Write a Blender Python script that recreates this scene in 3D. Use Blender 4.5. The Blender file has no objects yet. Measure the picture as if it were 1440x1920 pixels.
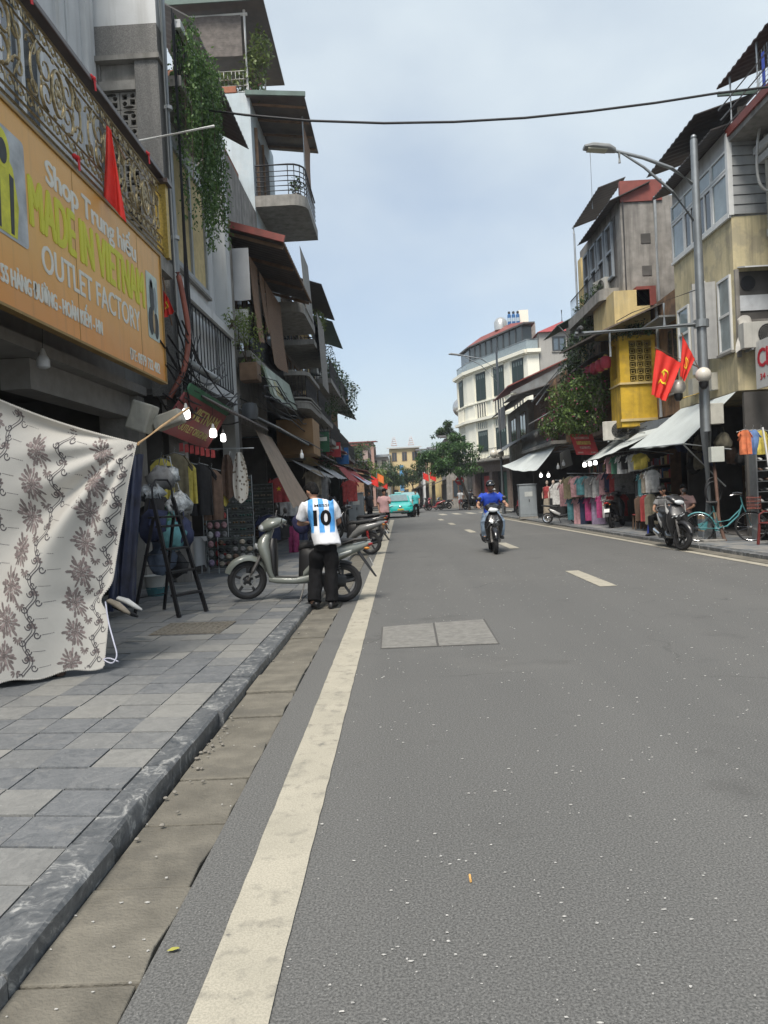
import bpy, bmesh, math, random
from mathutils import Vector, Matrix, noise as mnoise
from mathutils.bvhtree import BVHTree
random.seed(7)
PI = math.pi; V = Vector; rad = math.radians
scene = bpy.context.scene
C = scene.collection

# ------------------------------------------------------------------ camera
F, CH, ROLL, VU, HZ = 1440.0, 1.40, rad(2.87), 31.5, -28.0
_yaw = math.atan(VU / F); _pit = math.atan(-HZ / F)
fwd = V((-math.sin(_yaw) * math.cos(_pit), math.cos(_yaw) * math.cos(_pit), -math.sin(_pit)))
rt0 = V((math.cos(_yaw), math.sin(_yaw), 0)); up0 = rt0.cross(fwd)
rt = rt0 * math.cos(ROLL) - up0 * math.sin(ROLL)
up = rt0 * math.sin(ROLL) + up0 * math.cos(ROLL)
cam_d = bpy.data.cameras.new('camera'); cam = bpy.data.objects.new('camera', cam_d); C.objects.link(cam)
cam.matrix_world = Matrix(((rt.x, up.x, -fwd.x, 0), (rt.y, up.y, -fwd.y, 0), (rt.z, up.z, -fwd.z, CH), (0, 0, 0, 1)))
cam_d.sensor_fit = 'VERTICAL'; cam_d.sensor_height = 24; cam_d.lens = 24 * F / 1920
cam_d.clip_start = .05; cam_d.clip_end = 2000
scene.camera = cam

# ------------------------------------------------------------------ sky, sun, exposure
SUN_EL, SUN_AZ = 57, 197           # degrees; azimuth clockwise from +Y (the street axis)
w = bpy.data.worlds.new('World'); scene.world = w; w.use_nodes = True
nt = w.node_tree; nt.nodes.clear()
N = nt.nodes.new; L = nt.links.new
sky = N('ShaderNodeTexSky'); sky.sky_type = 'NISHITA'; sky.sun_disc = False
sky.sun_elevation = rad(SUN_EL); sky.sun_rotation = rad(SUN_AZ)
sky.air_density = 1.0; sky.dust_density = 2.0; sky.ozone_density = 1.5
tc = N('ShaderNodeTexCoord'); mp = N('ShaderNodeMapping'); mp.inputs['Scale'].default_value = (1.1, 1.1, 2.0); mp.inputs['Location'].default_value = (4.615, .392, 1.778)
nz = N('ShaderNodeTexNoise'); nz.inputs['Scale'].default_value = 2.1; nz.inputs['Detail'].default_value = 5; nz.inputs['Roughness'].default_value = .48
L(tc.outputs['Generated'], mp.inputs['Vector']); L(mp.outputs[0], nz.inputs['Vector'])
mr = N('ShaderNodeMapRange'); mr.inputs[1].default_value = .38; mr.inputs[2].default_value = .70; mr.inputs[3].default_value = .46; mr.inputs[4].default_value = .92
L(nz.outputs['Fac'], mr.inputs[0])
mx = N('ShaderNodeMix'); mx.data_type = 'RGBA'; mx.inputs[7].default_value = (4.6, 5.15, 5.5, 1)
L(mr.outputs[0], mx.inputs[0]); L(sky.outputs[0], mx.inputs[6])
bg = N('ShaderNodeBackground'); bg.inputs[1].default_value = .10
wo = N('ShaderNodeOutputWorld'); L(mx.outputs[2], bg.inputs[0]); L(bg.outputs[0], wo.inputs[0])
sd = bpy.data.lights.new('sun', 'SUN'); sd.energy = 2.9; sd.angle = rad(22); sd.color = (1, .94, .85)
sun = bpy.data.objects.new('sun', sd); C.objects.link(sun)
_d = V((math.sin(rad(SUN_AZ)) * math.cos(rad(SUN_EL)), math.cos(rad(SUN_AZ)) * math.cos(rad(SUN_EL)), math.sin(rad(SUN_EL))))
sun.rotation_euler = (-_d).to_track_quat('-Z', 'Y').to_euler(); sun.location = _d * 60
vs = scene.view_settings; vs.view_transform = 'Standard'; vs.look = 'None'; vs.exposure = 0.76; vs.gamma = 1
vs.use_curve_mapping = False
scene.render.engine = 'CYCLES'
cy = scene.cycles; cy.use_denoising = True; cy.max_bounces = 5; cy.diffuse_bounces = 3; cy.glossy_bounces = 2
cy.transmission_bounces = 3; cy.transparent_max_bounces = 6; cy.caustics_reflective = False; cy.caustics_refractive = False

# ------------------------------------------------------------------ helpers: places in the street
def der(x, y):
    u = x - 720; v = y - 960
    return u * math.cos(ROLL) - v * math.sin(ROLL), u * math.sin(ROLL) + v * math.cos(ROLL)
def G(x, y, z=0.0):
    u, v = der(x, y); Y = F * (CH - z) / (v - HZ); return V(((u - VU) / F * Y, Y, z))
def PX(x, y, X):
    u, v = der(x, y); Y = X * F / (u - VU); return V((X, Y, CH - (v - HZ) / F * Y))
def P(x, y, Y):
    u, v = der(x, y); return V(((u - VU) / F * Y, Y, CH - (v - HZ) / F * Y))
KERB = .075

# ------------------------------------------------------------------ helpers: meshes
def frame(d):
    d = d.normalized(); a = V((0, 0, 1)) if abs(d.z) < .95 else V((1, 0, 0))
    s = d.cross(a).normalized(); return s, s.cross(d).normalized()
def curve(pts, k=6):
    """smooth curve through the points"""
    p = [V(q) for q in pts]; p = [p[0] * 2 - p[1]] + p + [p[-1] * 2 - p[-2]]; out = []
    for i in range(1, len(p) - 2):
        a, b, c, d = p[i-1:i+3]
        for j in range(k):
            t = j / k; out.append(.5 * ((2*b) + (c - a)*t + (2*a - 5*b + 4*c - d)*t*t + (3*b - a - 3*c + d)*t*t*t))
    return out + [p[-2]]
class B:
    def __init__(s): s.v = []; s.f = []
    def add(s, vs, fs):
        n = len(s.v); s.v += [tuple(p) for p in vs]; s.f += [tuple(i + n for i in f) for f in fs]; return s
    def box(s, x0, x1, y0, y1, z0, z1):
        return s.add([(x0,y0,z0),(x1,y0,z0),(x1,y1,z0),(x0,y1,z0),(x0,y0,z1),(x1,y0,z1),(x1,y1,z1),(x0,y1,z1)],
                     [(0,3,2,1),(4,5,6,7),(0,1,5,4),(1,2,6,5),(2,3,7,6),(3,0,4,7)])
    def obox(s, c, sz, M):
        hx, hy, hz = [q / 2 for q in sz]; c = V(c); n = len(s.v)
        s.box(-hx, hx, -hy, hy, -hz, hz)
        for i in range(n, n + 8): s.v[i] = tuple(c + M @ V(s.v[i]))
        return s
    def beam(s, p, q, a, b=None, upv=None):
        p = V(p); q = V(q); d = q - p; b = b or a
        if upv is None: e, g = frame(d)
        else: e = d.cross(V(upv)).normalized(); g = e.cross(d).normalized()
        e = e * a / 2; g = g * b / 2
        return s.add([p-e-g, p+e-g, p+e+g, p-e+g, q-e-g, q+e-g, q+e+g, q-e+g],
                     [(0,3,2,1),(4,5,6,7),(0,1,5,4),(1,2,6,5),(2,3,7,6),(3,0,4,7)])
    def rings(s, rs, cap=True, close=False):
        n = len(rs[0]); vs = [p for r in rs for p in r]; fs = []
        m = len(rs)
        for i in range(m if close else m - 1):
            j = (i + 1) % m
            for k in range(n):
                l = (k + 1) % n; fs.append((i*n+k, i*n+l, j*n+l, j*n+k))
        if cap and not close: fs.append(tuple(range(n))[::-1]); fs.append(tuple((m-1)*n + k for k in range(n)))
        return s.add(vs, fs)
    def tube(s, pts, r, n=8, cap=True, close=False):
        pts = [V(p) for p in pts]; m = len(pts); rs = []
        r = r if isinstance(r, (list, tuple)) else [r] * m
        ref = None
        for i in range(m):
            if close: d = pts[(i+1) % m] - pts[i-1]
            else: d = pts[min(i+1, m-1)] - pts[max(i-1, 0)]
            if d.length < 1e-9: d = V((0, 0, 1))
            d.normalize()
            if ref is None: e, g = frame(d)
            else:
                e = ref - d * ref.dot(d)
                if e.length < 1e-6: e, g = frame(d)
                e.normalize(); g = d.cross(e)
            ref = e
            rs.append([pts[i] + (e * math.cos(2*PI*k/n) + g * math.sin(2*PI*k/n)) * r[i] for k in range(n)])
        return s.rings(rs, cap, close)
    def lathe(s, prof, n=20, c=(0,0,0), axis='z', a0=0):
        c = V(c); rs = []
        for r, h in prof:
            ring = []
            for k in range(n):
                a = a0 + 2*PI*k/n; x, y = r*math.cos(a), r*math.sin(a)
                ring.append(c + (V((x, y, h)) if axis == 'z' else V((h, x, y)) if axis == 'x' else V((y, h, x))))
            rs.append(ring)
        return s.rings(rs, True)
    def hoop(s, prof, n=32, c=(0,0,0)):
        """closed profile (r, h) swept round the y axis: tyres, rims, discs"""
        c = V(c); return s.rings([[c + V((r*math.cos(2*PI*k/n), h, r*math.sin(2*PI*k/n))) for r, h in prof] for k in range(n)], cap=False, close=True)
    def loft(s, secs, n=16, p=2.0, cap=True):
        """secs: (centre, u vector, v vector[, power]); superelliptic rings"""
        rs = []
        for q in secs:
            c, u, v = V(q[0]), V(q[1]), V(q[2]); e = 2.0 / (q[3] if len(q) > 3 else p); ring = []
            for k in range(n):
                a = 2*PI*(k + .5)/n; ca, sa = math.cos(a), math.sin(a)
                ring.append(c + u * (abs(ca)**e * (1 if ca >= 0 else -1)) + v * (abs(sa)**e * (1 if sa >= 0 else -1)))
            rs.append(ring)
        return s.rings(rs, cap)
    def ell(s, c, rx, ry, rz, n=16, m=10, M=None):
        c = V(c); rs = []
        for i in range(m + 1):
            t = -PI/2 + PI*i/m; rr = max(math.cos(t), .02); ring = []
            for k in range(n):
                a = 2*PI*k/n; q = V((rx*rr*math.cos(a), ry*rr*math.sin(a), rz*math.sin(t)))
                ring.append(c + (M @ q if M else q))
            rs.append(ring)
        return s.rings(rs, True)
    def slab(s, poly, off):
        off = V(off); n = len(poly); vs = [V(p) for p in poly]; vs += [p + off for p in vs]
        fs = [tuple(range(n))[::-1], tuple(range(n, 2*n))] + [(i, (i+1) % n, n+(i+1) % n, n+i) for i in range(n)]
        return s.add(vs, fs)
    def poly(s, pts): return s.add(pts, [tuple(range(len(pts)))])
    def grid(s, fn, nu, nv, thick=0):
        """fn(u,v)->point over [0,1]^2; thick makes it a closed sheet"""
        pts = [[V(fn(i/nu, j/nv)) for j in range(nv+1)] for i in range(nu+1)]
        vs = [p for row in pts for p in row]; W = nv + 1
        fs = [(i*W+j, (i+1)*W+j, (i+1)*W+j+1, i*W+j+1) for i in range(nu) for j in range(nv)]
        if thick:
            n0 = len(vs); off = []
            for i in range(nu+1):
                for j in range(nv+1):
                    a = pts[min(i+1, nu)][j] - pts[max(i-1, 0)][j]; b = pts[i][min(j+1, nv)] - pts[i][max(j-1, 0)]
                    nn = a.cross(b); nn = nn.normalized() if nn.length > 1e-9 else V((0,0,1)); off.append(pts[i][j] - nn * thick)
            vs += off; fs += [tuple(n0 + q for q in f[::-1]) for f in fs]
            edge = [(i, 0) for i in range(nu+1)] + [(nu, j) for j in range(1, nv+1)] + [(i, nv) for i in range(nu-1, -1, -1)] + [(0, j) for j in range(nv-1, 0, -1)]
            for k in range(len(edge)):
                a = edge[k]; b = edge[(k+1) % len(edge)]; ia = a[0]*W + a[1]; ib = b[0]*W + b[1]
                fs.append((ib, ia, n0+ia, n0+ib))
        return s.add(vs, fs)
    def xf(s, M):
        s.v = [tuple(M @ V(p)) for p in s.v]; return s
    def mesh(s, name, fix=True, smooth=None):
        me = bpy.data.meshes.new(name); me.from_pydata(s.v, [], s.f)
        if fix:
            bm = bmesh.new(); bm.from_mesh(me); bmesh.ops.recalc_face_normals(bm, faces=bm.faces); bm.to_mesh(me); bm.free()
        if smooth is not None:
            me.polygons.foreach_set('use_smooth', [True] * len(me.polygons))
            if smooth < 180: me.set_sharp_from_angle(angle=rad(smooth))
        return me
    def ob(s, name, m, parent=None, smooth=None, bevel=0, fix=True, label=None, kind=None):
        me = s.mesh(name, fix, smooth); o = link(name, me, m, parent)
        if bevel:
            md = o.modifiers.new('bevel', 'BEVEL'); md.width = bevel; md.segments = 2; md.limit_method = 'ANGLE'; md.angle_limit = rad(40)
        if label: o['label'] = label
        if kind: o['kind'] = kind
        return o
def link(name, me, m=None, parent=None):
    o = bpy.data.objects.new(name, me); C.objects.link(o)
    if m is not None:
        if me.materials: me.materials[0] = m
        else: me.materials.append(m)
    if parent is not None: o.parent = parent
    return o
def T(name, label, cat, loc=(0,0,0), rz=0.0, group=None, rot=None):
    o = bpy.data.objects.new(name, None); C.objects.link(o); o.empty_display_size = .1
    o.location = loc; o.rotation_euler = rot if rot else (0, 0, rz); o['label'] = label; o['category'] = cat
    if group: o['group'] = group
    return o
def tag(o, label=None, cat=None, group=None, kind=None):
    for k, q in (('label', label), ('category', cat), ('group', group), ('kind', kind)):
        if q: o[k] = q
    return o
def copy_tree(o, parent=None):
    c = o.copy(); C.objects.link(c); c.parent = parent
    for ch in o.children: copy_tree(ch, c)
    return c
_ws = bpy.data.scenes.new('workbench')          # modifiers are evaluated in an otherwise empty scene, which is quick
def evalmesh(*os_):
    for q in os_:
        C.objects.unlink(q); _ws.collection.objects.link(q)
    vl = _ws.view_layers[0]; vl.update(); dg = vl.depsgraph; dg.update()
    return bpy.data.meshes.new_from_object(os_[0].evaluated_get(dg))
def remeshed(b, name, voxel, it=4, fac=.5, smooth=True):
    """one continuous surface grown from overlapping closed lofts"""
    me = b.mesh('tmp'); o = bpy.data.objects.new('tmp', me); C.objects.link(o)
    r = o.modifiers.new('r', 'REMESH'); r.mode = 'VOXEL'; r.voxel_size = voxel; r.use_smooth_shade = smooth
    if it:
        sm = o.modifiers.new('s', 'SMOOTH'); sm.iterations = it; sm.factor = fac
    m2 = evalmesh(o); m2.name = name
    bpy.data.objects.remove(o); bpy.data.meshes.remove(me); return m2
_tc = {}
def text_mesh(txt, size=1.0, bold=0.0, ext=.004, spacing=1.0, align='LEFT', shear=0):
    key = (txt, size, bold, ext, spacing, align, shear)
    if key in _tc: return _tc[key]
    cu = bpy.data.curves.new('txt', 'FONT'); cu.body = txt; cu.size = size; cu.offset = bold; cu.extrude = ext
    cu.space_character = spacing; cu.align_x = align; cu.resolution_u = 3; cu.shear = shear
    o = bpy.data.objects.new('txt', cu); C.objects.link(o); me = evalmesh(o)
    bpy.data.objects.remove(o); bpy.data.curves.remove(cu); _tc[key] = me; return me
def text(parent, txt, m, M, size=1.0, bold=0.0, fit=None, ext=.002, name='lettering', align='LEFT', shear=0, spacing=1.0):
    """lettering laid on a board; M maps text x,y to the board; fit=(width,height) squeezes the line to size; bold thickens the strokes"""
    src = text_mesh(txt, size, 0.0, ext, spacing, align, shear); bm = bmesh.new()
    xs = [q.co.x for q in src.vertices]; ys = [q.co.y for q in src.vertices]; x0 = min(xs) if align == 'LEFT' else (min(xs) + max(xs)) / 2
    S = Matrix.Diagonal((fit[0] / (max(xs) - min(xs)), fit[1] / (max(ys) - min(ys)), 1, 1)) @ Matrix.Translation((-x0, -min(ys), 0)) if fit else Matrix.Identity(4)
    d = bold * (fit[1] if fit else size); lay = [(0, 0)] if not bold else [(-d, 0), (-d * .4, d * .4), (d * .4, -d * .4), (d, 0), (0, d * .5)]
    for k, (dx, dy) in enumerate(lay):
        me = src.copy(); me.transform(M @ Matrix.Translation((dx, dy, .0006 * k)) @ S); bm.from_mesh(me); bpy.data.meshes.remove(me)
    me = bpy.data.meshes.new(name); bm.to_mesh(me); bm.free()
    return link(name, me, m, parent)
def board_M(origin, xdir, ydir):
    x = V(xdir).normalized(); y = V(ydir).normalized(); z = x.cross(y)
    return Matrix(((x.x, y.x, z.x, origin[0]), (x.y, y.y, z.y, origin[1]), (x.z, y.z, z.z, origin[2]), (0, 0, 0, 1)))

# ------------------------------------------------------------------ helpers: materials
_m = {}
def mat(name, col=(.5,.5,.5), rough=.7, metal=0, var=.12, scale=6, bump=0, bscale=60, streak=0, scol=(.05,.045,.04),
        patch=0, pcol=(.3,.28,.25), pscale=1.5, rnd=0, emit=0, coat=0, alpha=1, trans=0, spec=.5, sscale=(5, 5, .35)):
    if name in _m: return _m[name]
    m = bpy.data.materials.new(name); m.use_nodes = True; t = m.node_tree; t.nodes.clear()
    n = t.nodes.new; l = t.links.new
    out = n('ShaderNodeOutputMaterial'); bs = n('ShaderNodeBsdfPrincipled'); l(bs.outputs[0], out.inputs[0])
    tcn = n('ShaderNodeTexCoord'); vec = tcn.outputs['Object']
    def noise(s, det=4, v=None, r=.55):
        q = n('ShaderNodeTexNoise'); q.inputs['Scale'].default_value = s; q.inputs['Detail'].default_value = det; q.inputs['Roughness'].default_value = r
        l(v or vec, q.inputs['Vector']); return q.outputs['Fac']
    def ramp(f, a, b, lo=0, hi=1):
        q = n('ShaderNodeMapRange'); q.inputs[1].default_value = a; q.inputs[2].default_value = b; q.inputs[3].default_value = lo; q.inputs[4].default_value = hi
        l(f, q.inputs[0]); return q.outputs[0]
    def mixc(f, a, b):
        q = n('ShaderNodeMix'); q.data_type = 'RGBA'
        if isinstance(f, float): q.inputs[0].default_value = f
        else: l(f, q.inputs[0])
        for i, x in ((6, a), (7, b)):
            if isinstance(x, tuple): q.inputs[i].default_value = (*x[:3], 1)
            else: l(x, q.inputs[i])
        return q.outputs[2]
    cl = lambda k: tuple(max(0, min(1, c * k)) for c in col)
    c = mixc(ramp(noise(scale), .3, .7), cl(1 - var), cl(1 + var)) if var else tuple(col)
    if patch: c = mixc(ramp(noise(pscale, 6, r=.62), .52, .60, 0, patch), c, pcol)
    if streak:
        mpn = n('ShaderNodeMapping'); mpn.inputs['Scale'].default_value = sscale; l(vec, mpn.inputs['Vector'])
        c = mixc(ramp(noise(1.0, 5, mpn.outputs[0], .6), .48, .74, 0, streak), c, scol)
    if rnd:
        oi = n('ShaderNodeObjectInfo'); hv = n('ShaderNodeHueSaturation')
        l(ramp(oi.outputs['Random'], 0, 1, 1 - rnd, 1 + rnd), hv.inputs['Value'])
        if isinstance(c, tuple): hv.inputs['Color'].default_value = (*c, 1)
        else: l(c, hv.inputs['Color'])
        c = hv.outputs[0]
    if isinstance(c, tuple): bs.inputs['Base Color'].default_value = (*c, 1)
    else: l(c, bs.inputs['Base Color'])
    bs.inputs['Roughness'].default_value = rough; bs.inputs['Metallic'].default_value = metal
    bs.inputs['Specular IOR Level'].default_value = spec
    if coat: bs.inputs['Coat Weight'].default_value = coat; bs.inputs['Coat Roughness'].default_value = .08
    if trans: bs.inputs['Transmission Weight'].default_value = trans
    if alpha < 1: bs.inputs['Alpha'].default_value = alpha
    if emit:
        bs.inputs['Emission Color'].default_value = (*col, 1); bs.inputs['Emission Strength'].default_value = emit
    if bump:
        bp = n('ShaderNodeBump'); bp.inputs['Strength'].default_value = bump; bp.inputs['Distance'].default_value = .02
        l(noise(bscale, 5), bp.inputs['Height']); l(bp.outputs[0], bs.inputs['Normal'])
    _m[name] = m; m['bs'] = 0
    return m
def custom(name, build):
    """procedural material from a small node program; build(n, l, bsdf, objcoord)"""
    if name in _m: return _m[name]
    m = bpy.data.materials.new(name); m.use_nodes = True; t = m.node_tree; t.nodes.clear()
    out = t.nodes.new('ShaderNodeOutputMaterial'); bs = t.nodes.new('ShaderNodeBsdfPrincipled'); t.links.new(bs.outputs[0], out.inputs[0])
    tcn = t.nodes.new('ShaderNodeTexCoord'); build(t.nodes.new, t.links.new, bs, tcn.outputs['Object']); _m[name] = m; return m
def nd(n, l, kind, ins=None, **at):
    q = n(kind)
    for k, x in at.items(): setattr(q, k, x)
    for k, x in (ins or {}).items():
        if hasattr(x, 'is_output'): l(x, q.inputs[k])
        else: q.inputs[k].default_value = x
    return q
def MR(n, l, f, a, b, lo=0., hi=1.): return nd(n, l, 'ShaderNodeMapRange', {0: f, 1: a, 2: b, 3: lo, 4: hi}).outputs[0]
def MX(n, l, f, a, b):
    q = n('ShaderNodeMix'); q.data_type = 'RGBA'
    for i, x in ((0, f), (6, a), (7, b)):
        if hasattr(x, 'is_output'): l(x, q.inputs[i])
        else: q.inputs[i].default_value = x if i == 0 else (*x[:3], 1)
    return q.outputs[2]
def MA(n, l, op, a, b=0.):
    return nd(n, l, 'ShaderNodeMath', {0: a, 1: b}, operation=op).outputs[0]
def NZ(n, l, v, s, d=4, r=.55): return nd(n, l, 'ShaderNodeTexNoise', {'Vector': v, 'Scale': s, 'Detail': d, 'Roughness': r}).outputs['Fac']
def MAPV(n, l, v, s): return nd(n, l, 'ShaderNodeMapping', {'Vector': v, 'Scale': s}).outputs[0]
# ================================================================== GROUND, ROAD, PAVEMENTS
def _asphalt(n, l, bs, v):
    big = NZ(n, l, v, .35, 3); mid = NZ(n, l, v, 5, 4); fine = NZ(n, l, v, 115, 4, .75)
    tracks = NZ(n, l, MAPV(n, l, v, (1.3, .06, 1)), 1, 4)
    c = MX(n, l, MR(n, l, big, .3, .7), (.086, .087, .085), (.110, .110, .106))
    c = MX(n, l, MR(n, l, tracks, .42, .66, 0., .65), c, (.135, .134, .128))
    c = MX(n, l, MR(n, l, mid, .5, .75, 0., .25), c, (.10, .098, .094))
    c = MX(n, l, MR(n, l, fine, .40, .62), MX(n, l, .5, c, (.035, .035, .034)), MX(n, l, .55, c, (.23, .228, .218)))
    st = NZ(n, l, v, .9, 6, .65)
    c = MX(n, l, MR(n, l, st, .58, .70, 0., .42), c, (.062, .061, .058))
    for sc, lo, hi, col in ((33, .04, .085, (.36, .35, .33)), (80, .12, .18, (.30, .295, .28)), (70, .08, .12, (.045, .045, .045))):
        vo = nd(n, l, 'ShaderNodeTexVoronoi', {'Vector': v, 'Scale': sc}); d = MR(n, l, vo.outputs['Distance'], lo, hi, 1., 0.)
        sep = nd(n, l, 'ShaderNodeSeparateColor', {0: vo.outputs['Color']})
        pick = MA(n, l, 'GREATER_THAN', sep.outputs[0], .86)
        c = MX(n, l, MA(n, l, 'MULTIPLY', d, pick), c, col)
    cr = nd(n, l, 'ShaderNodeTexVoronoi', {'Vector': nd(n, l, 'ShaderNodeVectorMath', {0: v, 1: nd(n, l, 'ShaderNodeTexNoise', {'Vector': v, 'Scale': 1.3, 'Detail': 5.}).outputs['Color']}, operation='ADD').outputs[0], 'Scale': .28}, feature='DISTANCE_TO_EDGE')
    c = MX(n, l, MA(n, l, 'MULTIPLY', MR(n, l, cr.outputs['Distance'], .002, .006, 1., 0.), MR(n, l, NZ(n, l, v, .5, 2), .5, .6, 0., .5)), c, (.05, .049, .046))
    c = MX(n, l, MR(n, l, NZ(n, l, v, .23, 5, .6), .56, .68, 0., .35), c, (.17, .166, .155))
    l(c, bs.inputs['Base Color']); bs.inputs['Roughness'].default_value = .82; bs.inputs['Specular IOR Level'].default_value = .35
    bp = nd(n, l, 'ShaderNodeBump', {'Strength': .45, 'Distance': .006, 'Height': fine}); l(bp.outputs[0], bs.inputs['Normal'])
ASPHALT = custom('asphalt', _asphalt)
def _paint(n, l, bs, v):
    a = NZ(n, l, v, 9, 6, .65); b = NZ(n, l, v, 130, 3, .7); e = NZ(n, l, v, 30, 5, .6)
    c = MX(n, l, MR(n, l, NZ(n, l, v, 2.5, 4), .35, .7), (.45, .415, .335), (.36, .335, .27))
    c = MX(n, l, MR(n, l, b, .42, .60, 0., .55), c, (.25, .235, .19))
    c = MX(n, l, MR(n, l, a, .52, .66, 0., .65), c, (.21, .198, .165))
    c = MX(n, l, MR(n, l, MA(n, l, 'MULTIPLY', a, e), .36, .43, 0., .7), c, (.13, .125, .115))
    l(c, bs.inputs['Base Color']); bs.inputs['Roughness'].default_value = .8
    bp = nd(n, l, 'ShaderNodeBump', {'Strength': .3, 'Distance': .005, 'Height': b}); l(bp.outputs[0], bs.inputs['Normal'])
PAINT = custom('road_paint', _paint)
def _slate(n, l, bs, v):
    oi = n('ShaderNodeObjectInfo'); r = oi.outputs['Random']
    off = nd(n, l, 'ShaderNodeVectorMath', {0: v, 1: (0, 0, 0)}, operation='ADD')
    cmb = nd(n, l, 'ShaderNodeCombineXYZ', {0: MA(n, l, 'MULTIPLY', r, 91.), 1: MA(n, l, 'MULTIPLY', r, 37.), 2: 0.}); l(cmb.outputs[0], off.inputs[1])
    p = off.outputs[0]; warp = nd(n, l, 'ShaderNodeTexNoise', {'Vector': p, 'Scale': 4., 'Detail': 4.})
    pw = nd(n, l, 'ShaderNodeVectorMath', {0: p, 1: warp.outputs['Color']}, operation='ADD').outputs[0]
    vein = NZ(n, l, MAPV(n, l, pw, (4, 13, 4)), 1.3, 8, .7); g = NZ(n, l, p, 90, 3, .7)
    dark = MX(n, l, MR(n, l, vein, .35, .7), (.078, .088, .100), (.175, .182, .19))
    lite = MX(n, l, MR(n, l, vein, .3, .7), (.17, .17, .162), (.265, .262, .245))
    f = MR(n, l, MA(n, l, 'FRACT', MA(n, l, 'MULTIPLY', r, 17.3)), .30, .85)
    c = MX(n, l, f, dark, lite)
    c = MX(n, l, MR(n, l, g, .3, .75, 0., .35), c, (.27, .265, .25))
    c = MX(n, l, MR(n, l, NZ(n, l, p, 7, 6, .65), .58, .70, 0., .45), c, (.25, .24, .22))
    c = MX(n, l, MR(n, l, NZ(n, l, MAPV(n, l, pw, (9, 26, 9)), 1., 5, .7), .64, .72, 0., .75), c, (.42, .42, .40))
    c = MX(n, l, MR(n, l, NZ(n, l, v, 55, 4, .7), .60, .70, 0., .5), c, (.05, .05, .048))
    l(c, bs.inputs['Base Color']); l(MR(n, l, vein, .3, .7, .55, .72), bs.inputs['Roughness']); bs.inputs['Specular IOR Level'].default_value = .3
    bp = nd(n, l, 'ShaderNodeBump', {'Strength': .25, 'Distance': .01, 'Height': MA(n, l, 'ADD', vein, MA(n, l, 'MULTIPLY', g, .5))}); l(bp.outputs[0], bs.inputs['Normal'])
SLATE = custom('slate_paving', _slate)
def _kerb(n, l, bs, v):
    oi = n('ShaderNodeObjectInfo'); r = oi.outputs['Random']
    cmb = nd(n, l, 'ShaderNodeCombineXYZ', {0: MA(n, l, 'MULTIPLY', r, 51.), 1: MA(n, l, 'MULTIPLY', r, 23.), 2: 0.})
    p = nd(n, l, 'ShaderNodeVectorMath', {0: v, 1: cmb.outputs[0]}, operation='ADD').outputs[0]
    warp = nd(n, l, 'ShaderNodeTexNoise', {'Vector': p, 'Scale': 3., 'Detail': 4.})
    pw = nd(n, l, 'ShaderNodeVectorMath', {0: p, 1: warp.outputs['Color']}, operation='ADD').outputs[0]
    vein = NZ(n, l, MAPV(n, l, pw, (10, 3.2, 6)), 1.2, 9, .72); s2 = NZ(n, l, p, 8, 5)
    c = MX(n, l, MR(n, l, vein, .34, .66), (.052, .060, .068), (.18, .185, .188))
    c = MX(n, l, MR(n, l, vein, .54, .66, 0., .9), c, (.42, .42, .40))
    c = MX(n, l, MR(n, l, s2, .55, .75, 0., .5), c, (.10, .105, .11))
    l(c, bs.inputs['Base Color']); bs.inputs['Roughness'].default_value = .45
    bp = nd(n, l, 'ShaderNodeBump', {'Strength': .35, 'Distance': .012, 'Height': vein}); l(bp.outputs[0], bs.inputs['Normal'])
KERBM = custom('kerb_stone', _kerb)
GUTTER = mat('gutter_concrete', (.150, .138, .112), .9, var=.25, scale=5, bump=.5, bscale=70, patch=.6, pcol=(.10, .093, .078), pscale=2.2, rnd=.09)
GROUT = mat('paving_bed', (.20, .185, .155), .95, var=.2, bump=.3)
PATCH = mat('concrete_cover', (.205, .20, .185), .9, var=.2, scale=14, bump=.5, bscale=140, patch=.4, pcol=(.15, .147, .14), pscale=5)

# the ground sheet, the road, the pavements
o = B().box(-300, 300, -60, 900, -.40, -.16).ob('ground', mat('earth', (.16, .15, .13), .95)); tag(o, kind='structure')
XG, XK, XKI = -.84, -1.21, -1.385            # asphalt edge, kerb face, kerb inner edge
def kx(y):                                   # right-hand kerb line, the road narrows slightly
    return 6.22 - .0225 * (y - 12) if y < 42 else 5.55 + (y - 42) * .0
ys = [-8, 2, 12, 22, 32, 42, 48]
b = B()
for i in range(len(ys) - 1):
    y0, y1 = ys[i], ys[i+1]
    b.slab([(XG, y0, -.15), (kx(y0), y0, -.15), (kx(y1), y1, -.15), (XG, y1, -.15)], (0, 0, .15))
road = b.ob('road', ASPHALT); tag(road, kind='structure')
# the junction and the street beyond it, one sheet butted to the road
b = B(); b.slab([(XG, 48, -.15), (kx(48), 48, -.15), (kx(48), 52, -.15), (60, 60, -.15), (60, 74, -.15), (3.9, 74, -.15), (3.2, 260, -.15), (-1.2, 260, -.15), (XG, 74, -.15)], (0, 0, .15))
tag(b.ob('crossroad', ASPHALT), kind='structure')

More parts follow.
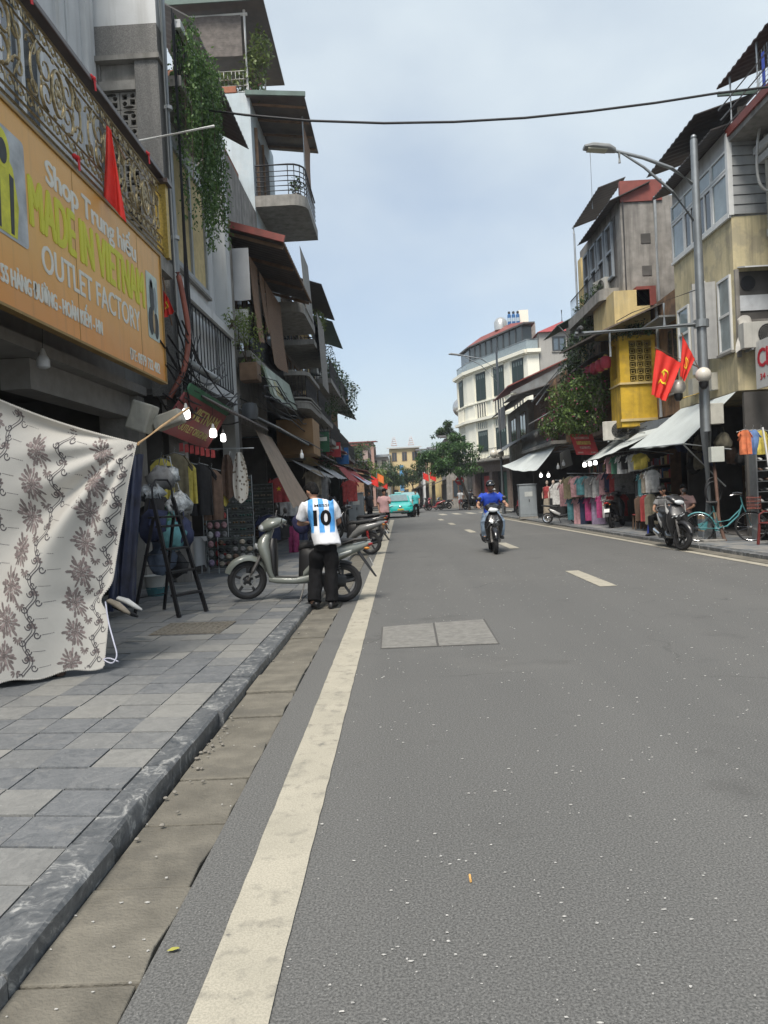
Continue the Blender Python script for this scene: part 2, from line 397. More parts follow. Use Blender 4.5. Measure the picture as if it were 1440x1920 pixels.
# markings
def marking(name, pts, z=.004):
    tag(B().slab([(x, y, z) for x, y in pts], (0, 0, .003)).ob(name, PAINT, road), None)
rnd = random.Random(3)
def wob(x0, x1, y0, y1, n):
    a = [(x0 + rnd.uniform(-.0025, .0025), y0 + (y1 - y0) * i / n) for i in range(n + 1)]
    c = [(x1 + rnd.uniform(-.0025, .0025), y0 + (y1 - y0) * i / n) for i in range(n + 1)]
    return a + c[::-1]
lb = B(); pts = wob(-.645, -.425, -1, 46, 420)
m_ = len(pts) // 2
for i in range(m_ - 1):
    lb.slab([(*pts[i], .004), (*pts[-1-i], .004), (*pts[-2-i], .004), (*pts[i+1], .004)], (0, 0, .003))
lb.ob('edge_line', PAINT, road)
lb = B()
for i in range(12):
    y0, y1 = -2 + i * 4, 2 + i * 4
    if y1 > 46: break
    lb.slab([(kx(y0) - .50, y0, .004), (kx(y0) - .34, y0, .004), (kx(y1) - .34, y1, .004), (kx(y1) - .50, y1, .004)], (0, 0, .003))
lb.ob('edge_line', PAINT, road)
for y0, y1, xc in ((10.75, 12.95, 2.86), (18.6, 20.8, 2.72), (27.0, 29.3, 2.52), (34.5, 36.7, 2.35), (41, 43.2, 2.2)):
    marking('lane_dash', [(xc - .14, y0), (xc + .10, y0), (xc + .07, y1), (xc - .15, y1)])
for i in range(7):
    x = 2.7 + i * .95
    o = B().slab([(x, 51, .004), (x + .42, 51, .004), (x + .30, 54.5, .004), (x - .1, 54.5, .004)], (0, 0, .003)).ob('crossing_bar', PAINT, road)

# two concrete cover slabs set into the road, with a dark joint round them
jb = B().slab([(-.25, 7.06, .002), (.845, 7.035, .002), (.865, 8.455, .002), (-.268, 8.245, .002)], (0, 0, .003)); jb.ob('cover_joint', mat('joint_tar', (.085, .082, .078), .9), road)
for q in ([(-.24, 7.07), (.27, 7.065), (.285, 8.33), (-.25, 8.22)], [(.292, 7.065), (.83, 7.05), (.84, 8.42), (.307, 8.33)]):
    B().slab([(x, y, .004) for x, y in q], (0, 0, .005)).ob('cover_slab', PATCH, road)

# gutter slabs, slightly uneven, one step broken out
pav = B().box(-4.75, XKI + .0, -6, 75, -.15, KERB - .018).ob('pavement', GROUT); tag(pav, kind='structure')
gut = B().box(XK - .02, XG - .012, -6, 75, -.149, -.05).ob('gutter', mat('gutter_bed', (.12, .11, .09), .95)); tag(gut, kind='structure')
y = .6; k = 0
while y < 22:
    ln = rnd.uniform(.52, .60); z = rnd.uniform(-.012, .002) + (.028 if 5.05 < y < 5.7 else 0)
    e = [rnd.uniform(-.010, .010) for _ in range(4)]
    xs_ = [XG - .006 + e[i] * .8 for i in range(4)]
    B().slab([(XK + .004, y + .006, -.06), (xs_[0], y + .006 + e[0]*.3, -.06), (xs_[1] - rnd.uniform(0, .014), y + ln * .33, -.06), (xs_[2] + .004, y + ln * .66, -.06), (xs_[3], y + ln - .008 + e[1]*.3, -.06), (XK + .004, y + ln - .006, -.06)],
             (rnd.uniform(-.001, .001), 0, .06 + z)).ob('gutter_slab', GUTTER, gut, bevel=.006)
    y += ln; k += 1
B().box(XK + .004, XG - .008, 22, 75, -.06, -.004).ob('gutter_far', GUTTER, gut)
# kerb stones
y = .45
while y < 30:
    ln = rnd.uniform(.82, 1.02); dx = rnd.uniform(-.008, .008); dz = rnd.uniform(-.006, .006)
    if 3.0 < y < 4.0: dx -= .03
    m4 = 6; ring = []
    pr = [(XKI + .004, -.1), (XK + dx, -.1), (XK + dx - .002, KERB - .016 + dz), (XK + dx - .014, KERB - .001 + dz), (XKI + .004, KERB + dz)]
    secs = []
    for i in range(m4 + 1):
        yy = y + .006 + (ln - .012) * i / m4
        secs.append([V((px + (rnd.uniform(-.004, .004) if j in (2, 3) else 0), yy, pz + (rnd.uniform(-.004, .002) if j in (2, 3) else 0))) for j, (px, pz) in enumerate(pr)])
    B().rings(secs).ob('kerb_stone', KERBM, pav, smooth=30); y += ln
B().box(XKI + .004, XK, 30.02, 75, -.1, KERB - .004).ob('kerb_far', KERBM, pav)
# slate tiles: rows lie a little askew to the kerb
tile_me = None; far = B(); rows = []
y = .9; row = 0; tiles = []
while y < 30:
    x = XKI - .006; first = True
    offs = .29
    while x > -4.6:
        wd = offs if first else (.29 if rnd.random() < .93 else .58); first = False
        x0 = max(x - wd, -4.62)
        if x - x0 > .05: tiles.append((x0, x, y, y + .292))
        x = x0
    y += .30; row += 1
def tsh(x, yy): return yy - .10 * (x - XKI)
def in_view(t): return (t[2] > 1.9 and -t[0] < .56 * (t[2] + .8))
vis = [t for t in tiles if in_view(t)]; vis.sort(key=lambda t: t[2])
near = vis[:300]; rest = [t for t in tiles if t not in near]
unit = {}
for (x0, x1, y0, y1) in near:
    key = round(x1 - x0, 2)
    dz = rnd.uniform(-.0035, .0035); g_ = .003
    if key not in unit:
        h = key / 2 - g_
        unit[key] = B().slab([(-h, -.146 + g_ + .10 * h, -.03), (h, -.146 + g_ - .10 * h, -.03), (h, .146 - g_ - .10 * h, -.03), (-h, .146 - g_ + .10 * h, -.03)], (0, 0, .03)).mesh('tile')
        unit[key].materials.append(SLATE)
    o = bpy.data.objects.new('tile', unit[key]); C.objects.link(o); o.parent = pav
    xc = (x0 + x1) / 2; o.location = (xc, tsh(xc, (y0 + y1) / 2), KERB + dz)
    o.rotation_euler = (rnd.uniform(-.006, .006), rnd.uniform(-.008, .008), 0)
for (x0, x1, y0, y1) in rest:
    z = KERB + rnd.uniform(-.002, .002)
    if tsh(x0, y0) > .3: far.slab([(x0 + .003, tsh(x0, y0 + .003), z - .02), (x1 - .003, tsh(x1, y0 + .003), z - .02), (x1 - .003, tsh(x1, y1 - .003), z - .02), (x0 + .003, tsh(x0, y1 - .003), z - .02)], (0, 0, .02))
def _slatefar(n, l, bs, v):
    vo = nd(n, l, 'ShaderNodeTexVoronoi', {'Vector': MAPV(n, l, v, (3.3, 3.3, .01)), 'Scale': 1., 'Randomness': .2})
    s = nd(n, l, 'ShaderNodeSeparateColor', {0: vo.outputs['Color']}); g = NZ(n, l, v, 12, 5)
    c = MX(n, l, MR(n, l, s.outputs[0], .3, .8), (.13, .145, .16), (.25, .245, .23)); c = MX(n, l, MR(n, l, g, .4, .7, 0., .5), c, (.20, .20, .195))
    l(c, bs.inputs['Base Color']); bs.inputs['Roughness'].default_value = .6
far.ob('tile_field', custom('slate_far', _slatefar), pav, kind='stuff')
# iron-grey textured cover in the pavement
gc = B().slab([(-2.70, 7.95, KERB + .004), (-1.93, 7.87, KERB + .004), (-1.92, 8.62, KERB + .004), (-2.69, 8.70, KERB + .004)], (0, 0, .006)).ob('drain_cover', mat('cover_iron', (.16, .145, .12), .7, metal=.2, var=.25, scale=20, bump=.3), pav)
gb = B()
for i in range(11):
    for j in range(11):
        x = -2.66 + i * .07; yy = 7.99 + j * .065 - .1 * (x + 2.7)
        gb.obox((x, yy, KERB + .0125), (.05, .016, .006), Matrix.Rotation(.785 if (i + j) % 2 else -.785, 3, 'Z'))
gb.ob('cover_tread', mat('cover_tread', (.20, .185, .155), .6, metal=.2, var=.2), gc)
# right-hand pavement: base, kerb, slabs
ys = list(range(-2, 49, 2)); b = B()
for i in range(len(ys) - 1):
    y0, y1 = ys[i], ys[i+1]; b.slab([(kx(y0) + .2, y0, -.15), (12.5, y0, -.15), (12.5, y1, -.15), (kx(y1) + .2, y1, -.15)], (0, 0, .15 + KERB - .02))
pavr = b.ob('pavement', GROUT); tag(pavr, kind='structure')
b = B()
y = 8.0
while y < 46:
    ln = .98; b = B(); dz = rnd.uniform(-.004, .004)
    b.slab([(kx(y), y + .005, -.1), (kx(y) + .2, y + .005, -.1), (kx(y+ln) + .2, y + ln, -.1), (kx(y+ln), y + ln, -.1)], (0, 0, .1 + KERB + dz)); b.ob('kerb_stone', KERBM, pavr, bevel=.008); y += 1
fr = B(); y = 8.0
while y < 46:
    x = kx(y) + .21
    while x < 8.9:
        fr.slab([(x + .004, y + .004, KERB - .02), (x + .40, y + .004, KERB - .02), (x + .40, y + .40, KERB - .02), (x + .004, y + .40, KERB - .02)], (0, 0, .02 + rnd.uniform(-.002, .002))); x += .404
    y += .404
fr.ob('tile_field', custom('slate_far', _slatefar), pavr, kind='stuff')
b = B()
for i in range(10):
    y0, y1 = 6 + i * 4, 10 + i * 4; b.slab([(kx(y0) - .30, y0, .004), (kx(y0) - .006, y0, .004), (kx(y1) - .006, y1, .004), (kx(y1) - .30, y1, .004)], (0, 0, .004))
b.ob('gutter_strip', GUTTER, pavr)
# rubble and litter lying in the gutter and on the road
lit = B()
for i in range(1700):
    yy = 1.9 + (rnd.random() ** 1.7) * 13; x = rnd.uniform(-.42, 5.6) if rnd.random() < .95 else rnd.uniform(XK, XG)
    s_ = rnd.uniform(.002, .0065); a = rnd.random() * 6.3; p = [(x + math.cos(a + q) * s_ * rnd.uniform(.3, 1.9), yy + math.sin(a + q) * s_ * rnd.uniform(.3, 1.0), .004) for q in (0, 1.4, 3.1, 4.6)]
    lit.slab(p, (0, 0, rnd.uniform(.001, .004)))
tag(lit.ob('stone_chips', mat('chips', (.46, .45, .425), .8, var=.3, scale=40)), 'pale stone chips and paper flecks strewn over the road', None, kind='stuff')
rb = B()
for i in range(60):
    c_ = V((XK + abs(rnd.gauss(0, .06)) + .01, rnd.gauss(4.35, .35) if i < 26 else rnd.uniform(3, 12), .012)); s_ = rnd.uniform(.004, .014)
    rb.ell(c_, s_, s_ * rnd.uniform(.6, 1.3), s_ * .6, 6, 4, Matrix.Rotation(rnd.random() * 6, 3, 'Z'))
tag(rb.ob('rubble', mat('rubble', (.20, .185, .16), .9, var=.3, scale=30)), 'broken stone bits and grit along the kerb foot', None, kind='stuff')
B().tube([G(882, 1646, .007), G(884, 1658, .007)], .0045, 8).ob('cigarette_butt', mat('filter', (.62, .36, .12), .8)); tag(bpy.data.objects['cigarette_butt'], 'orange cigarette butt lying on the grey asphalt', 'litter')
lf = B(); c_ = G(318, 1797, .006)
lf.poly([c_ + V(q) for q in ((-.02, -.006, .002), (0, -.012, .006), (.022, -.003, .008), (.012, .010, .005), (-.008, .012, .003))])
tag(lf.ob('fallen_leaf', mat('leaf_yellow', (.42, .40, .09), .7)), 'small yellow leaf lying beside the gutter slabs', 'leaf')
# ================================================================== BUILDING KIT
WHITE = mat('white_plaster', (.56, .57, .57), .85, var=.06, scale=2, bump=.12, bscale=25, streak=.35, scol=(.22, .21, .19))
CREAM = mat('cream_stucco', (.62, .60, .52), .85, var=.05, scale=1.2, streak=.12, scol=(.35, .33, .28))
GREYP = mat('grey_plaster', (.25, .235, .215), .9, var=.25, scale=3, bump=.3, bscale=30, streak=.75, patch=.4, pcol=(.15, .135, .115), pscale=1.3, scol=(.08, .075, .07))
GRAN = mat('granolithic', (.20, .195, .185), .95, var=.35, scale=70, bump=.6, bscale=120, streak=.5, scol=(.07, .07, .068))
CYANP = mat('pale_blue_plaster', (.44, .51, .545), .9, var=.08, scale=2, bump=.2, bscale=20, streak=.35, scol=(.27, .29, .29), patch=.3, pcol=(.55, .57, .57), pscale=1.2)
YELP = mat('ochre_plaster', (.56, .44, .21), .9, var=.12, scale=2.5, bump=.25, bscale=20, streak=.4, scol=(.16, .14, .10), patch=.25, pcol=(.50, .44, .30))
PALEY = mat('pale_yellow_plaster', (.56, .485, .30), .9, var=.10, scale=2, bump=.3, bscale=16, streak=.62, scol=(.12, .11, .085), patch=.6, pcol=(.33, .295, .22), pscale=1.4)
BRYEL = mat('bright_yellow_plaster', (.54, .35, .03), .85, var=.22, scale=3, bump=.45, bscale=12, streak=.55, scol=(.16, .10, .02), patch=.35, pcol=(.36, .25, .06), pscale=2)
BROWNP = mat('peeling_brown_plaster', (.27, .16, .09), .95, var=.3, scale=5, bump=.5, bscale=18, streak=.5, patch=.5, pcol=(.12, .09, .07))
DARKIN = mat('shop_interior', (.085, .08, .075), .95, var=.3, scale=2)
CONC = mat('old_concrete', (.25, .24, .22), .95, var=.2, scale=4, bump=.3, bscale=30, streak=.55, scol=(.07, .065, .06))
WOOD = mat('old_wood', (.17, .105, .062), .8, var=.3, scale=4, bump=.3, bscale=30, streak=.5, scol=(.05, .035, .025))
BLACKM = mat('black_iron', (.025, .025, .028), .5, metal=.4, var=.2)
GREYM = mat('galvanised', (.33, .35, .36), .45, metal=.7, var=.12, scale=8)
WHITEM = mat('white_frame', (.62, .63, .62), .5, var=.06)
DARKF = mat('dark_frame', (.035, .04, .045), .45, var=.1)
GLASS = mat('dark_glass', (.035, .045, .055), .08, var=.3, scale=1.2, spec=.8)
GLASSL = mat('pale_glass', (.22, .27, .285), .08, var=.35, scale=1.5, spec=.7)
REDROOF = mat('red_sheet_roof', (.21, .048, .036), .6, var=.22, scale=3, streak=.4, scol=(.10, .05, .04))
SHEETD = mat('dark_sheet', (.075, .068, .066), .6, var=.2, scale=3, streak=.4, scol=(.14, .10, .08))
SHEETG = mat('green_sheet', (.075, .12, .105), .6, var=.2, scale=3, streak=.3)
SHEETZ = mat('zinc_sheet', (.24, .25, .25), .5, metal=.4, var=.2, scale=3, streak=.4, scol=(.13, .08, .05))
PVC = mat('grey_pvc', (.29, .31, .32), .5, var=.12, scale=6, streak=.4, scol=(.5, .5, .48))
WIREM = mat('cable_black', (.018, .018, .02), .6, var=0)
TERRA = mat('terracotta', (.30, .12, .07), .85, var=.2)
def _bamboo(n, l, bs, v):
    s = nd(n, l, 'ShaderNodeSeparateXYZ', {0: v}); wv = MA(n, l, 'SINE', MA(n, l, 'MULTIPLY', s.outputs[2], 190.))
    g = NZ(n, l, MAPV(n, l, v, (2, 2, 60)), 2, 4); pz = NZ(n, l, v, 2.2, 5)
    c = MX(n, l, MR(n, l, g, .3, .7), (.20, .115, .07), (.31, .195, .12)); c = MX(n, l, MR(n, l, wv, -.9, .2, .6, 0.), c, (.06, .04, .028))
    c = MX(n, l, MR(n, l, pz, .5, .7, 0., .4), c, (.17, .115, .085)); l(c, bs.inputs['Base Color']); bs.inputs['Roughness'].default_value = .85
    l(nd(n, l, 'ShaderNodeBump', {'Strength': .6, 'Distance': .01, 'Height': wv}).outputs[0], bs.inputs['Normal'])
BAMBOO = custom('bamboo_blind', _bamboo)
def _leafm(a, b, name):
    def f(n, l, bs, v):
        g = n('ShaderNodeNewGeometry'); r = g.outputs['Random Per Island']
        c = MX(n, l, MR(n, l, r, 0., 1.), a, b); l(c, bs.inputs['Base Color']); bs.inputs['Roughness'].default_value = .5
        bs.inputs['Transmission Weight'].default_value = 0.; bs.inputs['Subsurface Weight'].default_value = 0.
        tr = nd(n, l, 'ShaderNodeBsdfTranslucent'); l(c, tr.inputs[0]); ms = nd(n, l, 'ShaderNodeMixShader', {0: .3}); l(bs.outputs[0], ms.inputs[1]); l(tr.outputs[0], ms.inputs[2])
        for q in bs.id_data.nodes:
            if q.type == 'OUTPUT_MATERIAL': l(ms.outputs[0], q.inputs[0])
    return custom(name, f)
LEAF = _leafm((.025, .065, .016), (.10, .18, .045), 'leaf_green'); LEAFD = _leafm((.014, .032, .014), (.05, .085, .03), 'leaf_dark')
LEAFY = _leafm((.09, .14, .03), (.22, .28, .08), 'leaf_light'); LEAFP = _leafm((.45, .05, .16), (.6, .14, .28), 'bougainvillea_flower'); LEAFR = _leafm((.02, .05, .015), (.075, .125, .035), 'leaf_mid')

class Fac:
    """a facade: a runs along the street (world y unless turned), z up, n out of the wall"""
    def __init__(s, O, A, Nn): s.O = V(O); s.A = V(A).normalized(); s.N = V(Nn).normalized()
    def p(s, a, z, n=0): return s.O + s.A * a + s.N * n + V((0, 0, z))
    def box(s, b, a0, a1, z0, z1, n0, n1):
        vs = [s.p(a, z, n) for z in (z0, z1) for a, n in ((a0, n0), (a1, n0), (a1, n1), (a0, n1))]
        return b.add(vs, [(0,3,2,1),(4,5,6,7),(0,1,5,4),(1,2,6,5),(2,3,7,6),(3,0,4,7)])
    def part(s, name, m, parent, *bx, **k):
        b = B()
        for q in bx: s.box(b, *q)
        return b.ob(name, m, parent, **k)
    def window(s, parent, a0, a1, z0, z1, cols=2, rows=1, fm=None, gm=None, fw=.05, out=.03, sill=True, name='window', shutter=None):
        fm = fm or WHITEM; gm = gm or GLASS; b = B()
        s.box(b, a0, a0 + fw, z0, z1, -.06, out); s.box(b, a1 - fw, a1, z0, z1, -.06, out)
        s.box(b, a0 + fw, a1 - fw, z0, z0 + fw, -.06, out); s.box(b, a0 + fw, a1 - fw, z1 - fw, z1, -.06, out)
        da = (a1 - a0 - fw) / cols; dz = (z1 - z0 - fw) / rows
        for i in range(1, cols): s.box(b, a0 + i*da, a0 + i*da + fw, z0 + fw, z1 - fw, -.055, out - .004)
        w_ = b.ob(name, fm, parent)
        for i in range(cols):
            for j in range(rows):
                pa = B(); s.box(pa, a0 + i*da + fw, a0 + (i+1)*da, z0 + j*dz + fw, z0 + (j+1)*dz, .004, .010); pa.ob('pane', gm, w_)
                if j: q = B(); s.box(q, a0 + i*da + fw, a0 + (i+1)*da, z0 + j*dz, z0 + j*dz + fw, -.05, out - .006); q.ob('glazing_bar', fm, w_)
        if sill: q = B(); s.box(q, a0 - .06, a1 + .06, z0 - .06, z0 - .002, -.02, .09); q.ob('sill', CONC, w_)
        return w_
    def rail(s, parent, a0, a1, z0, z1, n, m, step=.11, r=.012, name='railing', ends=0.0, mid=()):
        """iron balcony rail: hand rail, bottom rail, and the thin bars between; ends>0 returns the sides to the wall"""
        runs = [(s.p(a0, 0, n), s.p(a1, 0, n))]
        if ends: runs += [(s.p(a0, 0, n), s.p(a0, 0, n - ends)), (s.p(a1, 0, n), s.p(a1, 0, n - ends))]
        top = B(); bars = B()
        for p, q in runs:
            for z in (z0 + .06, z1, *mid): top.tube([p + V((0, 0, z)), q + V((0, 0, z))], r * 1.5, 6)
            L_ = (q - p).length; k = max(1, int(L_ / step))
            for i in range(k + 1):
                c = p + (q - p) * (i / k); bars.tube([c + V((0, 0, z0)), c + V((0, 0, z1))], r, 5, cap=False)
        t_ = top.ob(name, m, parent, smooth=40); bars.ob('railing_bars', m, t_, kind='stuff', smooth=40); return t_
    def sheet(s, parent, name, m, a0, a1, zi, ni, zo, no, th=.025, wave=.15, amp=.018, skew=0):
        """corrugated lean-to roof from the wall (zi,ni) down to the eave (zo,no)"""
        k = max(4, int((a1 - a0) / wave * 4)); b = B()
        def fn(u, v):
            a = a0 + (a1 - a0) * u + skew * v; d = amp * math.sin(2*PI*(a - a0) / wave)
            return s.p(a, zi + (zo - zi) * v + d, ni + (no - ni) * v)
        b.grid(fn, k, 3, th); return b.ob(name, m, parent, smooth=60)
def leaves(b, c, r, n, size, rn, droop=.4, shell=.35, flat=0):
    """leaf blades spread through an uneven ellipsoid"""
    c = V(c)
    for i in range(n):
        while True:
            d = V((rn.uniform(-1, 1), rn.uniform(-1, 1), rn.uniform(-1, 1)))
            if shell < d.length < 1: break
        leaf(b, c + V((d.x * r[0], d.y * r[1], d.z * r[2])), size * rn.uniform(.6, 1.3), rn, droop)
def leaf(b, p, s_, rn, droop=.4, width=.5):
    a = rn.random() * 2 * PI; e = rn.uniform(-1.0, .7) - droop
    d = V((math.cos(a) * math.cos(e), math.sin(a) * math.cos(e), math.sin(e))); sd_ = d.cross(V((rn.uniform(-.5, .5), rn.uniform(-.5, .5), 1)))
    if sd_.length < .01: return
    sd_ = sd_.normalized() * s_ * width * .5
    q = p + d * s_ * .45; b.add([p, q + sd_, p + d * s_, q - sd_], [(0, 1, 2, 3)])
def bush(name, label, base, clumps, n, size, m, rn, stems=5, group=None, cat='shrub', shell=.2, flower=None, fn=0):
    t = T(name, label, cat, base, group=group); b = B(); st = B()
    for c, r in clumps: leaves(b, V(c), r, int(n * r[0] * r[1] * r[2] / sum(q[1][0]*q[1][1]*q[1][2] for q in clumps)) + 12, size, rn, shell=shell)
    b.ob('foliage', m, t, fix=False)
    for i in range(stems):
        c, r = clumps[i % len(clumps)]; e = V(c) + V((rn.uniform(-.5, .5) * r[0], rn.uniform(-.5, .5) * r[1], rn.uniform(-.2, .6) * r[2])); s0 = V((rn.uniform(-.08, .08), rn.uniform(-.08, .08), 0))
        mid = s0 * .5 + e * .5 + V((rn.uniform(-.08, .08), rn.uniform(-.08, .08), .03)); st.tube([s0, mid, e], [.018, .012, .005], 5)
    st.ob('stem', mat('stem_brown', (.09, .065, .045), .9), t)
    if flower:
        fb = B()
        for c, r in clumps: leaves(fb, V(c), (r[0]*1.02, r[1]*1.02, r[2]*1.02), fn // len(clumps), size * .8, rn, shell=.7)
        fb.ob('blossom', flower, t, fix=False)
    return t
def trailing(b, p0, length, rn, size, dens=60, sway=.08):
    """one hanging strand of leaves"""
    p = V(p0); k = int(length * dens); ph = rn.random() * 6
    for i in range(k):
        f = i / max(1, k); q = p + V((math.sin(f * 5 + ph) * sway, math.cos(f * 4 + ph) * sway, -length * f)); leaf(b, q + V((rn.gauss(0, .035), rn.gauss(0, .035), 0)), size * rn.uniform(.6, 1.2), rn, .7)
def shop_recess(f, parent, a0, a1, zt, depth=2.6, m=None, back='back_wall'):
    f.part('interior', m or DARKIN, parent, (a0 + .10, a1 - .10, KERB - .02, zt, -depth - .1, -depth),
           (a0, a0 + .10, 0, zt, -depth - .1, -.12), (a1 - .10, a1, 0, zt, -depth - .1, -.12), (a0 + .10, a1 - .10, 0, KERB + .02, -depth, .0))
def ac_unit(c, d, label, w_=.8, h=.56, t_=.3):
    """outdoor air-conditioner box at c (centre of its front), facing d"""
    d = V(d).normalized(); s_ = d.cross(V((0, 0, 1))).normalized(); t = T('air_conditioner', label, 'air conditioner', c)
    M = Matrix((s_, d, V((0, 0, 1)))).transposed()
    def at(x, y, z): return M @ V((x, y, z))
    b = B().obox(at(0, -t_/2, 0), (w_, t_, h), M); b.ob('casing', mat('ac_casing', (.48, .47, .43), .6, var=.12, scale=4, streak=.3), t, bevel=.012)
    g = B(); cx = -w_ * .14; R_ = h * .40
    for k in range(6): g.tube([at(cx + R_ * (k+1)/6 * math.cos(a*PI/10), .012, R_ * (k+1)/6 * math.sin(a*PI/10)) for a in range(20)], .006, 4, close=True)
    for k in range(8): g.tube([at(cx, .014, 0), at(cx + R_ * math.cos(k*PI/4), .014, R_ * math.sin(k*PI/4))], .005, 4)
    g.ob('fan_grille', mat('ac_grille', (.16, .16, .15), .6), t)
    fb = B(); fb.rings([[at(cx + R_ * math.cos(a*PI/12), .004 + q, R_ * math.sin(a*PI/12)) for a in range(24)] for q in (-.02, 0)]); fb.ob('fan_opening', mat('ac_dark', (.02, .02, .02), .8), t)
    B().obox(at(-w_*.3, -t_/2, -h/2 - .03), (.05, t_ + .08, .04), M).ob('bracket', GREYM, t); B().obox(at(w_*.3, -t_/2, -h/2 - .03), (.05, t_ + .08, .04), M).ob('bracket', GREYM, t)
    return t

# ================================================================== LEFT SIDE OF THE STREET
# ---- house 1: white house, golden balcony rail, orange sign below it
f1 = Fac((-4.8, 0, 0), (0, 1, 0), (1, 0, 0))
h1 = T('shop_house', 'white house with golden scrollwork balcony above the big orange shop sign', 'house', (-4.8, 8, 0))
h1.location = (0, 0, 0)
f1.part('wall', WHITE, h1, (3, 12.98, 5.42, 12.5, -5, 0))
f1.part('pilaster', WHITE, h1, (12.50, 12.72, 5.42, 12.5, 0, .10), (12.78, 12.97, 5.42, 12.5, 0, .05))
f1.part('pilaster', WHITE, h1, (11.55, 11.72, 5.42, 12.5, 0, .06))
f1.window(h1, 9.6, 10.9, 5.6, 8.3, 2, 1, WHITEM, GLASS, .10, .07)
f1.window(h1, 7.0, 8.6, 5.6, 8.3, 2, 1, WHITEM, GLASS, .10, .07)
f1.part('window_panel', WHITE, h1, (11.9, 12.3, 5.9, 9.6, 0, .025))
f1.part('balcony_slab', CONC, h1, (3, 12.75, 5.18, 5.415, .0, 1.22))
f1.part('lintel', mat('shaded_soffit', (.26, .25, .235), .9), h1, (3, 12.98, 3.45, 5.175, -.3, .25))  # white lintel, soffit and beam coloured grey: their shadow is in the paint
f1.part('soffit', mat('shaded_soffit', (.26, .25, .235), .9, var=.15, streak=.3), h1, (3, 12.9, 3.30, 3.44, -.1, .62))
f1.part('beam', mat('shaded_soffit', (.26, .25, .235), .9), h1, (9.2, 12.7, 2.92, 3.29, .05, .42))
f1.part('ceiling', DARKIN, h1, (3, 12.98, 3.30, 3.44, -4.5, -.31))
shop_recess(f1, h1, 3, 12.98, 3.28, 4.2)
f1.part('column', CONC, h1, (12.62, 12.96, 0, 3.28, -.1, .55))
GOLD = mat('gilded_iron', (.36, .285, .155), .42, metal=.65, var=.35, scale=40, streak=.5, scol=(.06, .045, .03), sscale=(30, 30, 8))
GOLDY = mat('gilded_post', (.42, .29, .06), .45, metal=.5, var=.3, scale=30)
DKWOOD = mat('dark_handrail', (.055, .035, .028), .35, var=.3)
def spiral(f, n, ca, cz, r, turns, a0, sgn, k=15):
    return [f.p(ca + r * (1 - .80 * i / k) * math.cos(a0 + sgn * turns * 2*PI*i/k), cz + r * (1 - .80 * i / k) * math.sin(a0 + sgn * turns * 2*PI*i/k), n) for i in range(k + 1)]
rl = B()
f1.box(rl, 3, 12.42, 6.70, 6.78, 1.13, 1.26); rail = rl.ob('balcony_railing', DKWOOD, h1, bevel=.015)
for zz, rr in ((6.60, .018), (6.42, .014), (5.74, .014), (5.56, .016), (5.47, .018)):
    B().tube([f1.p(3, zz, 1.19), f1.p(12.36, zz, 1.19)], rr, 6).ob('bar', GOLD, rail)
f1.part('end_post', GOLDY, rail, (12.36, 12.50, 5.42, 6.62, 1.10, 1.28)); f1.part('post_cap', DKWOOD, rail, (12.30, 12.56, 6.60, 6.67, 1.04, 1.34))
for i in range(5):                                   # scroll panels
    a = 5.65 + i * 1.48; sb = B(); cz = 6.08
    for q in (-1, 1):
        sb.tube(spiral(f1, 1.19, a + q * .28, cz + .14, .19, 1.25, PI/2, -q), [.021 - .0009*j for j in range(16)], 6)
        sb.tube(spiral(f1, 1.19, a + q * .26, cz - .15, .17, 1.25, -PI/2, q), [.021 - .0009*j for j in range(16)], 6)
        sb.tube(spiral(f1, 1.19, a + q * .58, cz + .20, .12, 1.2, PI, q), [.016 - .0006*j for j in range(16)], 5)
        sb.tube(spiral(f1, 1.19, a + q * .58, cz - .20, .12, 1.2, PI, -q), [.016 - .0006*j for j in range(16)], 5)
        sb.tube([f1.p(a + q * (.47 + .16 * math.sin(t * PI)), cz - .33 + .66 * t, 1.19) for t in [j / 8 for j in range(9)]], .014, 5)
    sb.tube([f1.p(a + .15 * math.cos(t * PI / 12), cz + .25 * math.sin(t * PI / 12), 1.20) for t in range(24)], .020, 6, close=True)
    for k in range(11):
        an = k * 2*PI/11; sb.ell(f1.p(a + .07 * math.cos(an), cz + .13 * math.sin(an), 1.205), .012, .030, .045, 6, 5)
    sb.ell(f1.p(a, cz, 1.21), .02, .05, .05, 8, 6)
    for q in (-1, 1):
        for s_ in (-1, 1):
            sb.ell(f1.p(a + q * .40, cz + s_ * .05, 1.20), .012, .025, .055, 6, 5); sb.ell(f1.p(a + q * .10, cz + s_ * .31, 1.20), .012, .05, .028, 6, 5)
    sb.ob('scroll_panel', GOLD, rail, smooth=60)
for nm, z0, z1 in (('upper_frieze', 6.42, 6.60), ('lower_frieze', 5.56, 5.74)):
    sb = B(); a = 5.0
    while a < 12.3:
        zc = (z0 + z1) / 2
        sb.tube(spiral(f1, 1.19, a, zc, .075, 1.1, 0, 1, 9), .010, 4); sb.ell(f1.p(a + .105, zc, 1.195), .01, .022, .05, 5, 4); a += .21
    sb.ob(nm, GOLD, rail, smooth=60)
REDCL = mat('red_cloth', (.60, .02, .025), .7, var=.12, scale=8, bump=.15, bscale=30)
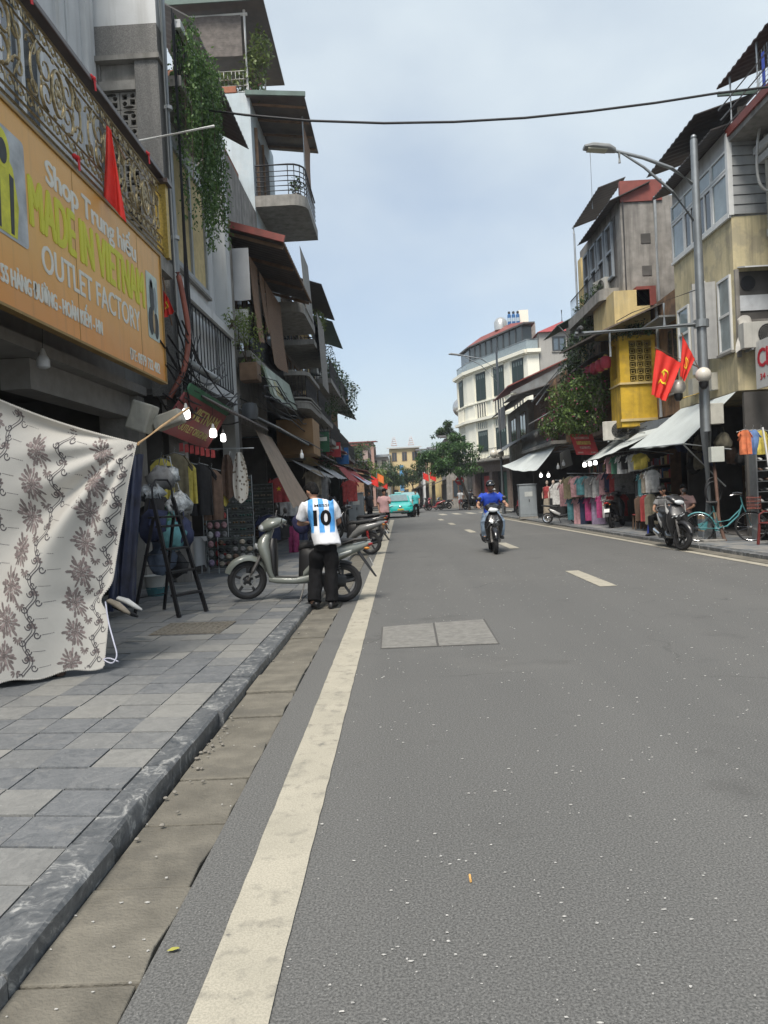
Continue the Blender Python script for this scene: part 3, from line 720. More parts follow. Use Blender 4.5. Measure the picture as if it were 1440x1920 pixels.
for i, (a, z) in enumerate(((7.9, 6.78), (9.55, 6.76), (11.6, 6.74), (8.9, 5.5), (10.3, 5.52))):
    t_ = B(); 
    for q in (-1, 1): t_.ell(f1.p(a + q * .04, z, 1.25), .03, .05, .03, 8, 6)
    t_.ell(f1.p(a, z, 1.26), .035, .03, .03, 8, 6); t_.slab([f1.p(a - .03, z, 1.27), f1.p(a + .03, z, 1.27), f1.p(a + .05, z - .13, 1.27), f1.p(a + .0, z - .15, 1.27)], (.008, 0, 0))
    tag(t_.ob('ribbon_bow', REDCL), ['red ribbon bow tied on the dark handrail, nearest the camera', 'red ribbon bow on the handrail halfway along the golden balcony', 'red ribbon bow on the handrail near the gilded end post', 'red ribbon bow low on the golden rail above MADE', 'red ribbon bow low on the golden rail above VIETNAM'][i], 'bow', 'red bows on the golden balcony')
# the orange sign
def _orange(n, l, bs, v):
    s = nd(n, l, 'ShaderNodeSeparateXYZ', {0: v}); g = MR(n, l, s.outputs[2], 3.3, 5.3)
    c = MX(n, l, g, (.72, .29, .05), (.70, .37, .075)); c = MX(n, l, MR(n, l, MA(n, l, 'ABSOLUTE', MA(n, l, 'SUBTRACT', g, .5)), .05, .4, .55, 0.), c, (.80, .47, .09))
    c = MX(n, l, MR(n, l, NZ(n, l, v, 1.5, 5), .45, .75, 0., .25), c, (.45, .26, .08)); c = MX(n, l, MR(n, l, NZ(n, l, MAPV(n, l, v, (9, 9, .5)), 1, 5), .55, .75, 0., .35), c, (.30, .17, .06)); l(c, bs.inputs['Base Color']); bs.inputs['Roughness'].default_value = .42; l(nd(n, l, 'ShaderNodeBump', {'Strength': .35, 'Distance': .06, 'Height': NZ(n, l, v, 1.4, 2)}).outputs[0], bs.inputs['Normal'])
sg = T('shop_sign', 'large orange shop sign with yellow MADE IN VIETNAM lettering under golden balcony', 'sign', (0, 0, 0))
B().box(-3.62, -3.56, 4.6, 11.95, 3.36, 5.31).ob('board', custom('orange_board', _orange), sg)
for q in (6.55, 8.75, 10.9): B().box(-3.5595, -3.5575, q, q + .012, 3.37, 5.30).ob('panel_seam', mat('seam_brown', (.36, .20, .05), .6), sg)
sgf = B()
for z0, z1 in ((3.33, 3.358), (5.312, 5.34)): sgf.box(-3.64, -3.54, 4.6, 11.98, z0, z1)
sgf.box(-3.64, -3.54, 11.952, 11.98, 3.36, 5.31); sgf.ob('board_trim', mat('sign_trim', (.30, .19, .06), .6), sg)
TW = mat('sign_white', (.72, .70, .62), .6, var=.04); TY = mat('sign_yellow', (.62, .60, .035), .6, var=.05)
def SM(y, z): return board_M((-3.557, y, z), (0, 1, 0), (0, 0, 1))
text(sg, 'Shop Trung hiếu', TW, SM(8.08, 4.80), bold=.035, fit=(2.75, .42), spacing=.95)
text(sg, 'MADE IN VIETNAM', TY, SM(7.68, 4.30), bold=.055, fit=(3.42, .50))
text(sg, 'OUTLET FACTORY', TW, SM(7.88, 3.90), bold=.03, fit=(2.97, .29))
text(sg, '55 HÀNG ĐƯỜNG - HOÀN KIẾM - HN', TW, SM(7.02, 3.56), bold=.04, fit=(2.4, .26))
text(sg, 'ĐT: 0979 722 482', TW, SM(10.38, 3.44), bold=.04, fit=(1.28, .16))
# printed picture panels: a figure in a yellow raincoat, and a group of dark jackets
def flat(poly, y, z, m, name, h=.004, parent=sg):
    B().slab([(-3.556 + h, y + a, z + c) for a, c in poly], (.002, 0, 0)).ob(name, m, parent)
def rrect(w_, h, r, k=4):
    return [(x + r * math.cos(a), z + r * math.sin(a)) for x, z, a0 in ((w_ - r, h - r, 0), (r, h - r, PI/2), (r, r, PI), (w_ - r, r, 1.5*PI)) for a in [a0 + PI/2 * i / k for i in range(k + 1)]]
SILV = mat('print_silver', (.42, .44, .45), .6, var=.3, scale=4); RAIN = mat('print_raincoat', (.62, .60, .04), .6, var=.25, scale=6); DKP = mat('print_dark', (.03, .035, .035), .6, var=.3, scale=10)
flat(rrect(.85, 1.05, .05), 6.75, 4.02, SILV, 'picture_panel', 0)
oval = lambda cx, cz, rx, rz, k=16: [(cx + rx * math.cos(2*PI*i/k), cz + rz * math.sin(2*PI*i/k)) for i in range(k)]
flat([(.15, .03), (.62, .03), (.68, .35), (.60, .70), (.50, .78), (.28, .78), (.16, .66), (.10, .3)], 6.75, 4.02, RAIN, 'raincoat', .003)
flat(oval(.40, .82, .15, .19), 6.75, 4.02, RAIN, 'raincoat_hood', .006); flat(oval(.41, .79, .08, .12), 6.75, 4.02, DKP, 'face_shadow', .009)
flat([(.50, .05), (.56, .05), (.60, .60), (.52, .62)], 6.75, 4.02, DKP, 'coat_edge', .006); flat([(.28, .05), (.32, .05), (.34, .55), (.30, .55)], 6.75, 4.02, DKP, 'coat_edge', .006)
flat(rrect(.52, .98, .04), 11.22, 3.92, mat('print_pale', (.50, .58, .52), .6, var=.15), 'picture_panel', 0)
for cx, cz, rx, rz, m_ in ((.22, .62, .09, .28, DKP), (.14, .26, .11, .21, DKP), (.38, .23, .10, .20, DKP), (.26, .27, .05, .18, mat('print_tan', (.38, .27, .14), .6)), (.22, .84, .06, .08, SILV), (.38, .62, .07, .2, mat('print_grey', (.25, .28, .29), .6))):
    flat(oval(cx, cz, rx, rz, 12), 11.22, 3.92, m_, 'jacket_print', .003 + .002 * (cx * 10 % 3))
# hanging lamps under the soffit
BULB = mat('bulb_off', (.66, .68, .70), .35, var=.04); BULBON = mat('bulb_lit', (1, .98, .93), .4, emit=3.2, var=0); SOCK = mat('bulb_socket', (.55, .55, .53), .5)
def bulb(c, label, lit=False, r=.055, cord=.3, group=None):
    t = T('light_bulb', label, 'light bulb', c, group=group)
    B().lathe([(r*.55, .0), (r*.98, .02), (r, .045), (r, .10), (r*.8, .135), (r*.6, .15)], 16).ob('globe', BULBON if lit else BULB, t, smooth=40)
    B().lathe([(r*.62, .1502), (r*.5, .175), (r*.42, .20), (r*.25, .235), (r*.1, .24)], 12).ob('socket', SOCK, t, smooth=40)
    B().tube([(0, 0, .23), (.01, 0, .23 + cord)], .004, 5).ob('cord', WIREM, t)
bulb(P(78, 690, 9.0), 'large unlit bulb hanging under the orange sign', r=.075, cord=.25)
bulb(P(348, 785, 11.6), 'lit bulb hanging beside the tip of the bamboo pole', True, r=.062)
bulb(P(399, 820, 13.2), 'lit bulb hanging below the red outlet sign', True, r=.062)

# ---- party wall between house 1 and house 2: granolithic band, breeze blocks, rough column (faces down the street)
f2s = Fac((0, 13.0, 0), (1, 0, 0), (0, -1, 0))
h2 = T('shop_house', 'narrow house with breeze-block side wall, hanging vines and grey framed window', 'house')
f2s.part('side_wall', WHITE, h2, (-4.79, -3.70, 9.55, 12.5, -.4, 0))
f2s.part('render_band', GRAN, h2, (-4.79, -3.70, 9.02, 9.545, -.4, .02))
f2s.part('ledge', CONC, h2, (-4.79, -3.66, 8.93, 9.015, -.4, .10))
f2s.part('side_wall', GRAN, h2, (-4.79, -3.96, 5.0, 5.6, -.4, 0), (-4.79, -4.70, 5.6, 8.925, -.4, 0))
f2s.part('recess', CONC, h2, (-4.70, -4.10, 8.62, 8.925, -.4, -.05)); f2s.part('ledge', CONC, h2, (-4.72, -4.10, 8.46, 8.615, -.4, .04))
f2s.part('rough_column', GRAN, h2, (-4.095, -3.70, 3.3, 8.925, -.4, .05))
f2s.part('recess', DARKIN, h2, (-4.70, -4.10, 5.6, 8.455, -.42, -.20))
# one breeze block with its round, square and lens holes cut through
def holes_mesh():
    blk = bpy.data.objects.new('tmpb', B().box(-.145, .145, -.05, .05, -.145, .145).mesh('breeze_block')); C.objects.link(blk)
    cut = B()
    for cx, cz in ((-.066, .022), (.066, -.066)): cut.box(cx - .042, cx + .042, -.08, .08, cz - .045, cz + .045)
    for cx, cz in ((.070, .045), (-.070, -.085 + .0)): cut.lathe([(.040, -.08), (.040, .08)], 14, (cx, 0, cz), 'y')
    for cz in (.112, -.0): pass
    ov = B().lathe([(1, -.08), (1, .08)], 18, (0, 0, 0), 'y').xf(Matrix.Translation((0, 0, .108)) @ Matrix.Diagonal((.098, 1, .026, 1))); cut.add(ov.v, ov.f)
    co = bpy.data.objects.new('tmpc', cut.mesh('c')); C.objects.link(co)
    md = blk.modifiers.new('b', 'BOOLEAN'); md.object = co; md.operation = 'DIFFERENCE'; md.solver = 'EXACT'
    me = evalmesh(blk, co); bpy.data.objects.remove(blk); bpy.data.objects.remove(co); return me
bmesh_blk = holes_mesh(); bmesh_blk.materials.clear(); bmesh_blk.materials.append(CONC)
for i in range(2):
    for j in range(9):
        o = bpy.data.objects.new('breeze_block', bmesh_blk); C.objects.link(o); o.parent = h2
        o.location = (-4.55 + i * .30, 13.08, 8.305 - j * .30); o.rotation_euler = (0, PI if (i + j) % 2 else 0, 0)
# ---- house 2 facade
f2 = Fac((-4.0, 0, 0), (0, 1, 0), (1, 0, 0))
f2.part('wall', WHITE, h2, (13.41, 18.0, 5.42, 8.715, -4, 0), (13.41, 18.0, 3.5, 5.41, -4, -.02), (13.41, 18.0, 8.90, 9.5, -4, -1.6))
f2.part('front_column', WHITE, h2, (17.55, 18.0, KERB, 9.9, .0, .30))
f2.part('front_column', GREYP, h2, (13.41, 13.60, KERB, 9.0, .0, .28))
f2.window(h2, 14.35, 16.85, 5.95, 8.3, 2, 1, mat('grey_alu', (.30, .32, .33), .5, var=.1), mat('curtain_yellow', (.55, .44, .22), .8, var=.15), .12, .06)
f2.part('balcony_slab', WHITE, h2, (13.42, 17.54, 3.66, 3.86, .0, .38)); f2.part('coping', WHITE, h2, (13.42, 17.54, 5.16, 5.32, .20, .40))
f2.rail(h2, 13.5, 17.5, 3.86, 5.14, .32, BLACKM, .24, .014)
f2.part('balcony_slab', CONC, h2, (13.42, 16.2, 8.72, 8.90, 0.0, .55)); f2.part('coping', WHITE, h2, (13.42, 16.2, 9.72, 9.86, .45, .60))
f2.rail(h2, 13.5, 16.1, 8.9, 9.72, .5, BLACKM, .12, .014)
f2.sheet(h2, 'awning', SHEETD, 13.3, 17.6, 3.62, .1, 3.05, 1.05)
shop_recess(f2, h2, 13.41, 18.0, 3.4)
# vines over the upper balcony
rv = random.Random(5)
vt = T('hanging_vine', 'thick curtain of green creeper hanging from the upper balcony beside the grey pipe', 'vine', (-3.45, 14.75, 9.7)); vb = B(); sb = B()
for i in range(80):
    a = -1.3 + 2.6 * rv.random(); ln = rv.uniform(1.2, 3.3) * (1.1 - .12 * abs(a)) ; p0 = V((rv.uniform(-.12, .22), a, rv.uniform(-.1, .35)))
    trailing(vb, p0, ln, rv, .085, 52, .05)
    if i % 6 == 0: sb.tube([p0, p0 + V((.03, .03, -ln * .5)), p0 + V((0, 0, -ln))], .006, 4)
for i in range(9): leaves(vb, (rv.uniform(-.1, .2), rv.uniform(-1.3, 1.3), rv.uniform(-.3, .5)), (.25, .35, .25), 110, .08, rv)
vb.ob('foliage', _leafm((.035, .085, .022), (.15, .25, .075), 'creeper_leaf'), vt, fix=False); sb.ob('stem', mat('stem_brown', (.09, .065, .045), .9), vt)
# drain pipe with elbow, white bracket bar, orange conduit, cable bundle
pp = T('drain_pipe', 'grey plastic drain pipe running down beside the breeze-block wall', 'pipe')
B().tube([(-3.62, 13.15, 12.4), (-3.62, 13.15, 4.1), (-3.60, 13.2, 3.95), (-3.50, 13.45, 3.88), (-3.45, 15.0, 3.86)], .062, 12).ob('pipe', PVC, pp, smooth=50)
B().tube([(-3.62, 13.02, 12.4), (-3.62, 13.02, 3.2)], .03, 8).ob('thin_pipe', mat('pale_pipe', (.5, .5, .47), .6, streak=.4), pp, smooth=50)
for z in (11, 8.2, 6.0): B().lathe([(.075, -.03), (.075, .03)], 12, (-3.62, 13.15, z)).ob('pipe_collar', PVC, pp)
tag(B().tube(curve([(-3.5, 12.75, 5.3), (-3.46, 12.85, 4.9), (-3.42, 12.9, 4.3), (-3.5, 12.8, 3.7), (-3.75, 12.7, 3.2)]), .045, 10).ob('conduit', mat('red_conduit', (.24, .075, .05), .6, var=.2), smooth=60), 'dull red corrugated conduit bending behind the end of the orange sign', 'conduit')
tag(B().tube([P(253, 268, 12.3), P(403, 240, 13.0)], .022, 8).ob('flag_pole', mat('pale_metal', (.6, .6, .57), .5)), 'thin white pole jutting out past the drain pipe into the vines', 'pole')
B_ = B(); rn = random.Random(11)
for i in range(26):
    z = rn.uniform(3.0, 4.6); p = V((-3.55 + rn.uniform(-.12, .2), rn.uniform(11.6, 12.9), z)); q = V((-3.5 + rn.uniform(-.1, .15), rn.uniform(13.4, 17.2), rn.uniform(3.1, 4.5))); sag = rn.uniform(.1, .5)
    B_.tube([p.lerp(q, t) - V((0, 0, sag * 4 * t * (1 - t))) + V((rn.uniform(-.03, .03), 0, 0)) for t in [j / 8 for j in range(9)]], rn.choice((.008, .011, .016)), 5)
for i in range(9):
    z = rn.uniform(5.2, 9); x = -3.53 + rn.uniform(-.03, .05); B_.tube([(x, 13.32 + rn.uniform(-.04, .04), 9 + rn.random()), (x, 13.32, 6), (x + rn.uniform(-.05, .05), 13.3, 4.5), (x - .1, 12.9 + rn.uniform(0, .8), 3.1)], .012, 5)
for i in range(6):
    c = V((-3.5, 12.6 + i * .25, 3.45 + rn.uniform(-.2, .3))); r_ = rn.uniform(.1, .22); B_.tube([c + V((rn.uniform(-.02, .02), r_ * math.cos(a*.55), r_ * .8 * math.sin(a*.55))) for a in range(16)], .008, 5)
tag(B_.ob('cable_tangle', WIREM, smooth=60), 'messy tangle of black cables looping along the house fronts', None, kind='stuff')
# ---- house 3: red-edged roof, tarp, bamboo blinds
f3 = Fac((-4.0, 0, 0), (0, 1, 0), (1, 0, 0))
h3 = T('shop_house', 'dark wooden house with red-edged lean-to roof and hanging bamboo blinds', 'house')
f3.part('wall', GREYP, h3, (18.02, 23.98, 3.5, 10.4, -4, -.02))
f3.part('side_column', GREYP, h3, (18.02, 18.3, KERB, 7.6, -.02, .3))
f3.sheet(h3, 'awning', SHEETD, 18.45, 24.1, 8.12, -.02, 7.62, 1.52, wave=.22)
f3.part('red_verge', REDROOF, h3)if False else None
rvb = B(); rvb.beam(f3.p(18.40, 8.17, -.05), f3.p(18.40, 7.66, 1.55), .10, .16, (0, 0, 1)); rvb.ob('red_verge', REDROOF, h3)
B().beam(f3.p(18.4, 7.60, 1.50), f3.p(24.1, 7.58, 1.52), .05).ob('eave_beam', WOOD, h3)
for a in (18.6, 20.4, 22.3, 23.9): B().beam(f3.p(a, 7.98, .05), f3.p(a, 7.52, 1.48), .05, .08).ob('rafter', WOOD, h3)
tf = lambda u, v: V((-3.97 + .62 * u, 18.52 + .03 * math.sin(u * 7 + v * 3) * v, 7.55 - 1.25 * v))
tag(B().grid(tf, 12, 12, .006).ob('tarpaulin', mat('grey_tarp', (.46, .47, .48), .6, var=.06, scale=3), smooth=60), 'pale grey tarpaulin hung under the red roof edge', 'tarpaulin')
tag(B().box(-3.97, -3.44, 18.55, 18.59, 5.3, 6.1).ob('board_panel', mat('dirty_white_sheet', (.48, .49, .47), .7, var=.1, streak=.4), h3), None)
for i, (a0, a1, z0, tilt) in enumerate(((18.75, 19.75, 5.45, .15), (20.0, 20.75, 5.9, .02), (20.9, 23.6, 5.25, -.12))):
    fn = lambda u, v: V((-3.38 + .05 * math.sin(u * 5 + i) * v + .12 * v * v, a0 + (a1 - a0) * u + tilt * v, 7.42 + (z0 + (.18 * u - .1) - 7.42) * v))
    o = B().grid(fn, 10, 14, .012).ob('bamboo_blind', BAMBOO, smooth=60)
    tag(o, ['narrow brown bamboo blind hanging next to the grey tarpaulin', 'short bamboo blind between two longer blinds', 'wide bamboo blind at the far end under the red-edged roof'][i], 'blind', 'bamboo blinds under the red roof')
f3.part('balcony_slab', CONC, h3, (18.3, 23.9, 4.9, 5.05, 0, .62)); f3.rail(h3, 18.4, 23.8, 5.05, 5.75, .58, BLACKM, .12, .014, ends=.5)
f3.window(h3, 19, 20.8, 5.3, 7.2, 2, 1, WOOD, GLASS, .08); f3.window(h3, 21.4, 23.2, 5.3, 7.2, 2, 1, WOOD, GLASS, .08)
f3.sheet(h3, 'awning', SHEETZ, 18.1, 23.9, 3.75, .1, 3.12, 1.25, wave=.2)
shop_recess(f3, h3, 18.02, 23.98, 3.45)
f3.sheet(h3, 'top_awning', mat('grey_sheet', (.13, .125, .125), .65, var=.15, scale=2), 15.4, 21.2, 11.75, -.75, 11.1, .32, wave=.25)
f3.part('upper_wall', mat('brick_red_wall', (.24, .12, .08), .95, var=.25, scale=9, bump=.4), h3, (18.02, 23.9, 8.3, 11.6, -4, -.5))
s2 = T('shop_sign', 'weathered pale green sign box slung below the bamboo blinds', 'sign'); 
sa, sb_ = PX(484, 668, -3.25), PX(541, 722, -3.25)
B().slab([(-3.25, 19.35, 4.86), (-3.25, 23.8, 5.02), (-3.05, 23.8, 4.22), (-3.05, 19.35, 4.0)], (-.05, 0, -.0)).ob('board', mat('green_sign', (.28, .34, .28), .6, var=.2, scale=1.5, streak=.3), s2)
B().slab([(-3.245, 19.5, 4.78), (-3.245, 20.0, 4.80), (-3.05, 20.0, 4.13), (-3.05, 19.5, 4.12)], (.006, 0, 0)).ob('pale_panel', mat('sign_pale', (.48, .52, .44), .6, var=.15), s2)
for k in range(13):
    y_ = 20.25 + k * .265; B().slab([(-3.19, y_, 4.62), (-3.19, y_ + .17, 4.63), (-3.085, y_ + .17, 4.22), (-3.085, y_, 4.21)], (.006, 0, 0)).ob('worn_print', mat('worn_yellow', (.46, .42, .22), .7, var=.35, scale=12), s2)
bush('potted_plant', 'straggly plant in an old box on the ledge beside the white column', (-3.5, 18.3, 4.75), [((.1, -.1, .35), (.35, .35, .4)), ((.25, .1, .8), (.3, .3, .4)), ((-.1, -.5, .6), (.35, .35, .3)), ((.2, .3, 0), (.25, .35, .3))], 420, .09, LEAFY, rv, 8)
tag(B().box(-3.62, -3.2, 18.0, 18.55, 4.3, 4.72).ob('planter_box', WOOD, bevel=.02), 'rotting brown planter box below the straggly plant', 'planter')
bush('roof_plant', 'thin leafy sprigs growing over the balcony coping by the white column', (-3.55, 17.0, 5.3), [((.1, 0, .2), (.25, .6, .25)), ((.2, .7, .35), (.25, .4, .3))], 260, .08, LEAFY, rv, 6)
# ---- house 4: pale blue tower, terrace roofs, rounded balcony
f4s = Fac((0, 24.0, 0), (1, 0, 0), (0, -1, 0)); f4 = Fac((-4.05, 0, 0), (0, 1, 0), (1, 0, 0))
h4 = T('tower_house', 'tall pale blue house with roofed balcony and planted roof terrace', 'house')
f4s.part('side_wall', CYANP, h4, (-8, -4.05, 3.4, 14.15, -4.5, 0))
def balc(f, parent, a0, a1, z0, out, th=.28, m=CONC, r=.5):
    """slab with a rounded outer corner"""
    pts = [(a0, 0), (a0, out - r)] + [(a0 + r - r * math.cos(t), out - r + r * math.sin(t)) for t in [PI/2 * k / 6 for k in range(1, 7)]] + [(a1, out), (a1, 0)]
    b = B().slab([f.p(a, z0, n) for a, n in pts], (0, 0, th)); return b.ob('balcony_slab', m, parent)
balc(f4, h4, 24.02, 27.4, 10.62, 1.6, .34); b = B()
pts = [(24.06, .05), (24.06, 1.05)] + [(24.55 - .5 * math.cos(t), 1.05 + .5 * math.sin(t)) for t in (.4, .8, 1.2, 1.57)] + [(27.3, 1.55)]
for z in (11.1, 11.25, 11.4, 11.55, 11.7, 11.9): b.tube([f4.p(a, z, n) for a, n in pts], .016 if z < 11.9 else .028, 6)
tr = b.ob('railing', BLACKM, h4); 
for i in range(6): a, n = pts[min(i, len(pts)-1)]; B().tube([f4.p(a, 10.95, n), f4.p(a, 11.9, n)], .018, 5).ob('railing_post', BLACKM, tr)
f4.part('dark_opening', DARKIN, h4, (24.6, 27.0, 10.96, 13.2, .01, .04)); f4.part('door_frame', WOOD, h4, (24.5, 24.6, 10.96, 13.3, .01, .1), (25.7, 25.8, 10.96, 13.3, .01, .1))
b = B().slab([f4.p(23.85, 14.0, -.1), f4.p(27.6, 14.0, -.1), f4.p(27.6, 13.75, 1.75), f4.p(23.85, 13.82, 1.72)], (0, 0, .05)); b.ob('terrace_roof', SHEETD, h4)
b = B().beam(f4.p(23.83, 14.06, -.1), f4.p(23.83, 13.90, 1.75), .08, .14, (0, 0, 1)); b.ob('roof_edge', SHEETG, h4)
for a in (24.3, 25.3, 26.3, 27.2): B().beam(f4.p(a, 13.93, .02), f4.p(a, 13.72, 1.68), .05, .07).ob('rafter', WOOD, h4)
fn = lambda u, v: f4.p(25.4 + 1.7 * u, 13.65 - 1.9 * v, 1.5 - .15 * v * (1 - v)); o = B().grid(fn, 8, 12, .01).ob('bamboo_blind', BAMBOO, smooth=60); tag(o, 'brown bamboo blind hanging at the far edge of the high balcony', 'blind', 'bamboo blinds')
B().tube([f4.p(25.0, 11.9, 1.5), f4.p(25.0, 13.8, 1.5)], .03, 8).ob('post', GREYM, h4)
b = B().lathe([(.16, 0), (.20, .08), (.19, .3), (.14, .36)], 12, f4.p(25.0, 10.97, 1.2)); tag(b.ob('plant_pot', mat('dark_pot', (.04, .04, .042), .5), smooth=40), 'dark round pot standing on the high rounded balcony', 'pot')
bush('potted_plant', 'spiky plant in the dark pot on the high balcony', f4.p(25.0, 11.33, 1.2), [((0, 0, .25), (.22, .22, .3))], 70, .14, LEAFR, rv, 4)
# roof terrace pavilion
b = B().slab([(-6.6, 23.7, 16.75), (-3.42, 23.7, 16.75), (-3.45, 28.2, 16.55), (-6.6, 28.2, 16.6)], (0, 0, .05)); b.ob('pavilion_roof', SHEETD, h4)
B().beam((-6.6, 23.68, 16.84), (-3.42, 23.68, 16.84), .05, .16, (0, 0, 1)).ob('roof_edge', SHEETG, h4)
for x, y in ((-4.1, 24.1), (-4.1, 27.8), (-6.4, 24.1)): B().tube([(x, y, 14.15), (x, y, 16.75)], .045, 8).ob('post', WHITEM, h4)
B().tube([(-6.4, 24.08, 16.6), (-4.0, 24.08, 16.6)], .05, 8).ob('top_rail', WHITEM, h4)
fn = lambda u, v: V((-6.2 + 2.0 * u, 24.02 + .02 * math.sin(u * 9), 16.55 - 1.25 * v)); tag(B().grid(fn, 8, 10, .012).ob('bamboo_blind', mat('grey_reed', (.13, .115, .105), .85, var=.3, scale=6, streak=.6, scol=(.05, .045, .04), sscale=(3, 3, 40)), smooth=60), 'rolled-down bamboo blind on the roof terrace of the pale blue house', 'blind', 'bamboo blinds')
f4s.rail(h4, -6.4, -4.1, 14.15, 14.85, -.06, WHITEM, .12, .012, mid=(14.4, 14.6))
bush('bamboo_plant', 'feathery bamboo clump at the corner of the roof terrace', (-3.95, 24.3, 14.3), [((0, 0, .6), (.42, .4, .7)), ((.25, 0, 1.3), (.4, .4, .7)), ((-.5, 0, .35), (.6, .4, .35)), ((-1.3, 0, .4), (.6, .4, .35))], 1100, .16, _leafm((.07, .11, .025), (.17, .22, .07), 'bamboo_leaf'), rv, 10, shell=.05)
tag(B().box(-5.0, -4.45, 23.98, 24.25, 14.16, 14.36).ob('flower_box', TERRA, bevel=.02), 'brick red flower box on the roof terrace ledge', 'planter')
bush('red_flower_plant', 'small bush with red flowers hanging off the terrace corner', (-3.9, 24.1, 14.2), [((.1, 0, 0), (.25, .3, .28))], 200, .08, LEAFR, rv, 3, flower=LEAFP, fn=16)
# lower floors of house 4
f4.part('lower_wall', GREYP, h4, (24.02, 28.4, 3.4, 8.2, -3.5, .0)); balc(f4, h4, 24.05, 27.6, 7.35, 1.3, .3); balc(f4, h4, 24.05, 27.6, 4.32, 1.35, .22, CONC)
for z in (4.5, 4.62): balc(f4, h4, 24.03, 27.62, z, 1.38, .05, CONC)
f4.rail(h4, 24.3, 27.5, 4.68, 5.4, 1.25, BLACKM, .1, .014, ends=1.1); balc(f4, h4, 24.05, 27.6, 5.36, 1.36, .12, CONC)
f4.window(h4, 24.6, 26.8, 5.5, 7.2, 2, 1, WOOD, GLASS, .08)
fn = lambda u, v: f4.p(24.8 + 2.2 * u, 9.6 - 2.0 * v, 1.22 + .1 * v); tag(B().grid(fn, 8, 12, .01).ob('roller_blind', mat('grey_blind', (.26, .25, .23), .8, var=.15, streak=.4), smooth=60), 'long grey blind hanging between the two balconies of the blue tower', 'blind')
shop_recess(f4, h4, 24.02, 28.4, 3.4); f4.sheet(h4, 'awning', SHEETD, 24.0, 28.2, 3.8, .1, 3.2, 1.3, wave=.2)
# plywood box sign under the rounded balcony
tag(B().box(-3.95, -2.75, 25.2, 27.3, 2.95, 4.1).ob('signboard_box', mat('plywood', (.34, .20, .09), .7, var=.12, scale=3, streak=.15)), 'plain brown plywood box hung under the rounded balcony', 'box')
# ---- houses 5..9: further down, each with its own balconies, blinds, plants
def left_house(label, y0, y1, X, top, col, zs, balcs, awn, seed, win=WOOD, roof=SHEETD):
    rr = random.Random(seed); f = Fac((X, 0, 0), (0, 1, 0), (1, 0, 0)); t = T('shop_house', label, 'house')
    f.part('wall', col, t, (y0 + .02, y1 - .02, 3.2, top, -4, 0)); shop_recess(f, t, y0, y1, 3.18, 2.2)
    for z0, z1 in zs:
        k = max(1, int((y1 - y0) / 2.6)); st = (y1 - y0) / k
        for i in range(k): f.window(t, y0 + i*st + .45, y0 + (i+1)*st - .45, z0, z1, 2, 2, win, GLASS, .08, sill=True)
    for z, out in balcs:
        f.part('balcony_slab', CONC, t, (y0 + .15, y1 - .15, z, z + .2, 0, out)); f.rail(t, y0 + .2, y1 - .2, z + .2, z + 1.05, out - .05, BLACKM, .14, .016, ends=out - .1)
    for z, out, m_ in awn: f.sheet(t, 'awning', m_, y0 - .1, y1 + .05, z + .55, .02, z, out, wave=.25)
    f.part('parapet', col, t, (y0, y1, top, top + .14, -.3, .12)); return f, t
f5, h5 = left_house('grey house with awnings just past the pale blue tower', 28.4, 34, -4.1, 9.4, GREYP, [(5.2, 7.0), (7.7, 9.0)], [(4.5, 1.3), (7.2, 1.2)], [(9.3, 1.6, SHEETD), (3.0, 1.4, SHEETD)], 1)
f6, h6 = left_house('ochre stained house behind the hanging greenery, second past the blue tower', 34, 40, -4.1, 9.2, YELP, [(4.6, 6.2), (7.2, 8.8)], [(3.9, 1.2), (6.6, 1.3)], [(9.2, 1.5, SHEETG), (2.9, 1.3, REDROOF)], 2)
f7, h7 = left_house('grey house with the big leafy shrub on its roof balcony', 40, 46.5, -4.1, 8.8, CONC, [(4.5, 6.1)], [(3.8, 1.2), (6.7, 1.3)], [(3.0, 1.6, SHEETD)], 3)
f8, h8 = left_house('low brown house with red awning beyond the roof shrub', 46.5, 54, -4.1, 7.4, BROWNP, [(4.4, 6.2)], [(3.8, 1.1)], [(3.0, 2.2, REDROOF), (6.9, 1.3, SHEETD)], 4)
f9, h9 = left_house('dark small house last before the crossing, left of the taxi', 54, 66, -4.1, 5.8, GREYP, [(3.7, 5.2)], [], [(2.9, 2.0, SHEETD)], 5)
bush('roof_shrub', 'big leafy shrub bulging from a roof balcony against the sky', (-3.6, 44.0, 7.2), [((0.1, 0, .9), (.95, 1.6, 1.1)), ((.7, 0, .3), (.75, 1.3, .8)), ((.9, .3, -.5), (.5, 1.0, .7)), ((0, -.2, 1.7), (.6, 1.0, .6)), ((1.35, .2, .45), (.28, .5, .4))], 3000, .16, LEAFD, rv, 14, cat='shrub', shell=.1, flower=_leafm((.20, .10, .08), (.3, .2, .12), 'dry_leaf'), fn=60)
bush('hanging_vine', 'light green vines draped down the far left house fronts', (-3.1, 37.5, 7.8), [((0, 0, 0), (.35, 1.6, 1.3)), ((.1, 1.8, -.9), (.3, 1.1, 1.2)), ((0, .3, -1.8), (.3, 1.2, .9))], 1500, .11, LEAFR, rv, 8, cat='vine')
bush('balcony_plant', 'bushy plants crowding the balcony before the draped vines', (-3.0, 33.0, 5.0), [((0, 0, .3), (.3, 1.0, .35)), ((.1, -1.6, .1), (.25, .6, .3)), ((0, -.6, -2.0), (.35, .6, .4))], 600, .12, LEAFR, rv, 6)
bush('balcony_plant', 'pale plants on the top edge of the second house past the blue tower', (-3.0, 31.0, 8.6), [((0, 0, .1), (.3, 1.2, .4)), ((0, 1.6, .3), (.3, .8, .4))], 500, .12, LEAFY, rv, 6)
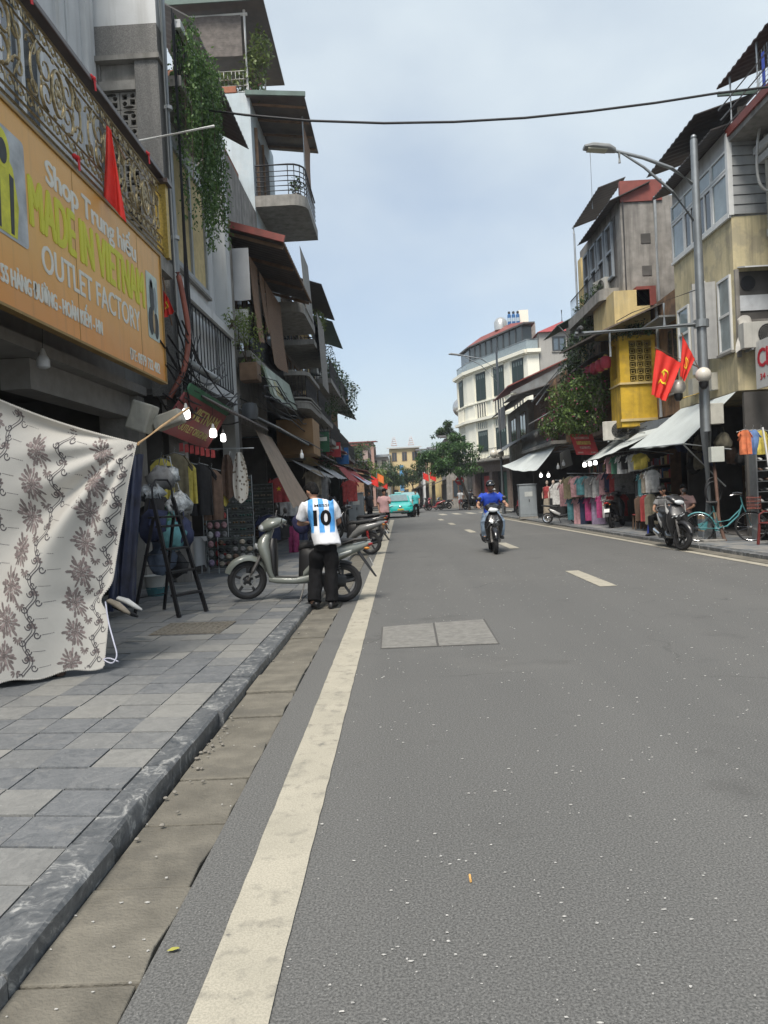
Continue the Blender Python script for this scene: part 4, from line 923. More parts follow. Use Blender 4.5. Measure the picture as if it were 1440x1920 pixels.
bush('climber_plant', 'thin climber arching out from the low far house wall', (-3.2, 57, 4.4), [((.2, 0, 0), (.6, 2.0, 1.2)), ((.9, 0, .9), (.7, 1.2, .35))], 700, .2, LEAFR, rv, 8)
fn = lambda u, v: V((-2.85 + .1 * v, 29.5 + 2.6 * u, 8.6 - 2.8 * v)); tag(B().grid(fn, 6, 10, .01).ob('roller_blind', mat('grey_blind2', (.22, .205, .185), .8, var=.2, streak=.5), smooth=60), 'grey-brown blind on the house just past the blue tower', 'blind')
tag(B().slab([(-4.0, 38.5, 4.05), (-2.65, 38.5, 3.75), (-2.65, 41, 3.75), (-4.0, 41, 4.05)], (0, 0, .04)).ob('ledge_roof', REDROOF), 'small red sheet canopy below the roof shrub', 'canopy')

# wall air conditioners, cable bundles and small hanging signs along the left fronts
for i, (y, z, n) in enumerate(((29.4, 6.1, .3), (35.2, 5.3, .3), (38.6, 8.0, .3), (41.6, 5.2, .3), (48.0, 5.0, .3))):
    ac_unit((-4.1 + n + .05, y, z), (1, -.15, 0), ['air conditioner on the grey house just past the blue tower', 'air conditioner low on the ochre stained house', 'air conditioner high on the ochre stained house', 'air conditioner under the roof shrub', 'air conditioner on the low brown house'][i], .8, .56)
B_ = B(); rn = random.Random(77)
for i in range(10):
    x = -3.2 + rn.uniform(-.25, .3); z = 4.0 + rn.uniform(-.5, .6); pts = []
    for k in range(24): pts.append((x + rn.uniform(-.03, .03), 18 + k * 2.1, z - .25 * abs(math.sin(k * 1.3 + i)) + rn.uniform(-.05, .05)))
    B_.tube(pts, rn.choice((.010, .014, .02)), 5)
for i in range(7):
    z = 3.15 + rn.uniform(-.12, .05); x = 6.9 + rn.uniform(-.3, .2); B_.tube([(x + rn.uniform(-.04, .04), 22 + k * 2.0, z - .2 * abs(math.sin(k * 1.1 + i))) for k in range(14)], .012, 5)
tag(B_.ob('cable_bundle', WIREM, smooth=60), 'sagging black cable bundles along both rows of house fronts', None, kind='stuff')
for i, (y, z, h, m_) in enumerate(((30.5, 3.3, .8, mat('sign_green', (.03, .13, .06), .6)), (36.4, 3.4, .7, mat('sign_red_board', (.42, .035, .04), .6)), (42.0, 3.3, .9, mat('sign_blue', (.03, .16, .42), .5)))):
    t = T('hanging_sign', ['small green sign jutting over the left pavement', 'small red sign jutting over the left pavement', 'small blue sign jutting over the left pavement'][i], 'sign', (-3.4, y, z)); B().box(0, .7, -.04, .04, 0, h).ob('board', m_, t, bevel=.01); B().box(-.7, .72, -.015, .015, h + .003, h + .03).ob('bracket', BLACKM, t); B().box(.08, .62, -.047, -.041, h * .55, h * .75).ob('print_band', mat('sign_white', (.72, .70, .62), .6), t)

# stock shelves standing inside the shaded shops
def stock_shelf(label, c, rz, w_, h, rows, seed, pal):
    rr = random.Random(seed); t = T('stock_shelf', label, 'shelf', c, rz)
    for k in range(rows + 1): B().box(-w_/2, w_/2, -.18, .18, .1 + (h - .1) * k / rows, .12 + (h - .1) * k / rows).ob('shelf_board', WOOD, t)
    for q in (-1, 1): B().box(q*w_/2 - .015, q*w_/2 + .015, -.18, .18, 0, h + .05).ob('side_panel', WOOD, t)
    for k in range(rows):
        x = -w_/2 + .04; z0 = .122 + (h - .1) * k / rows; hh = (h - .1) / rows
        while x < w_/2 - .12:
            ww = rr.uniform(.10, .26); ih = hh * rr.uniform(.35, .85); B().box(x, min(x + ww, w_/2 - .03), -.15, .14, z0, z0 + ih).ob('folded_stock', rr.choice(pal), t, bevel=.012); x += ww + rr.uniform(.01, .05)
    return t
PAL = [mat('stock_%d' % i, c, .85, var=.2, scale=9) for i, c in enumerate(((.30, .05, .05), (.12, .13, .16), (.40, .38, .34), (.05, .10, .20), (.28, .20, .10), (.10, .16, .10), (.45, .30, .30), (.16, .10, .16), (.35, .28, .12), (.05, .05, .055)))]
for i, (x, y, rz, w_, h, lab) in enumerate(((-5.6, 14.8, PI/2, 2.2, 2.4, 'stock shelf inside the shop under the vine house'), (-5.6, 16.9, PI/2, 1.6, 2.4, 'second stock shelf inside the vine house shop'), (-5.5, 19.4, PI/2, 2.4, 2.5, 'stock shelf behind the sunglasses racks'), (-5.5, 22.3, PI/2, 2.4, 2.5, 'stock shelf deep under the bamboo blinds'), (-5.4, 26, PI/2, 3.0, 2.4, 'stock shelf under the pale blue tower'), (-5.3, 31, PI/2, 3.6, 2.3, 'stock shelf in the grey house past the tower'), (-4.9, 12.3, 0, .5, 2.4, 'narrow stock shelf behind the bag pile'), (-6.2, 12.6, 0, 1.8, 2.6, 'wide stock shelf at the back behind the ladder'), (9.6, 20, -PI/2, 2.6, 2.5, 'stock shelf behind the seated men'), (9.6, 23.5, -PI/2, 2.8, 2.5, 'stock shelf behind the row of shirts'), (9.2, 28, -PI/2, 4.5, 2.4, 'long stock shelf behind the clothes rails'), (9.0, 34, -PI/2, 4.0, 2.4, 'stock shelf behind the mannequins'))): stock_shelf(lab, (x, y, KERB), rz, w_, h, 5, i, PAL)
# ================================================================== RIGHT SIDE OF THE STREET
def FR(X): return Fac((X, 0, 0), (0, 1, 0), (-1, 0, 0))
# ---- house R0: nearest, only its edge shows: moulded white front, brown roof, caged terrace
g0 = FR(8.8); r0 = T('shop_house', 'white moulded house at the frame edge with caged terrace under a brown roof', 'house')
g0.part('wall', WHITE, r0, (9, 17.85, 3.3, 9.1, -4, 0)); shop_recess(g0, r0, 9, 17.85, 3.28, 2.6, mat('shop_wall_pale', (.20, .19, .16), .9, var=.2))
for z, n in ((8.55, .28), (8.75, .38), (6.9, .14), (4.9, .16)): g0.part('cornice', WHITE, r0, (9, 17.84, z, z + .16, .0, n))
g0.part('pilaster', WHITE, r0, (17.1, 17.5, 4.0, 8.5, .005, .10)); g0.window(r0, 15.2, 16.7, 7.15, 8.4, 2, 1, WHITEM, GLASSL, .08); g0.window(r0, 15.2, 16.7, 5.2, 6.7, 2, 1, WHITEM, GLASSL, .08)
g0.part('fascia', REDROOF, r0, (13, 17.95, 9.22, 9.40, -.1, .95)); g0.part('terrace_slab', CONC, r0, (13, 17.9, 9.1, 9.22, -2, .9))
g0.part('terrace_back', BROWNP, r0, (13, 17.9, 9.4, 11.4, -2, -1.2))
g0.sheet(r0, 'roof', mat('brown_sheet', (.13, .085, .075), .7, var=.2, streak=.4), 12.6, 18.3, 11.5, -1.6, 10.55, .95, wave=.25)
for a in (13.5, 15, 16.5, 17.8): B().tube([g0.p(a, 9.4, .85), g0.p(a, 10.55, .85)], .03, 6).ob('post', GREYM, r0)
cg = B()
for i in range(13): cg.tube([g0.p(15.2 + i * .12, 9.5, .80), g0.p(15.2 + i * .12, 10.35, .80)], .007, 4)
for i in range(9): cg.tube([g0.p(15.2, 9.5 + i * .105, .80), g0.p(16.7, 9.5 + i * .105, .80)], .007, 4)
cg.ob('wire_cage', GREYM, r0, kind='stuff')
for k in range(3): B().tube([g0.p(13.2, 9.45 + k * .22, .95 + k * .05), g0.p(18.0, 9.45 + k * .22, .95 + k * .05)], .018, 6).ob('terrace_rail', GREYM, r0)
bush('potted_plant', 'spiky green plant on the caged terrace under the brown roof', g0.p(15.4, 10.0, .7), [((0, 0, .3), (.3, .3, .35))], 120, .2, LEAFR, rv, 5)
tag(B().slab([g0.p(16.2, 9.5, .84), g0.p(16.28, 9.5, .84), g0.p(16.3, 10.2, .84), g0.p(16.2, 10.2, .84)], (-.02, 0, 0)).ob('hanging_cloth', mat('blue_cloth', (.06, .10, .45), .8)), 'narrow blue cloth hung on the wire cage of the terrace', 'cloth')
tg = B().tube([(8.62, 17.6, 9.6), (8.62, 17.6, 4.3)], .07, 12).ob('drain_pipe', mat('cream_pipe', (.50, .48, .41), .6, var=.1, streak=.5, scol=(.2, .17, .13)), smooth=50); tag(tg, 'cream drain pipe down the corner between the yellow and white houses', 'pipe')
tag(B().tube(curve([(8.5, 17.5, 9.45), (8.35, 17.3, 9.2), (8.22, 17.2, 8.7), (8.2, 17.2, 8.1), (8.32, 17.2, 7.75), (8.7, 17.2, 7.68)]), .03, 8).ob('hose', mat('pale_hose', (.42, .42, .40), .6), smooth=60), 'pale grey hose looping in front of the grey siding', 'hose')
# ---- house R1: pale yellow corner house with window band and grey siding
g1 = FR(7.9); g1s = Fac((0, 17.9, 0), (1, 0, 0), (0, -1, 0)); r1 = T('corner_house', 'pale yellow peeling house with white window band behind the lamp post', 'house')
g1.part('wall', PALEY, r1, (17.9, 21.6, 3.44, 7.42, -4, 0)); g1.part('upper_wall', WHITE, r1, (17.95, 21.6, 7.42, 9.45, -4, -.03))
b = B(); bot = [(7.9, 17.9), (8.8, 17.9), (8.8, 18.2), (7.9, 21.6)]
shop_recess(g1, r1, 17.9, 21.6, 3.40, 2.6)
for i in range(8):
    z = 7.46 + i * .222; o = B().slab([(7.93, 17.90, z), (8.79, 17.90, z), (8.79, 17.86, z), (7.93, 17.86, z)], (0, .02, .206)); o.ob('siding_board', mat('grey_siding', (.30, .31, .31), .8, var=.15, scale=3, streak=.45, scol=(.10, .10, .095)), r1)
for k in range(4):
    a0 = 17.98 + k * .9; w_ = g1.window(r1, a0, a0 + .88, 7.5, 8.5, 2 if k in (1, 2) else 1, 1, WHITEM, GLASS if k in (1, 2) else GLASSL, .055, .04, sill=False); g1.window(r1, a0, a0 + .88, 8.52, 8.98, 1, 1, WHITEM, GLASSL, .05, .04, sill=False)
g1.part('window_sill', WHITEM, r1, (17.9, 21.6, 7.40, 7.47, .0, .07))
g1.part('corner_post', WHITEM, r1, (17.86, 17.97, 7.45, 9.3, -.05, .06))
g1.window(r1, 18.05, 18.75, 4.4, 6.15, 1, 2, WHITEM, GLASSL, .06, .05)
g1.window(r1, 20.6, 21.4, 4.7, 6.1, 1, 2, WHITEM, GLASSL, .06, .05)
B().slab([g1.p(18.80, 4.35, .05), g1.p(18.95, 4.35, .55), g1.p(18.95, 6.2, .55), g1.p(18.80, 6.2, .05)], (0, .03, 0)).ob('open_shutter', mat('shutter_grey', (.36, .36, .35), .7, var=.1, streak=.3), r1)
g1.part('blank_panel', WHITE, r1, (19.5, 20.5, 4.2, 6.4, .004, .03))
# side face: air-conditioner niche
g1s.part('niche', DARKIN, r1, (8.0, 8.75, 5.05, 6.15, .004, .012)); g1s.part('niche_panel', mat('niche_white', (.50, .52, .54), .7, var=.1), r1, (8.0, 8.7, 5.25, 5.6, .014, .04))
for i in range(3): g1s.part('niche_board', GREYP, r1, (8.0, 8.7, 4.92 - i * .15, 5.05 - i * .15, .014, .035))
B().slab([(7.98, 17.89, 6.24), (8.78, 17.89, 6.24), (8.78, 17.50, 6.14), (7.98, 17.50, 6.14)], (0, 0, .03)).ob('niche_canopy', WHITEM, r1)
g1s.part('frame_post', GREYP, r1, (7.90, 7.99, 4.2, 6.2, .004, .06))
B().lathe([(.17, -.02), (.17, 0)], 16, (8.2, 17.88, 5.88), 'y').ob('niche_fan', BLACKM, r1)
b = B(); 
g1.sheet(r1, 'roof', SHEETD, 17.8, 21.9, 9.75, -.9, 9.38, .42, wave=.18); g1.sheet(r1, 'upper_roof', SHEETD, 18.6, 22.2, 10.55, -1.0, 10.12, .45, wave=.3)
g1.part('roof_gap', DARKIN, r1, (18.7, 21.6, 9.45, 10.3, -3, -.6)); g1.part('roof_edge', SHEETG, r1, (18.56, 18.62, 10.50, 10.60, -1.2, -.1))
ac_unit((8.30, 17.45, 4.62), (0, -1, 0), 'air conditioner on the side of the yellow house above the white shop sign', .85, .58)
tag(B().grid(lambda u, v: V((7.86 + .28 * u + .05 * math.sin(v * 5), 17.72 + .05 * math.sin(u * 6 + v * 3), 5.02 - .75 * v + .1 * math.sin(u * 3))), 8, 10, .02).ob('plastic_bag', mat('bag_white', (.52, .50, .46), .6, var=.15), smooth=60), 'grey-white plastic bag hanging beside the wall air conditioner', 'bag')
s3 = T('shop_sign', 'white shop sign with red lettering at the right frame edge', 'sign')
B().box(8.13, 8.17, 14.0, 17.5, 3.4, 4.45).ob('board', mat('sign_offwhite', (.60, .60, .58), .6, var=.05, streak=.2), s3)
RS = mat('sign_red', (.52, .02, .035), .5, var=.05)
def RM(y, z, x=8.126): return board_M((x, y, z), (0, -1, 0), (0, 0, 1))
text(s3, 'Ch', RS, RM(17.38, 3.86), bold=.06, fit=(.62, .40)); text(s3, '34 - 38', RS, RM(17.30, 3.58), bold=.04, fit=(.75, .13))
# ---- house R2a: bright yellow bay with breeze-block lattice; R2b: grey upper house
g2 = FR(8.1); r2 = T('corner_house', 'ramshackle house with bright yellow lattice bay and brown peeling wall', 'house')
g2.part('wall', BROWNP, r2, (21.65, 27.9, 3.4, 6.9, -4, 0)); shop_recess(g2, r2, 21.65, 27.9, 3.38, 2.6)
fy = Fac((0, 24.0, 0), (1, 0, 0), (0, -1, 0)); fyx = FR(6.98)
fy.part('bay_wall', BRYEL, r2, (6.98, 8.09, 3.35, 4.55, -1.1, 0)); fy.part('bay_post', BRYEL, r2, (6.98, 7.28, 4.55, 5.85, -.3, .03)); fy.part('bay_post', BRYEL, r2, (7.98, 8.09, 4.55, 5.85, -.3, .02))
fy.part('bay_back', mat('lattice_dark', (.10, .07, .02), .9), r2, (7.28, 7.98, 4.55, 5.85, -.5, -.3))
fy.part('bay_top', BRYEL, r2, (6.98, 8.09, 5.85, 6.0, -1.1, .05)); fyx.part('bay_side', BRYEL, r2, (24.3, 25.1, 4.555, 4.75, -.2, 0), (24.0, 25.1, 3.2, 3.345, -1.1, 0)); fyx.part('bay_post', BRYEL, r2, (24.95, 25.1, 4.75, 5.845, -.2, 0))
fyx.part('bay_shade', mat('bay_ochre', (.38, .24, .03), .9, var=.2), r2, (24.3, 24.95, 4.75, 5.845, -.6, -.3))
lat = B(); hh = .115
for q in (-1, 1):
    lat.box(-hh, hh, -.04, .04, q * hh - .012, q * hh + .012); lat.box(q * hh - .012, q * hh + .012, -.04, .04, -hh + .012, hh - .012)
lat.tube([(.055 * math.cos(a * PI / 6), 0, .055 * math.sin(a * PI / 6)) for a in range(12)], .014, 5, close=True)
for a in range(4): lat.beam((.06 * math.cos(PI/4 + a*PI/2), 0, .06 * math.sin(PI/4 + a*PI/2)), (.145 * math.cos(PI/4 + a*PI/2), 0, .145 * math.sin(PI/4 + a*PI/2)), .018)
lm = lat.mesh('lattice_block'); lm.materials.append(mat('lattice_ochre', (.36, .27, .07), .85, var=.15))
for i in range(3):
    for j in range(6):
        o = bpy.data.objects.new('lattice_block', lm); C.objects.link(o); o.parent = r2; o.location = (7.40 + i * .232, 24.06, 4.68 + j * .212); o.scale = (1, 1, .92)
fy.part('orange_wall', YELP, r2, (6.9, 8.0, 6.35, 7.4, -2.5, 0)); 
B().slab([(6.2, 23.5, 6.0), (8.1, 23.2, 6.75), (8.1, 27.5, 6.85), (5.9, 27.5, 6.15)], (0, 0, .05)).ob('bay_roof', mat('rotten_sheet', (.12, .095, .08), .9, var=.3, streak=.5), r2)
g2.sheet(r2, 'canopy', SHEETD, 25.6, 28.6, 6.1, .4, 5.65, 1.6, wave=.25)
RLAN = mat('lantern_red', (.40, .035, .06), .6, var=.15)
for i in range(4):
    c = P(1148 + (i % 2) * 10 - i * 0, 700, 25.2) if False else V((6.70 - .02 * i, 24.5 + i * .62, 5.30))
    lt = T('paper_lantern', ['red paper lantern nearest the yellow lattice bay', 'red paper lantern second from the yellow bay', 'red paper lantern third from the yellow bay', 'red paper lantern farthest from the yellow bay, above the bougainvillea'][i], 'lantern', c, group='red lanterns under the rotten roof')
    B().lathe([(.06, -.2), (.15, -.15), (.17, 0), (.15, .15), (.06, .2)], 14).ob('shade', RLAN, lt, smooth=60); B().lathe([(.065, -.23), (.065, -.2005)], 10).ob('base_ring', GOLDY, lt); B().lathe([(.065, .2005), (.065, .23)], 10).ob('cap_ring', GOLDY, lt); B().tube([(0, 0, .23), (0, 0, .66)], .006, 4).ob('cord', WIREM, lt)
g2b = FR(7.3); r2b = T('corner_house', 'grey upper house with iron balcony and dark sheet roofs above the yellow bay', 'house')
g2b.part('wall', GREYP, r2b, (24.3, 29.6, 6.9, 10.35, -3, 0)); g2b.part('dark_opening', DARKIN, r2b, (24.9, 29.0, 8.1, 10.0, .004, .02))
for i, a in enumerate((25.1, 26.1, 27.1, 28.1)): g2b.window(r2b, a, a + .75, 8.15, 9.9, 1, 2, mat('blue_grey_frame', (.22, .25, .28), .6), GLASS, .07, .10, sill=False)
g2b.part('side_pillar', YELP, r2b, (29.15, 29.6, 6.0, 10.0, .0, .10))
fs = Fac((0, 24.3, 0), (1, 0, 0), (0, -1, 0)); fs.part('brick_gable', REDROOF, r2b, (7.3, 8.6, 10.2, 10.85, -.1, .05)); fs.part('vent', DARKIN, r2b, (7.9, 8.2, 8.9, 9.2, .004, .02)); fs.part('vent', DARKIN, r2b, (7.9, 8.2, 7.9, 8.2, .004, .02))
balc(g2b, r2b, 24.8, 29.4, 7.35, .6, .35, CONC, .35); g2b.rail(r2b, 25.0, 29.2, 7.7, 8.4, .52, BLACKM, .16, .012)
g2b.part('red_panel', REDROOF, r2b, (24.0, 24.28, 6.9, 7.5, -.9, -.3))
g2b.sheet(r2b, 'roof', SHEETD, 24.1, 28.4, 10.75, -.9, 10.22, .38, wave=.3); g2b.sheet(r2b, 'upper_roof', SHEETD, 26.2, 30.2, 11.75, -.8, 11.45, .12, wave=.3)
B().tube([g2b.p(30.0, 11.45, .1), g2b.p(30.0, 11.2, .1), g2b.p(29.7, 11.05, .16), g2b.p(29.7, 7, .16)
],.0001,3) if False else B().tube([g2b.p(30.0, 11.45, .1), g2b.p(30.0, 11.2, .1), g2b.p(29.7, 11.05, .16), g2b.p(29.7, 7, .16)], .04, 8).ob('downpipe', GREYM, r2b)
B().tube([g2b.p(27.5, 11.2, 0), g2b.p(27.5, 13.5, 0)], .02, 5).ob('aerial', GREYM, r2b)
g2b.sheet(r2b, 'small_roof', SHEETG, 29.8, 32.6, 8.2, -.2, 7.65, .95, wave=.3)
B().tube([g2b.p(29.9, 7.7, .9), g2b.p(29.9, 6.7, .1)], .03, 6).ob('roof_brace', GREYM, r2b)
bush('roof_creeper', 'dark tangled creeper spilling over the balcony edge below the sheet roofs', (6.85, 28.6, 6.2), [((0, 0, .3), (.55, 1.3, .75)), ((-.2, 1.0, -.4), (.4, .9, .6)), ((.1, -1.3, .8), (.4, .7, .4))], 1500, .13, LEAFD, rv, 8, cat='creeper')
bush('bougainvillea', 'large bougainvillea with pink flowers spilling over a balcony beside the yellow bay', (6.45, 27.0, 4.15), [((.1, -1.0, .45), (.75, .9, .7)), ((-.3, .6, .35), (.75, 1.0, .75)), ((-.1, -.2, -.35), (.85, 1.5, .6)), ((-.7, 1.6, -.4), (.5, .8, .5)), ((.1, -.3, 1.0), (.55, .9, .4))], 5200, .14, _leafm((.03, .065, .016), (.14, .21, .05), 'bougainvillea_leaf'), rv, 12, flower=LEAFP, fn=230, shell=.1)
# ---- house R3: old wooden house with red sheet roof; R4: last houses
g3 = FR(7.5); r3 = T('old_house', 'old dark wooden house with slatted shutters and rusty red roof', 'house')
g3.part('wall', WOOD, r3, (28.0, 42, 3.3, 6.6, -4, 0)); shop_recess(g3, r3, 28, 42, 3.28, 2.4)
g3.part('upper_wall', mat('mossy_wall', (.13, .12, .10), .95, var=.3, scale=3, bump=.3), r3, (31.0, 33.4, 3.3, 8.3, -3, .0))
for k in range(3):
    a0 = 34 + k * 2.2
    for i in range(14): g3.part('shutter_slat', mat('brown_slat', (.16, .10, .06), .8, var=.25, streak=.3), r3, (a0, a0 + 1.3, 4.0 + i * .17, 4.12 + i * .17, .02, .09 + .02 * (i % 2)))
    g3.part('door_post', WOOD, r3, (a0 - .25, a0 - .08, 3.4, 6.5, .0, .12))
g3.part('balcony_slab', CONC, r3, (33.8, 42, 3.35, 3.5, 0, .8)); g3.rail(r3, 34, 41.8, 3.5, 4.3, .75, GREYM, .18, .02)
B().slab([(5.5, 37.6, 6.45), (9.2, 37.6, 7.95), (9.2, 43.5, 7.95), (5.5, 43.5, 6.45)], (0, 0, .06)).ob('roof', REDROOF, r3)
B().slab([(5.6, 37.75, 6.20), (9.2, 37.75, 7.85), (9.2, 37.75, 6.4), (6.9, 37.75, 6.0)], (0, .06, 0)).ob('gable_sheet', SHEETZ, r3)
B().slab([(5.55, 36.9, 5.9), (7.5, 36.9, 6.4), (7.5, 40, 6.4), (5.55, 40, 5.9)], (0, 0, .04)).ob('lower_roof', SHEETD, r3)
g3.sheet(r3, 'awning', SHEETZ, 33.2, 36.8, 5.1, .1, 4.5, 1.25, wave=.25)
B().tube([(7.0, 32.0, 6.5), (5.9, 33.5, 5.2)], .03, 6).ob('metal_brace', GREYM, r3); B().tube([(7.1, 31.9, 6.6), (6.0, 33.0, 5.0)], .03, 6).ob('metal_brace', GREYM, r3)
g4 = FR(7.2); r4 = T('old_house', 'grey patched house with tarpaulin awnings before the white hotel', 'house')
g4.part('wall', GREYP, r4, (42.1, 50, 3.0, 6.3, -4, 0)); shop_recess(g4, r4, 42.1, 50, 2.98, 2.0)
g4.window(r4, 43, 45, 4.2, 5.8, 2, 1, WOOD, GLASS); g4.window(r4, 46.5, 48.5, 4.2, 5.8, 2, 1, WOOD, GLASS)
g4.sheet(r4, 'roof', SHEETD, 42, 50.2, 6.9, -.5, 6.2, 1.0, wave=.3); g4.sheet(r4, 'awning', SHEETZ, 42.3, 49.8, 4.4, .1, 3.6, 1.5, wave=.3)
g4.part('grey_cloth_panel', mat('grey_cloth', (.26, .25, .24), .9, var=.2, streak=.3), r4, (42.4, 45.2, 4.9, 6.1, 1.2, 1.24))
# air conditioner, red tilted sign, white awnings
ac_unit((6.95, 24.6, 3.15), (-.25, -1, 0), 'air conditioner under the bright yellow bay', .8, .6)
s4 = T('shop_sign', 'tilted red sign board with faded print above the clothes stalls', 'sign')
B().slab([(6.25, 27.6, 3.25), (6.25, 28.6, 3.35), (5.75, 28.6, 2.55), (5.75, 27.6, 2.45)], (.04, 0, .02)).ob('board', mat('sign_red_board', (.40, .03, .035), .6, var=.2), s4) if False else None
M4 = board_M((6.30, 27.3, 2.55), (1, -.25, -.05), (-.28, .1, 1)); 
B().slab([M4 @ V(q) for q in ((0, 0, 0), (.78, 0, 0), (.78, .78, 0), (0, .78, 0))], M4.to_3x3() @ V((0, 0, -.05))).ob('board', mat('sign_red_board', (.42, .035, .04), .6, var=.2, scale=3), s4)

for k, (x, y, w_, h, m_) in enumerate(((.12, .58, .5, .09, mat('faded_print', (.45, .22, .20), .7, var=.4, scale=14)), (.14, .38, .48, .13, mat('faded_yellow_print', (.46, .30, .08), .7, var=.4, scale=14)), (.2, .22, .36, .09, mat('faded_print', (.45, .22, .20), .7)), (.08, .05, .18, .06, mat('faded_print', (.45, .22, .20), .7)), (.52, .05, .18, .06, mat('faded_print', (.45, .22, .20), .7)))): B().slab([M4 @ V(q) for q in ((x, y, .002), (x + w_, y, .002), (x + w_, y + h, .002), (x, y + h, .002))], M4.to_3x3() @ V((0, 0, .003))).ob('faded_print', m_, s4)
AWN = mat('awning_cloth', (.52, .56, .55), .7, var=.08, scale=2, streak=.12, scol=(.3, .3, .28))
def cloth_awning(name, label, a, b_, c, d, sag=.10, th=.008, m=AWN, nu=14, nv=10, group=None):
    """cloth stretched between four points: a,b at the wall, c,d at the street edge"""
    a, b_, c, d = V(a), V(b_), V(c), V(d)
    fn = lambda u, v: (a.lerp(b_, u)).lerp(d.lerp(c, u), v) - V((0, 0, sag * 4 * u * (1 - u) * (.3 + .7 * v) + sag * 1.5 * v * (1 - v))) + V((0, 0, .015 * math.sin(u * 21 + v * 4) * v))
    o = B().grid(fn, nu, nv, th).ob(name, m, smooth=60); return tag(o, label, 'awning', group)
cloth_awning('cloth_awning', 'pale cloth awning stretched behind the lamp post over the bag shop', (7.85, 17.95, 3.42), (7.85, 21.4, 3.42), (6.5, 21.7, 2.42), (6.62, 18.0, 2.30), .05, group='pale cloth awnings')
cloth_awning('cloth_awning', 'narrower pale cloth awning over the hanging shirts', (7.7, 21.6, 3.1), (7.7, 26.2, 3.2), (6.35, 26.6, 2.25), (6.55, 21.7, 2.55), .06, group='pale cloth awnings')
cloth_awning('cloth_awning', 'white sagging tarpaulin over the stalls behind the grey cabinet', (7.0, 34.0, 3.35), (7.0, 40, 3.4), (5.5, 41, 2.75), (6.05, 34.0, 2.25), .15, group='pale cloth awnings')
tag(B().beam((7.55, 21.5, 3.05), (7.55, 24.5, 3.15), .04, .32, (0, 0, 1)).ob('fascia_board', mat('slate_grey_board', (.20, .22, .24), .7, var=.15, streak=.3)), 'blue-grey fascia board above the narrower pale awning', 'board')
for i, (p, q) in enumerate((((6.62, 18.02, 2.29), (7.6, 18.1, 1.25)), ((6.62, 18.02, 2.29), (7.7, 17.95, 2.1)), ((6.5, 21.7, 2.41), (7.7, 21.7, 2.2)))):
    tag(B().tube([p, q], .018, 6).ob('awning_strut', GREYM), ['slanting strut under the near corner of the pale awning', 'level strut from the lamp post to the pale awning', 'strut between the two pale awnings'][i], 'strut', 'awning struts')
tag(B().tube([(6.62, 18.02, 2.285), (6.5, 21.7, 2.405)], .02, 6).ob('awning_bar', GREYM), 'thin metal bar along the hem of the pale awning', 'bar')

# ================================================================== BEYOND THE CROSSING
pA, pB, pC = V((10.4, 60, 0)), V((6.5, 69.8, 0)), V((5.9, 73.5, 0))
ht = T('hotel', 'white corner hotel with tall dark green shutters and glass penthouse', 'building')
HW = mat('hotel_white', (.78, .76, .65), .85, var=.04, scale=.6, streak=.10, scol=(.45, .43, .36)); GSH = mat('green_shutter', (.009, .026, .024), .6, var=.2, scale=2)
GSL = mat('shutter_light', (.13, .17, .165), .5)
plan = [pA + V((.9, 0, 0)), pA, pB, pC, pC + V((5, 3, 0)), pA + V((.9, 14, 0))]
B().slab([p + V((0, 0, 4.2)) for p in plan], (0, 0, 8.0)).ob('wall', HW, ht)
dA = (pB - pA).normalized(); nA = V((dA.y, -dA.x, 0)); nA = nA if nA.x < 0 else -nA
fh = Fac(pA, dA, nA); LA = (pB - pA).length
fr_ = Fac(pA + V((.9, 0, 0)), (-1, 0, 0), (0, -1, 0))
dC = (pC - pB).normalized(); nC = V((dC.y, -dC.x, 0)); nC = nC if nC.x < 0 else -nC; fc = Fac(pB, dC, nC)
for f, L_ in ((fh, LA), (fr_, .9), (fc, (pC - pB).length)):
    for z, h, n in ((12.0, .28, .35), (11.92, .08, .18), (9.18, .10, .14), (7.62, .22, .35), (4.15, .2, .3)): f.part('cornice', HW, ht, (-.1, L_ + .1, z, z + h, .0, n))
def hotel_bay(f, ac, w_):
    h = w_ / 2; s_ = f.part('shutter', GSH, ht, (ac - h, ac + h, 9.4, 11.75, .01, .06))
    f.part('shutter_gap', DARKF, s_, (ac - .03, ac + .03, 9.4, 11.4, .062, .07)); [f.part('shutter_light', GSL, s_, (ac - h + .12 + i * (w_ - .2) / 4, ac - h + .12 + i * (w_ - .2) / 4 + .16, 11.25, 11.55, .062, .08)) for i in range(4)]
    f.part('lintel', HW, ht, (ac - h - .15, ac + h + .15, 11.78, 11.9, 0, .12))
    f.part('window', DARKF, ht, (ac - h, ac + h, 7.95, 9.1, .01, .03)); [f.part('window_post', HW, ht, (ac - h + i * w_ / 4 - .05, ac - h + i * w_ / 4 + .05, 7.95, 9.1, .032, .1)) for i in range(5)]
    f.part('vent', mat('vent_grey', (.22, .24, .22), .7), ht, (ac - h, ac + h, 6.95, 7.5, .01, .03)); [f.part('vent_slat', HW, ht, (ac - h + i * w_ / 5 - .04, ac - h + i * w_ / 5 + .04, 6.95, 7.5, .032, .07)) for i in range(6)]
    s_ = f.part('shutter', GSH, ht, (ac - h, ac + h, 4.9, 6.75, .01, .06)); [f.part('shutter_light', GSL, s_, (ac - h + .12 + i * (w_ - .2) / 4, ac - h + .12 + i * (w_ - .2) / 4 + .16, 6.3, 6.58, .062, .08)) for i in range(4)]
    f.part('shutter_gap', DARKF, s_, (ac - .03, ac + .03, 4.9, 6.3, .062, .07)); f.part('pilaster', HW, ht, (ac + h + .25, ac + h + .6, 4.4, 11.9, 0, .09))
for a in (1.5, 4.6, 7.8): hotel_bay(fh, a, 1.7)
hotel_bay(fc, 2.0, 1.4)
